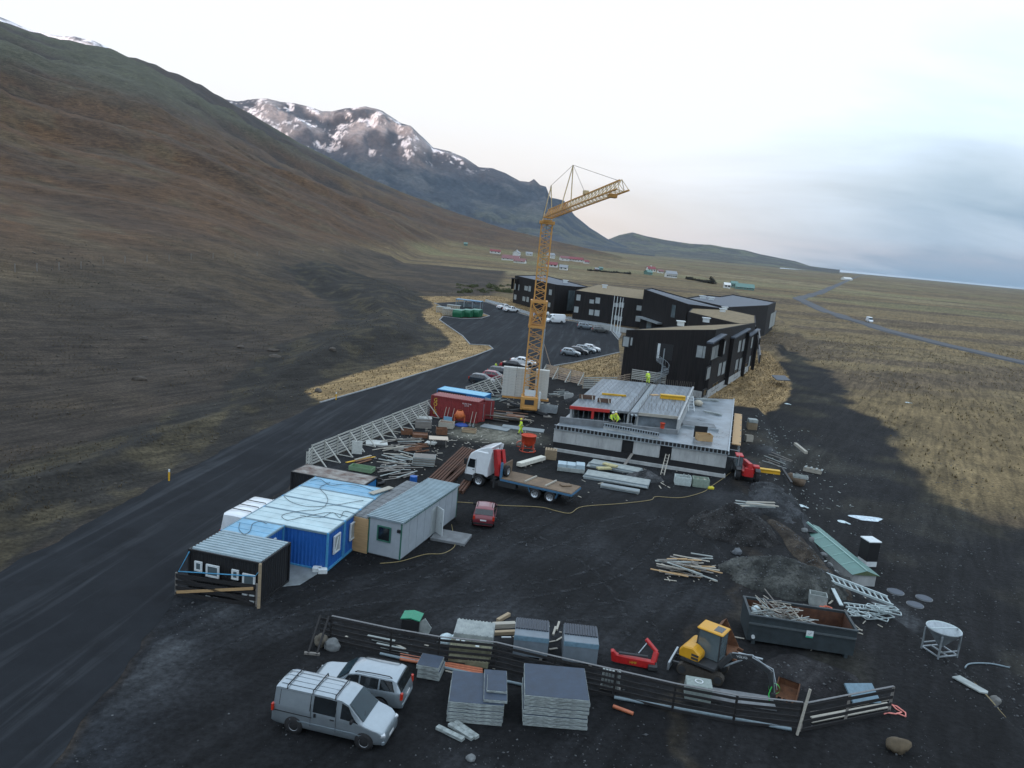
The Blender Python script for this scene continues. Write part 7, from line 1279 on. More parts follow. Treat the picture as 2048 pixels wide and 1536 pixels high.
# ======================= EARTH HEAPS =======================
GRAV = landmat('heap_gravel', ((0.8,0.4),(6.0,0.6)), 1.0, 0.10, 7.0, 0.95, speck=7.0)
def heap(name, label, px, py, rx, ry, h, rz, col, seed, peak=1.3, z=0.0):
    n = 56; u = np.linspace(-1.15,1.15,n); UX, UY = np.meshgrid(u,u); c = P(px,py); r = np.hypot(UX,UY); ca, sa_ = math.cos(rz), math.sin(rz); lx, ly = UX*rx, UY*ry; X = lx*ca-ly*sa_; Y = lx*sa_+ly*ca
    rr_ = r+ (fbm((X+c.x)/1.8,(Y+c.y)/1.8,4,seed)-0.5)*0.55; Z = h*np.clip(1-rr_,0,1)**0.85*(1-0.25*np.exp(-(rr_*4)**2)*0) + (fbm(X/0.6,Y/0.6,3,seed+3)-0.5)*0.22*sstep(1.0,0.7,rr_); Z = np.where(rr_ >= 1, -0.35, Z-0.03) + z
    C_ = np.zeros(X.shape+(3,)); C_[:] = col[0]; C_ = lerp(C_, col[1], sstep(0.42,0.62,fbm((X+c.x)/0.9,(Y+c.y)/0.9,4,seed+5)))
    vid = np.arange(X.size).reshape(X.shape); q = np.stack([vid[:-1,:-1],vid[:-1,1:],vid[1:,1:],vid[1:,:-1]],-1).reshape(-1,4); o = meshobj(name, gridmesh(name,X,Y,Z,q,C_,GRAV), None, (c.x,c.y,0)); tag(o, label, 'gravel heap', 'earth heaps'); HEAPS.append((c,X,Y,Z)); return o
HEAPS = []
heap('gravel_heap','dark gravel heap with planks lying on its crest',1462,1060,3.6,3.4,2.4,0.3,((0.015,0.0145,0.0145),(0.027,0.0262,0.0258)),3)
heap('gravel_heap','broad pale grey gravel heap behind the skip',1572,1160,4.4,3.2,1.9,-0.2,((0.030,0.032,0.030),(0.058,0.060,0.055)),7)
heap('gravel_heap','grey stony ramp below the red telehandler',1548,1000,2.2,6.0,1.0,-0.12,((0.025,0.027,0.029),(0.046,0.049,0.053)),11)
heap('gravel_heap','long brown bank between the yard and the green shed',1612,1110,1.1,8.0,0.55,0.02,((0.030,0.024,0.019),(0.052,0.042,0.032)),17)
heap('gravel_heap','dark soil mound right of the crane',1168,805,3.0,3.2,1.3,0.2,((0.020,0.020,0.021),(0.03,0.03,0.03)),19)
heap('gravel_heap','low grey rubble heap between the form sheets and the shell',1290,955,1.8,1.5,0.8,0.0,((0.04,0.042,0.044),(0.07,0.072,0.075)),23)
heap('gravel_heap','dark spoil under the excavator boom',1620,1350,2.6,2.0,0.4,0.0,((0.020,0.019,0.020),(0.03,0.029,0.03)),29)
# boulders
def boulder(label, px, py, s, col, seed, rot=0, z=None):
    bm = bmesh.new(); bmesh.ops.create_icosphere(bm, subdivisions=3, radius=1)
    for v in bm.verts: n_ = mnoise.noise(v.co*1.3+Vector((seed*7.1,0,0)))*0.35+mnoise.noise(v.co*3.1+Vector((seed,3,0)))*0.12; v.co *= 1+n_; v.co.x *= s[0]; v.co.y *= s[1]; v.co.z *= s[2]
    me = bpy.data.meshes.new('boulder'); bm.to_mesh(me); bm.free(); [setattr(p,'use_smooth',True) for p in me.polygons]; me.materials.append(mat(f'boulder_{int(col[0]*1000)}', col, 0.9, 0, 0.3, 2, 0.6, 8)); p = P(px,py); zz = groundz(p.x,p.y) if z is None else z; o = meshobj('boulder', me, None, (p.x,p.y,zz+s[2]*0.6), (0,0,rot)); return tag(o, label, 'boulder', 'boulders')
boulder('grey boulder right of the fence end brace',664,1297,(0.42,0.36,0.36),(0.15,0.16,0.16),1); boulder('brownish boulder behind the fence end brace',642,1290,(0.36,0.34,0.40),(0.12,0.105,0.08),2); boulder('large brown boulder on the slope right of the telehandler',1594,940,(1.1,0.75,0.7),(0.105,0.075,0.05),3,-0.5); boulder('large brown boulder at the bottom right of the picture',1792,1500,(0.55,0.42,0.42),(0.10,0.075,0.045),4); boulder('small grey rock at the bottom centre right',942,1520,(0.22,0.18,0.15),(0.15,0.15,0.155),5); boulder('small round rock at the gravel heap foot',1474,1108,(0.35,0.3,0.28),(0.11,0.12,0.13),6); boulder('pale rock on the bank near the hopper',1998,1358,(0.35,0.3,0.3),(0.16,0.16,0.15),7)
random.seed(3)
for k in range(10): boulder(f'tan rock on the eroded bank by the green shed, {OW[k]} from the far end',1612+k*17+random.uniform(-6,6),1062+k*15+random.uniform(-5,5),(random.uniform(.2,.42),random.uniform(.18,.3),random.uniform(.15,.25)),(0.15,0.125,0.095),10+k,random.uniform(0,3))
for k in range(7): boulder('rock lying loose on the bare slope left of the road',90+random.uniform(0,640),690+random.uniform(-10,95),(random.uniform(.4,1.0),random.uniform(.3,.7),random.uniform(.25,.5)),(0.075,0.062,0.05),40+k,random.uniform(0,3))
for o in [o for o in bpy.data.objects if o.get('label') == 'rock lying loose on the bare slope left of the road']:
    o['_'] = 0; q = o.location.copy(); del o['_']; o.location.z = groundz(q.x,q.y)+0.12
# puddle, trash
pd = P(1733,1038,LOW); m = MB(); m.add([(1.5*math.cos(t)*(1+0.25*math.sin(3*t)),0.9*math.sin(t)*(1+0.2*math.cos(2*t)),0) for t in [k*2*math.pi/28 for k in range(28)]],[tuple(range(28))]); struct(m.build('puddle', mat('puddle_ice',(0.42,0.52,0.58),0.25,0,0.2,1.5,spec=0.6), None, loc=(pd.x,pd.y,groundz(pd.x,pd.y)+0.06)))
random.seed(9); PLS = mat('pale_plastic',(0.5,0.6,0.62),0.4)
for i,(x,y,lab) in enumerate(((1606,984,'crumpled pale plastic sheet on the slope below the boulder'),(1690,1012,'long pale plastic strip beside the puddle'),(1577,790,'white scrap on the dark ground behind the hotel'),(1818,789,'white scrap lying on the plain right of the hotel'),(1645,1042,'white tyre-shaped scrap above the green shed'))):
    p = P(x,y); p.z = groundz(p.x,p.y); tag(MB().lathe([(0,0.10),(0.18,0.08),(0.36,0.03),(0.45,0.0)],n=9).bar((0.25,0,0.04),(0.8,-0.35,0.05),0.22,0.05).build('plastic_sheet', PLS, None, loc=p+Vector((0,0,0.03)), rz=random.uniform(-.8,-.3)), lab, 'scrap')
o = thing('broken_formwork','broken yellowish formwork crate lying on the spoil slope','formwork',Vector((*P(1628,920).xy, groundz(*P(1628,920).xy))),R_(-30)); [MB().box(-1.0,k*0.25,0.05,1.0,k*0.25+0.1,0.5).build('board', WOODP, o) for k in range(3)]; [MB().box(-0.9+k*0.6,-0.1,0.5,-0.7+k*0.6,0.75,0.58).build('cleat', PALES, o) for k in range(4)]
lie('fallen_log','log','pale log lying on the spoil slope above the boulder',(1590,890),(1612,908),0.35,0.3,WOODP); ybox('white slotted crate lying on the spoil slope',1603,958,1.5,0.9,0.25,PALES,R_(-15)); lie('black_pipe','pipe','black pipe on the slope beside the telehandler',(1563,937),(1583,968),0.22,0.18,BLACKC)
# green skips in the car park corner, timber stands, bike shelter
GSK = mat('green_skip',(0.012,0.12,0.055),0.5,0,0.15,2)
for i,(x,y) in enumerate(((918,634),(936,633.5),(953,633))):
    p = P(x,y); o = thing('green_skip', ['left','middle','right'][i]+' of three green lidded waste skips in the car park','skip',Vector((p.x,p.y,0.02)),R_(-12),'green waste skips'); MB().prism([(-2.3,0.1),(1.8,0.1),(2.4,1.0),(1.4,1.9),(-2.1,1.9),(-2.5,1.2)],-1.2,1.2,'yz').build('skip_body', GSK, o, 0.04); MB().prism([(-2.1,1.9),(1.4,1.9),(1.4,1.98),(-2.1,1.98)],-1.15,1.15,'yz').build('lid', mat('pale_green_lid',(0.08,0.22,0.16),0.5), o); [MB().box(-1.26,s,0.2,1.26,s+0.12,1.8).build('rib', GSK, o) for s in (-1.5,0.2)]; MB().box(-1.1,-2.45,1.2,1.1,-2.3,1.45).build('hook_bar', GSK, o)
for i,(x,y) in enumerate(((884,627),(897,631),(905,623))):
    p = P(x,y); o = thing('timber_rack', ['leftmost','nearest','rearmost'][i]+' slatted timber rack left of the green skips','rack',Vector((p.x,p.y,0.02)),R_(-8),'timber racks'); [MB().box(-1.7+k*0.48,-0.1,0,-1.4+k*0.48,0.1,1.7).build('slat', WOODP, o) for k in range(8)]; MB().box(-1.75,0.1,1.3,2.1,0.16,1.5).box(-1.75,0.1,0.3,2.1,0.16,0.5).build('rail', WOODG, o); MB().box(-1.75,-0.1,1.7,2.1,1.6,1.78).build('roof', PALES, o)
p = P(938,615); o = thing('bike_shelter','small blue roofed shelter behind the green skips','shelter',Vector((p.x,p.y,0.02)),R_(-10)); MB().box(-4,-1.5,2.1,4,1.5,2.3).build('roof', mat('shelter_blue',(0.10,0.22,0.34),0.5), o); [MB().box(x-0.1,y-0.1,0,x+0.1,y+0.1,2.1).build('post', GALV, o) for x in (-3.8,-1.3,1.3,3.8) for y in (-1.3,1.3)]; MB().box(-3.8,-1.32,0.3,3.8,-1.28,1.2).build('side_panel', GLASS, o)
# railings by the hotel forecourt
fence('railing','dark metal railing beside the hotel wing entrance','railing',PP([(1106,627.5),(1132,624)]),1.2,2,0.08,2.0,FRAMEB,FRAMEB)
# posts of the sheep fence across the lower hillside
for k in range(16):
    px = 30+k*44; py = 548-0.05*px+ (8 if k < 4 else 0); p = G(px,py-10); o = thing('sheep_fence_post',f'thin grey sheep fence post on the lower hillside, {OW[k]} from the left','post',p,0,'sheep fence posts'); MB().bar((0,0,-0.3),(0,0,1.6),0.12).build('shaft', WOODG, o)
# ======================= PEOPLE =======================
HIV = mat('hi_vis_yellow',(0.52,0.70,0.04),0.7,0,0.1,6); HIVB = mat('reflective_band',(0.60,0.62,0.58),0.4); DKT = mat('dark_trousers',(0.02,0.022,0.03),0.85); SKIN = mat('skin',(0.42,0.25,0.18),0.6); REDJ = mat('red_jacket',(0.45,0.02,0.03),0.8); HELM = mat('white_helmet',(0.65,0.66,0.62),0.4); HELY = mat('yellow_helmet',(0.65,0.50,0.03),0.4); BOOT = mat('boots',(0.02,0.017,0.015),0.8)
def skin(name, verts, edges, rad, m, parent, root=0):
    me = bpy.data.meshes.new(name); me.from_pydata(verts, edges, []); me.materials.append(m); o = meshobj(name, me, parent)
    md = o.modifiers.new('skin','SKIN'); md.use_smooth_shade = True; sv = me.skin_vertices[0].data if me.skin_vertices else None
    if sv is None:
        bpy.context.view_layer.objects.active = o; bm = bmesh.new(); bm.from_mesh(me); bm.verts.layers.skin.verify(); bm.to_mesh(me); bm.free(); sv = me.skin_vertices[0].data
    for i, r in enumerate(rad): sv[i].radius = (r, r) if not isinstance(r, tuple) else r; sv[i].use_root = (i == root)
    s = o.modifiers.new('sub','SUBSURF'); s.levels = 1; s.render_levels = 1; return o
def person(label, p, rz, jacket, trouser, helmet, stride=0.0, bend=0.0, arms=(0.1,0.1), group=None, hair=None):
    o = thing('person', label, 'person', p, rz, group); c, s = math.cos(bend), math.sin(bend)
    def T(x, y, z):                     # torso leans forward (+x) about the hips
        z0 = 0.95; return (x*c+(z-z0)*s, y, z0+(z-z0)*c-x*s)
    hip = (0,0,0.95); ft = stride
    legs = {}
    for sgn, f in ((1, ft), (-1, -ft)):
        legs[sgn] = [(0,sgn*0.10,0.90),(f*0.55+0.04,sgn*0.11,0.50),(f-0.02,sgn*0.11,0.10),(f+0.16,sgn*0.12,0.04)]
    sp = [T(0,0,1.15),T(0.01,0,1.38),T(0.01,0,1.50),T(0.03,0,1.60),T(0.04,0,1.72)]
    def arm(sgn, a): return [T(0,sgn*0.19,1.43),T(0.06+a*0.25,sgn*0.26,1.18),T(0.12+a*0.8,sgn*0.24,1.0+a*0.15),T(0.15+a*1.0,sgn*0.22,0.93+a*0.18)]
    V = [hip]+sp; E_ = [(0,1),(1,2),(2,3),(3,4),(4,5)]; Rr = [0.15,0.14,0.16,0.07,0.10,0.09]
    for sgn in (1,-1):
        b = len(V); V += legs[sgn]; E_ += [(0,b),(b,b+1),(b+1,b+2),(b+2,b+3)]; Rr += [0.10,0.075,0.05,0.045]
    for sgn, a in ((1,arms[0]),(-1,arms[1])):
        b = len(V); V += arm(sgn,a); E_ += [(2,b),(b,b+1),(b+1,b+2),(b+2,b+3)]; Rr += [0.075,0.055,0.042,(0.05,0.028)]
    skin('body', V, E_, Rr, SKIN, o)
    J = [hip]+sp[:3]; EJ = [(0,1),(1,2),(2,3)]; RJ = [0.185,0.18,0.195,0.10]
    for sgn, a in ((1,arms[0]),(-1,arms[1])):
        b = len(J); J += arm(sgn,a)[:3]; EJ += [(2,b),(b,b+1),(b+1,b+2)]; RJ += [0.105,0.085,0.07]
    jk = skin('jacket', J, EJ, RJ, jacket, o)
    if jacket is HIV:
        for z in (1.08,1.25): q = T(0,0,z); MB().lathe([(0.205,-0.025),(0.205,0.025)],(q[0],q[1],q[2]),12).build('reflective_band', HIVB, jk)
    TV = [hip]; ET = []; RT = [0.17]
    for sgn in (1,-1):
        b = len(TV); TV += legs[sgn][:3]; ET += [(0,b),(b,b+1),(b+1,b+2)]; RT += [0.12,0.095,0.075]
    skin('trousers', TV, ET, RT, trouser, o)
    for sgn in (1,-1): q = legs[sgn][2]; MB().box(-0.09,-0.055,-0.10,0.20,0.055,0.03).build('boot', BOOT, o, 0.02, q)
    h = T(0.04,0,1.72)
    if helmet: MB().lathe([(0.165,0.0),(0.14,0.02),(0.135,0.07),(0.09,0.13),(0.0,0.15)],(h[0],h[1],h[2]+0.03),14).build('helmet', helmet, o)
    else: MB().lathe([(0.12,-0.06),(0.125,0.02),(0.09,0.09),(0,0.115)],(h[0]-0.015,h[1],h[2]+0.02),12).build('hair', mat('dark_hair',(0.03,0.02,0.015),0.9), o)
    MB().box(0.08,-0.05,-0.01,0.112,-0.02,0.012).box(0.08,0.02,-0.01,0.112,0.05,0.012).build('eyes', DKT, o, 0, h); MB().box(0.085,-0.015,-0.06,0.125,0.015,-0.015).build('nose', SKIN, o, 0.005, h); MB().box(0.08,-0.03,-0.085,0.106,0.03,-0.072).build('mouth', MAROON, o, 0, h)
    return o
person('worker in full yellow high-visibility suit walking left of the red bucket', P(1041,868), R_(200), HIV, HIV, HELY, 0.28, 0.05, (0.35,-0.1))
person('worker in yellow jacket standing leftmost of the group on the lower slab', uf(0.40,-0.10,2.62), R_(-40), HIV, DKT, HELM, 0.05, 0.25, (0.5,0.4)); person('worker in yellow jacket in the middle of the group on the lower slab', uf(0.44,-0.085,2.62), R_(-120), HIV, DKT, HELM, 0.05, 0.1, (0.3,0.5)); person('worker in yellow jacket bending over, rightmost of the group on the lower slab', uf(0.475,-0.10,2.62), R_(200), HIV, DKT, HELY, 0.1, 0.6, (0.4,0.4)); person('worker crouched in yellow jacket at the far edge of the upper slab', uf(0.50,0.975,UZ+0.01), R_(100), HIV, HIV, HELM, 0.15, 0.8, (0.4,0.4))
person('person in yellow vest standing by the cars beside the road', P(990,745), R_(20), HIV, DKT, None, 0.05, 0.05, (0.2,0.2)); person('person in red jacket standing by the cars beside the road', P(1001,743), R_(160), REDJ, DKT, None, 0.05, 0.05, (0.2,0.2))
tag(MB().lathe([(0.22,0.0),(0.26,0.55),(0.30,0.55),(0.27,0.6)],n=14).build('red_bucket', CBR, None, loc=uf(0.86,-0.107,3.16)), 'red plastic bucket standing on the parapet of the shell', 'bucket')
for i,(x,y,z) in enumerate(((0.565,0.02,3.7),(0.60,0.02,3.7))): tag(MB().cyl((0,0,-1.08),(0,0,0),0.04,n=6).lathe([(0,0.0),(0.16,0.06),(0.16,0.24),(0,0.3)],n=10).build('prop_head', GALV, None, loc=uf(x,y-0.03,z)), ['left','right'][i]+' grey capped prop in the stair opening of the shell', 'prop')
# ======================= LOOSE STONES, GRASS, SHRUBS =======================
rng = np.random.default_rng(4)
def scatter(name, X, Y, S, Z, m, oct_=True, label=None, cat=None, sq=0.65):
    """many small stones in one mesh"""
    base = np.array([(1,0,0),(-1,0,0),(0,1,0),(0,-1,0),(0,0,1),(0,0,-.6)], float); F = np.array([(0,2,4),(2,1,4),(1,3,4),(3,0,4),(2,0,5),(1,2,5),(3,1,5),(0,3,5)])
    n = len(X); an = rng.uniform(0,6.28,n); V = base[None]*(S[:,None,None]*np.stack([rng.uniform(.7,1.4,n),rng.uniform(.6,1.1,n),rng.uniform(.4,.9,n)*sq/0.65],-1)[:,None,:])*rng.uniform(.75,1.2,(n,6,1))
    c, s = np.cos(an)[:,None], np.sin(an)[:,None]; vx = V[...,0]*c-V[...,1]*s; vy = V[...,0]*s+V[...,1]*c
    P_ = np.stack([vx+X[:,None], vy+Y[:,None], V[...,2]+Z[:,None]+S[:,None]*0.15],-1).reshape(-1,3); FF = (F[None]+np.arange(n)[:,None,None]*6).reshape(-1,3)
    me = bpy.data.meshes.new(name); me.vertices.add(len(P_)); me.vertices.foreach_set('co', P_.astype(np.float32).ravel()); me.loops.add(FF.size); me.loops.foreach_set('vertex_index', FF.ravel().astype(np.int32)); me.polygons.add(len(FF)); me.polygons.foreach_set('loop_start', (np.arange(len(FF))*3).astype(np.int32)); me.update(); me.validate(); me.materials.append(m)
    return stuff(meshobj(name, me), label, cat)
def inside(X, Y, poly): return inpoly(X, Y, [(p.x,p.y) for p in poly])
STN = mat('site_stone',(0.035,0.037,0.040),0.9,0,0.6,0.9,var2=(0.14,0.148,0.152))
n = 34000; X = rng.uniform(-22,45,n); Y = 26+rng.random(n)**1.6*85; k = fbm(X/5,Y/5,4,81); keep = inside(X,Y,SITE) & (rng.random(n) < sstep(0.45,0.75,k)*0.9+0.06) & (sdist(X,Y,ROADC) > 0.3); X, Y = X[keep], Y[keep]
S = 0.018+0.055*rng.random(len(X))**4+0.10*(rng.random(len(X)) > 0.985)*rng.random(len(X)); scatter('loose_stones', X, Y, S, height(X,Y), STN, label='scattered grey stones over the black gravel yard', cat='stones')
for i,(c,HX,HY,HZ) in enumerate(HEAPS):
    idx = rng.integers(0, HX.size, [900,900,700,600,300,300,120][i]); z = HZ.ravel()[idx]; ok = z > 0.08; idx = idx[ok]; x = HX.ravel()[idx]+c.x; y = HY.ravel()[idx]+c.y; scatter('heap_stones', x, y, 0.03+0.09*rng.random(len(idx))**3, HZ.ravel()[idx], STN, label=['stones on the dark gravel heap','stones on the broad pale gravel heap','stones on the stony ramp below the telehandler','stones on the brown bank','stones on the soil mound by the crane','stones on the rubble heap by the shell','stones on the spoil under the excavator'][i], cat='stones')
n = 9000; X = rng.uniform(24,60,n); Y = rng.uniform(30,110,n); keep = (sdist(X,Y,LOWPOLY) < 3) & (rng.random(n) < sstep(0.4,0.7,fbm(X/6,Y/6,4,83))+0.1); X, Y = X[keep], Y[keep]; scatter('field_stones', X, Y, 0.03+0.10*rng.random(len(X))**4, height(X,Y), STN, label='scattered stones over the dark soil right of the bank', cat='stones')
n = 16000; X = rng.uniform(-110,-8,n); Y = rng.uniform(55,260,n); keep = (sdist(X,Y,ROADC) > 2) & (rng.random(n) < sstep(0.4,0.7,fbm(X/14,Y/14,4,85))+0.08); X, Y = X[keep], Y[keep]; scatter('slope_stones', X, Y, 0.05+0.22*rng.random(len(X))**5, height(X,Y), mat('slope_stone',(0.055,0.048,0.040),0.95,0,0.5,0.7,var2=(0.12,0.105,0.085)), label='scattered stones over the bare slope left of the road', cat='stones')
# tussocks of dry grass: blades as thin triangles
def tufts(name, X, Y, h, m, label, nb=5):
    n = len(X); Z = height(X,Y); a = rng.uniform(0,6.28,(n,nb)); r = rng.uniform(0.02,0.5,(n,nb))*h[:,None]; bx = X[:,None]+np.cos(a)*r*0.5; by = Y[:,None]+np.sin(a)*r*0.5; w_ = 0.22*h[:,None]+0*a; tx = bx+np.cos(a)*r; ty = by+np.sin(a)*r; hz = h[:,None]*rng.uniform(.6,1.1,(n,nb))
    V = np.stack([np.stack([bx-np.sin(a)*w_, by+np.cos(a)*w_, Z[:,None]-0.05+0*a],-1), np.stack([bx+np.sin(a)*w_, by-np.cos(a)*w_, Z[:,None]-0.05+0*a],-1), np.stack([tx,ty,Z[:,None]+hz],-1)],-2).reshape(-1,3)
    F = np.arange(len(V)).reshape(-1,3); me = bpy.data.meshes.new(name); me.vertices.add(len(V)); me.vertices.foreach_set('co', V.astype(np.float32).ravel()); me.loops.add(F.size); me.loops.foreach_set('vertex_index', F.ravel().astype(np.int32)); me.polygons.add(len(F)); me.polygons.foreach_set('loop_start', (np.arange(len(F))*3).astype(np.int32)); me.update(); me.validate(); me.materials.append(m); return stuff(meshobj(name, me), label, 'grass')
GG = mat('golden_grass',(0.21,0.148,0.072),0.95,0,0.3,0.4); BG = mat('brown_grass',(0.075,0.058,0.036),0.95,0,0.4,0.3,var2=(0.13,0.10,0.056)); PG = mat('plain_grass',(0.145,0.11,0.056),0.95,0,0.35,0.15)
XX, YY = [], []
for g in GOLD:
    xs = [p.x for p in g]; ys = [p.y for p in g]; n = int(min(9000,(max(xs)-min(xs))*(max(ys)-min(ys))*3)); x = rng.uniform(min(xs),max(xs),n); y = rng.uniform(min(ys),max(ys),n); kk_ = inside(x,y,g) & (sdist(x,y,ROADC) > 0.4); XX.append(x[kk_]); YY.append(y[kk_])
X = np.concatenate(XX); Y = np.concatenate(YY); ok = ~inpoly(X,Y,[(p.x,p.y) for p in (FL,FC,FR,BL)]); X, Y = X[ok], Y[ok]; tufts('verge_grass', X, Y, rng.uniform(.12,.3,len(X)), GG, 'dry golden grass on the verges round the car park and hotel')
n = 60000; X = -8-rng.random(n)*110; Y = 50+rng.random(n)**1.3*260; keep = (sdist(X,Y,ROADC) > 1.5) & (rng.random(n) < sstep(0.35,0.65,fbm(X/8,Y/8,4,87))); 
for g in GOLD[:1]: keep &= ~inside(X,Y,g)
X, Y = X[keep], Y[keep]; tufts('slope_grass', X, Y, rng.uniform(.07,.2,len(X)), BG, 'brown tussock grass on the slope left of the road', 4)
n = 16000; X = 45+rng.random(n)*140; Y = 60+rng.random(n)*230; keep = (sdist(X,Y,[(p.x,p.y) for p in SOIL]) > 0) & (X > 0.25*Y) & (rng.random(n) < sstep(0.35,0.65,fbm(X/9,Y/9,4,89))); X, Y = X[keep], Y[keep]; tufts('plain_grass', X, Y, rng.uniform(.15,.45,len(X)), PG, 'olive brown tussock grass on the plain right of the site', 4)
# green shrubs on the bank above the car park, garden hedges in the village
def shrub(label, p, rx, ry, h, m, seed, group, name='shrub', cat='shrub', trunk=False):
    o = thing(name, label, cat, p, 0, group); r = np.random.default_rng(seed); n = 420; d = r.normal(size=(n,3)); d /= np.linalg.norm(d,axis=1)[:,None]; d[:,2] = abs(d[:,2]); rad = r.uniform(.55,1.08,n)*(1+0.25*np.sin(d[:,0]*5+seed)); C = d*rad[:,None]*np.array([rx,ry,h]); s = r.uniform(.08,.2,n)*min(rx,h)
    t = r.normal(size=(n,3,3)); V = (C[:,None,:]+t*s[:,None,None]).reshape(-1,3); V[:,2] = np.maximum(V[:,2],-0.1); F = [tuple(q) for q in np.arange(len(V)).reshape(-1,3)]; MB().add([tuple(v) for v in V], F).build('foliage', m, o)
    k = MB()
    for j in range(4): a = j*1.6+seed; k.cyl((0,0,-0.2),(rx*.5*math.cos(a),ry*.5*math.sin(a),h*.6),0.05*h*.5,0.02,5)
    k.build('stem', RUSTB, o); return o
SHG = mat('moss_shrub',(0.085,0.095,0.04),0.9,0,0.4,1.5); SHD = mat('dark_shrub',(0.04,0.037,0.026),0.9,0,0.4,0.5)
random.seed(2)
for k in range(26): p = G(915+random.random()*108, 578+random.uniform(-7,8)+0.06*k*0); shrub('olive green shrub on the bank above the car park beside the hotel wing', p, random.uniform(1.2,2.4), random.uniform(1,2), random.uniform(.6,1.2), SHG, k, 'shrubs above the car park')
for k in range(14): p = G(1180+k*6.0, 541.5+k*0.55+random.uniform(-.5,.5)); shrub(f'dark garden bush in the village hedge, {OW[k]} from the left', p, 2.2, 1.8, random.uniform(1.0,2.0), SHD, 50+k, 'village hedge')
for k in range(12): p = G(1376+k*4.5, 558.5+k*0.85); shrub(f'dark conifer bush in the shelter belt behind the hotel, {OW[k]} from the left', p, 2.6, 2.4, random.uniform(1.2,2.4)+(3.0 if k > 9 else 0), SHD, 80+k, 'shelter belt')

# splinters and offcuts trodden into the yard
def slivers(name, boxes, m, label, lo=0.15, hi=0.9):
    V = []; F = []
    for (cx_, cy_, sx, sy, n_) in boxes:
        PS = [P(cx_+rng.normal()*sx, cy_+rng.normal()*sy) for k in range(n_)]; ZS = height(np.array([p.x for p in PS]), np.array([p.y for p in PS]))
        for k in range(n_):
            p = PS[k]; z = ZS[k]+0.02; a = rng.uniform(0,3.14); l_ = lo+(hi-lo)*rng.random()**3; w_ = rng.uniform(.02,.06); c, s_ = math.cos(a), math.sin(a); o = len(V)
            for u, v in ((-l_/2,-w_),(l_/2,-w_),(l_/2,w_),(-l_/2,w_)):
                V.append((p.x+u*c-v*s_, p.y+u*s_+v*c, z))
            V += [(x, y, z+0.035) for x, y, z in V[-4:]]; F += [tuple(o+i for i in q) for q in ((3,2,1,0),(4,5,6,7),(0,1,5,4),(1,2,6,5),(2,3,7,6),(3,0,4,7))]
    return stuff(MB().add(V, F).build(name, m), label, 'scraps')
slivers('timber_scraps', [(830,900,50,25,90),(930,880,45,18,60),(1060,870,40,25,50),(1240,960,60,14,50),(1030,800,30,14,40),(1120,800,25,10,30),(1380,1140,40,14,40),(1640,1230,70,25,50),(1000,1290,120,25,40)], WOODP, 'splinters and timber offcuts trodden into the yard')
slivers('rubble_scraps', [(1580,900,35,40,90),(1620,980,40,35,60),(1680,1090,45,45,30),(1540,850,30,14,40)], PALES, 'pale rubble and plastic scraps on the slope below the shell', 0.08, 0.45)

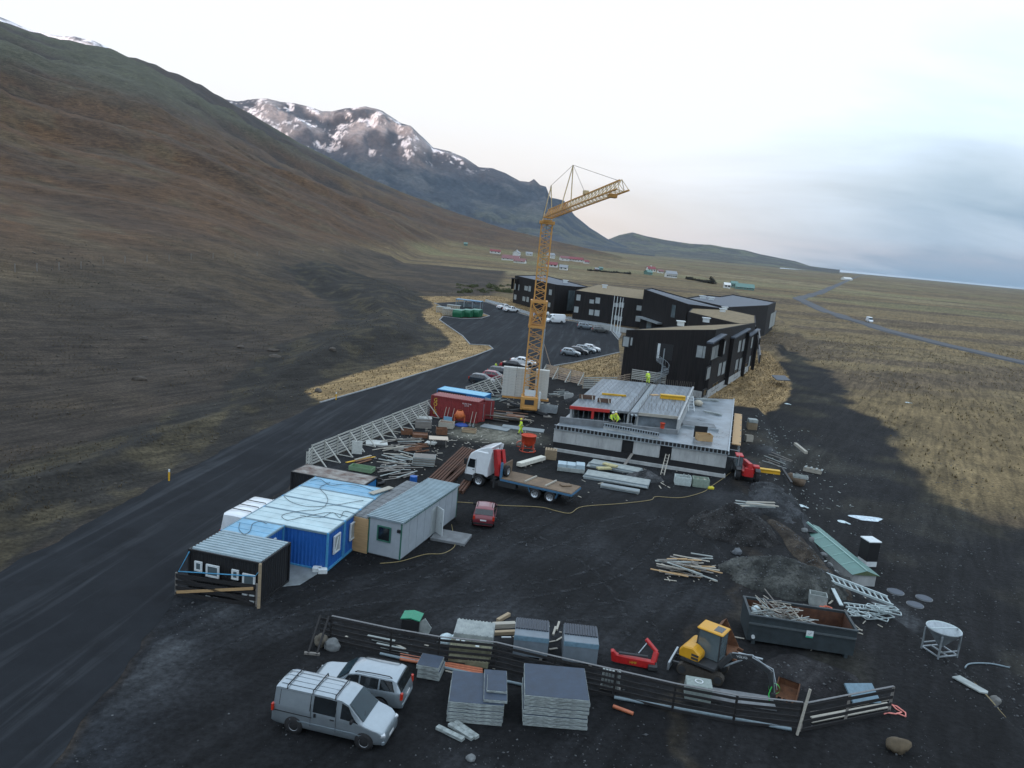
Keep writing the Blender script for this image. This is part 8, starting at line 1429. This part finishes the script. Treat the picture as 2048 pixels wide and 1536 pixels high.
# dusty tyre tracks on the gravel: broken, thin sheets that follow the ground
tm_ = bpy.data.materials.new('dusty_track'); tm_.use_nodes = True; n_t = tm_.node_tree.nodes; l_t = tm_.node_tree.links; b_t = n_t['Principled BSDF']; b_t.inputs['Base Color'].default_value = (0.040, 0.043, 0.047, 1); b_t.inputs['Roughness'].default_value = 0.95
g_t = n_t.new('ShaderNodeNewGeometry'); z_t = n_t.new('ShaderNodeTexNoise'); z_t.inputs['Scale'].default_value = 1.6; z_t.inputs['Detail'].default_value = 7; z_t.inputs['Roughness'].default_value = 0.75; l_t.new(g_t.outputs['Position'], z_t.inputs[0])
r_t = n_t.new('ShaderNodeMapRange'); r_t.inputs[1].default_value = 0.47; r_t.inputs[2].default_value = 0.72; r_t.inputs[4].default_value = 0.8; l_t.new(z_t.outputs[0], r_t.inputs[0]); l_t.new(r_t.outputs[0], b_t.inputs['Alpha'])
def track_pair(px, gauge=1.7, wd=0.32):
    pts = [P(*p) for p in px]; fine = []
    for i in range(len(pts)-1):
        p0,p1,p2,p3 = pts[max(i-1,0)],pts[i],pts[i+1],pts[min(i+2,len(pts)-1)]; k_ = max(3,int((p2-p1).length/0.5))
        for k in range(k_): t = k/k_; fine.append(0.5*((2*p1)+(p2-p0)*t+(2*p0-5*p1+4*p2-p3)*t*t+(3*p1-p0-3*p2+p3)*t**3))
    for sg in (-1, 1):
        V = []
        for i, p in enumerate(fine):
            d = fine[min(i+1,len(fine)-1)]-fine[max(i-1,0)]; d.z = 0; d.normalize(); s_ = Vector((-d.y,d.x,0)); c = p+s_*sg*gauge/2
            for q in (c-s_*wd/2, c+s_*wd/2): V.append((q.x,q.y))
        V = np.array(V); V = [tuple(q) for q in np.column_stack([V, height(V[:,0],V[:,1])+0.03])]
        struct(MB().add(V,[(2*i,2*i+1,2*i+3,2*i+2) for i in range(len(fine)-1)]).build('tyre_track', tm_))
for tr_ in ([(420,1290),(620,1190),(820,1150),(1000,1110),(1180,1060),(1300,1030)], [(500,1260),(760,1220),(1000,1190),(1200,1150),(1290,1090),(1330,1020)], [(980,1060),(1060,1080),(1180,1120),(1260,1200),(1290,1290)], [(1120,1230),(1300,1210),(1440,1180),(1470,1120),(1400,1060),(1300,1040)], [(760,1170),(900,1120),(1000,1060),(1100,1040)]): track_pair(tr_)
# ---------------- haze ----------------
hm = bpy.data.materials.new('haze_air'); hm.use_nodes = True; n = hm.node_tree.nodes; n.clear()
pv = n.new('ShaderNodeVolumePrincipled'); pv.inputs['Color'].default_value = (0.50, 0.74, 1.0, 1); pv.inputs['Density'].default_value = 2.1e-5; pv.inputs['Anisotropy'].default_value = 0.0
ou = n.new('ShaderNodeOutputMaterial'); hm.node_tree.links.new(pv.outputs[0], ou.inputs['Volume'])
stuff(MB().box(-17500, -17500, -60, 17500, 17500, 1350).build('haze', hm), 'thin pale blue air haze over the far mountains', 'haze')
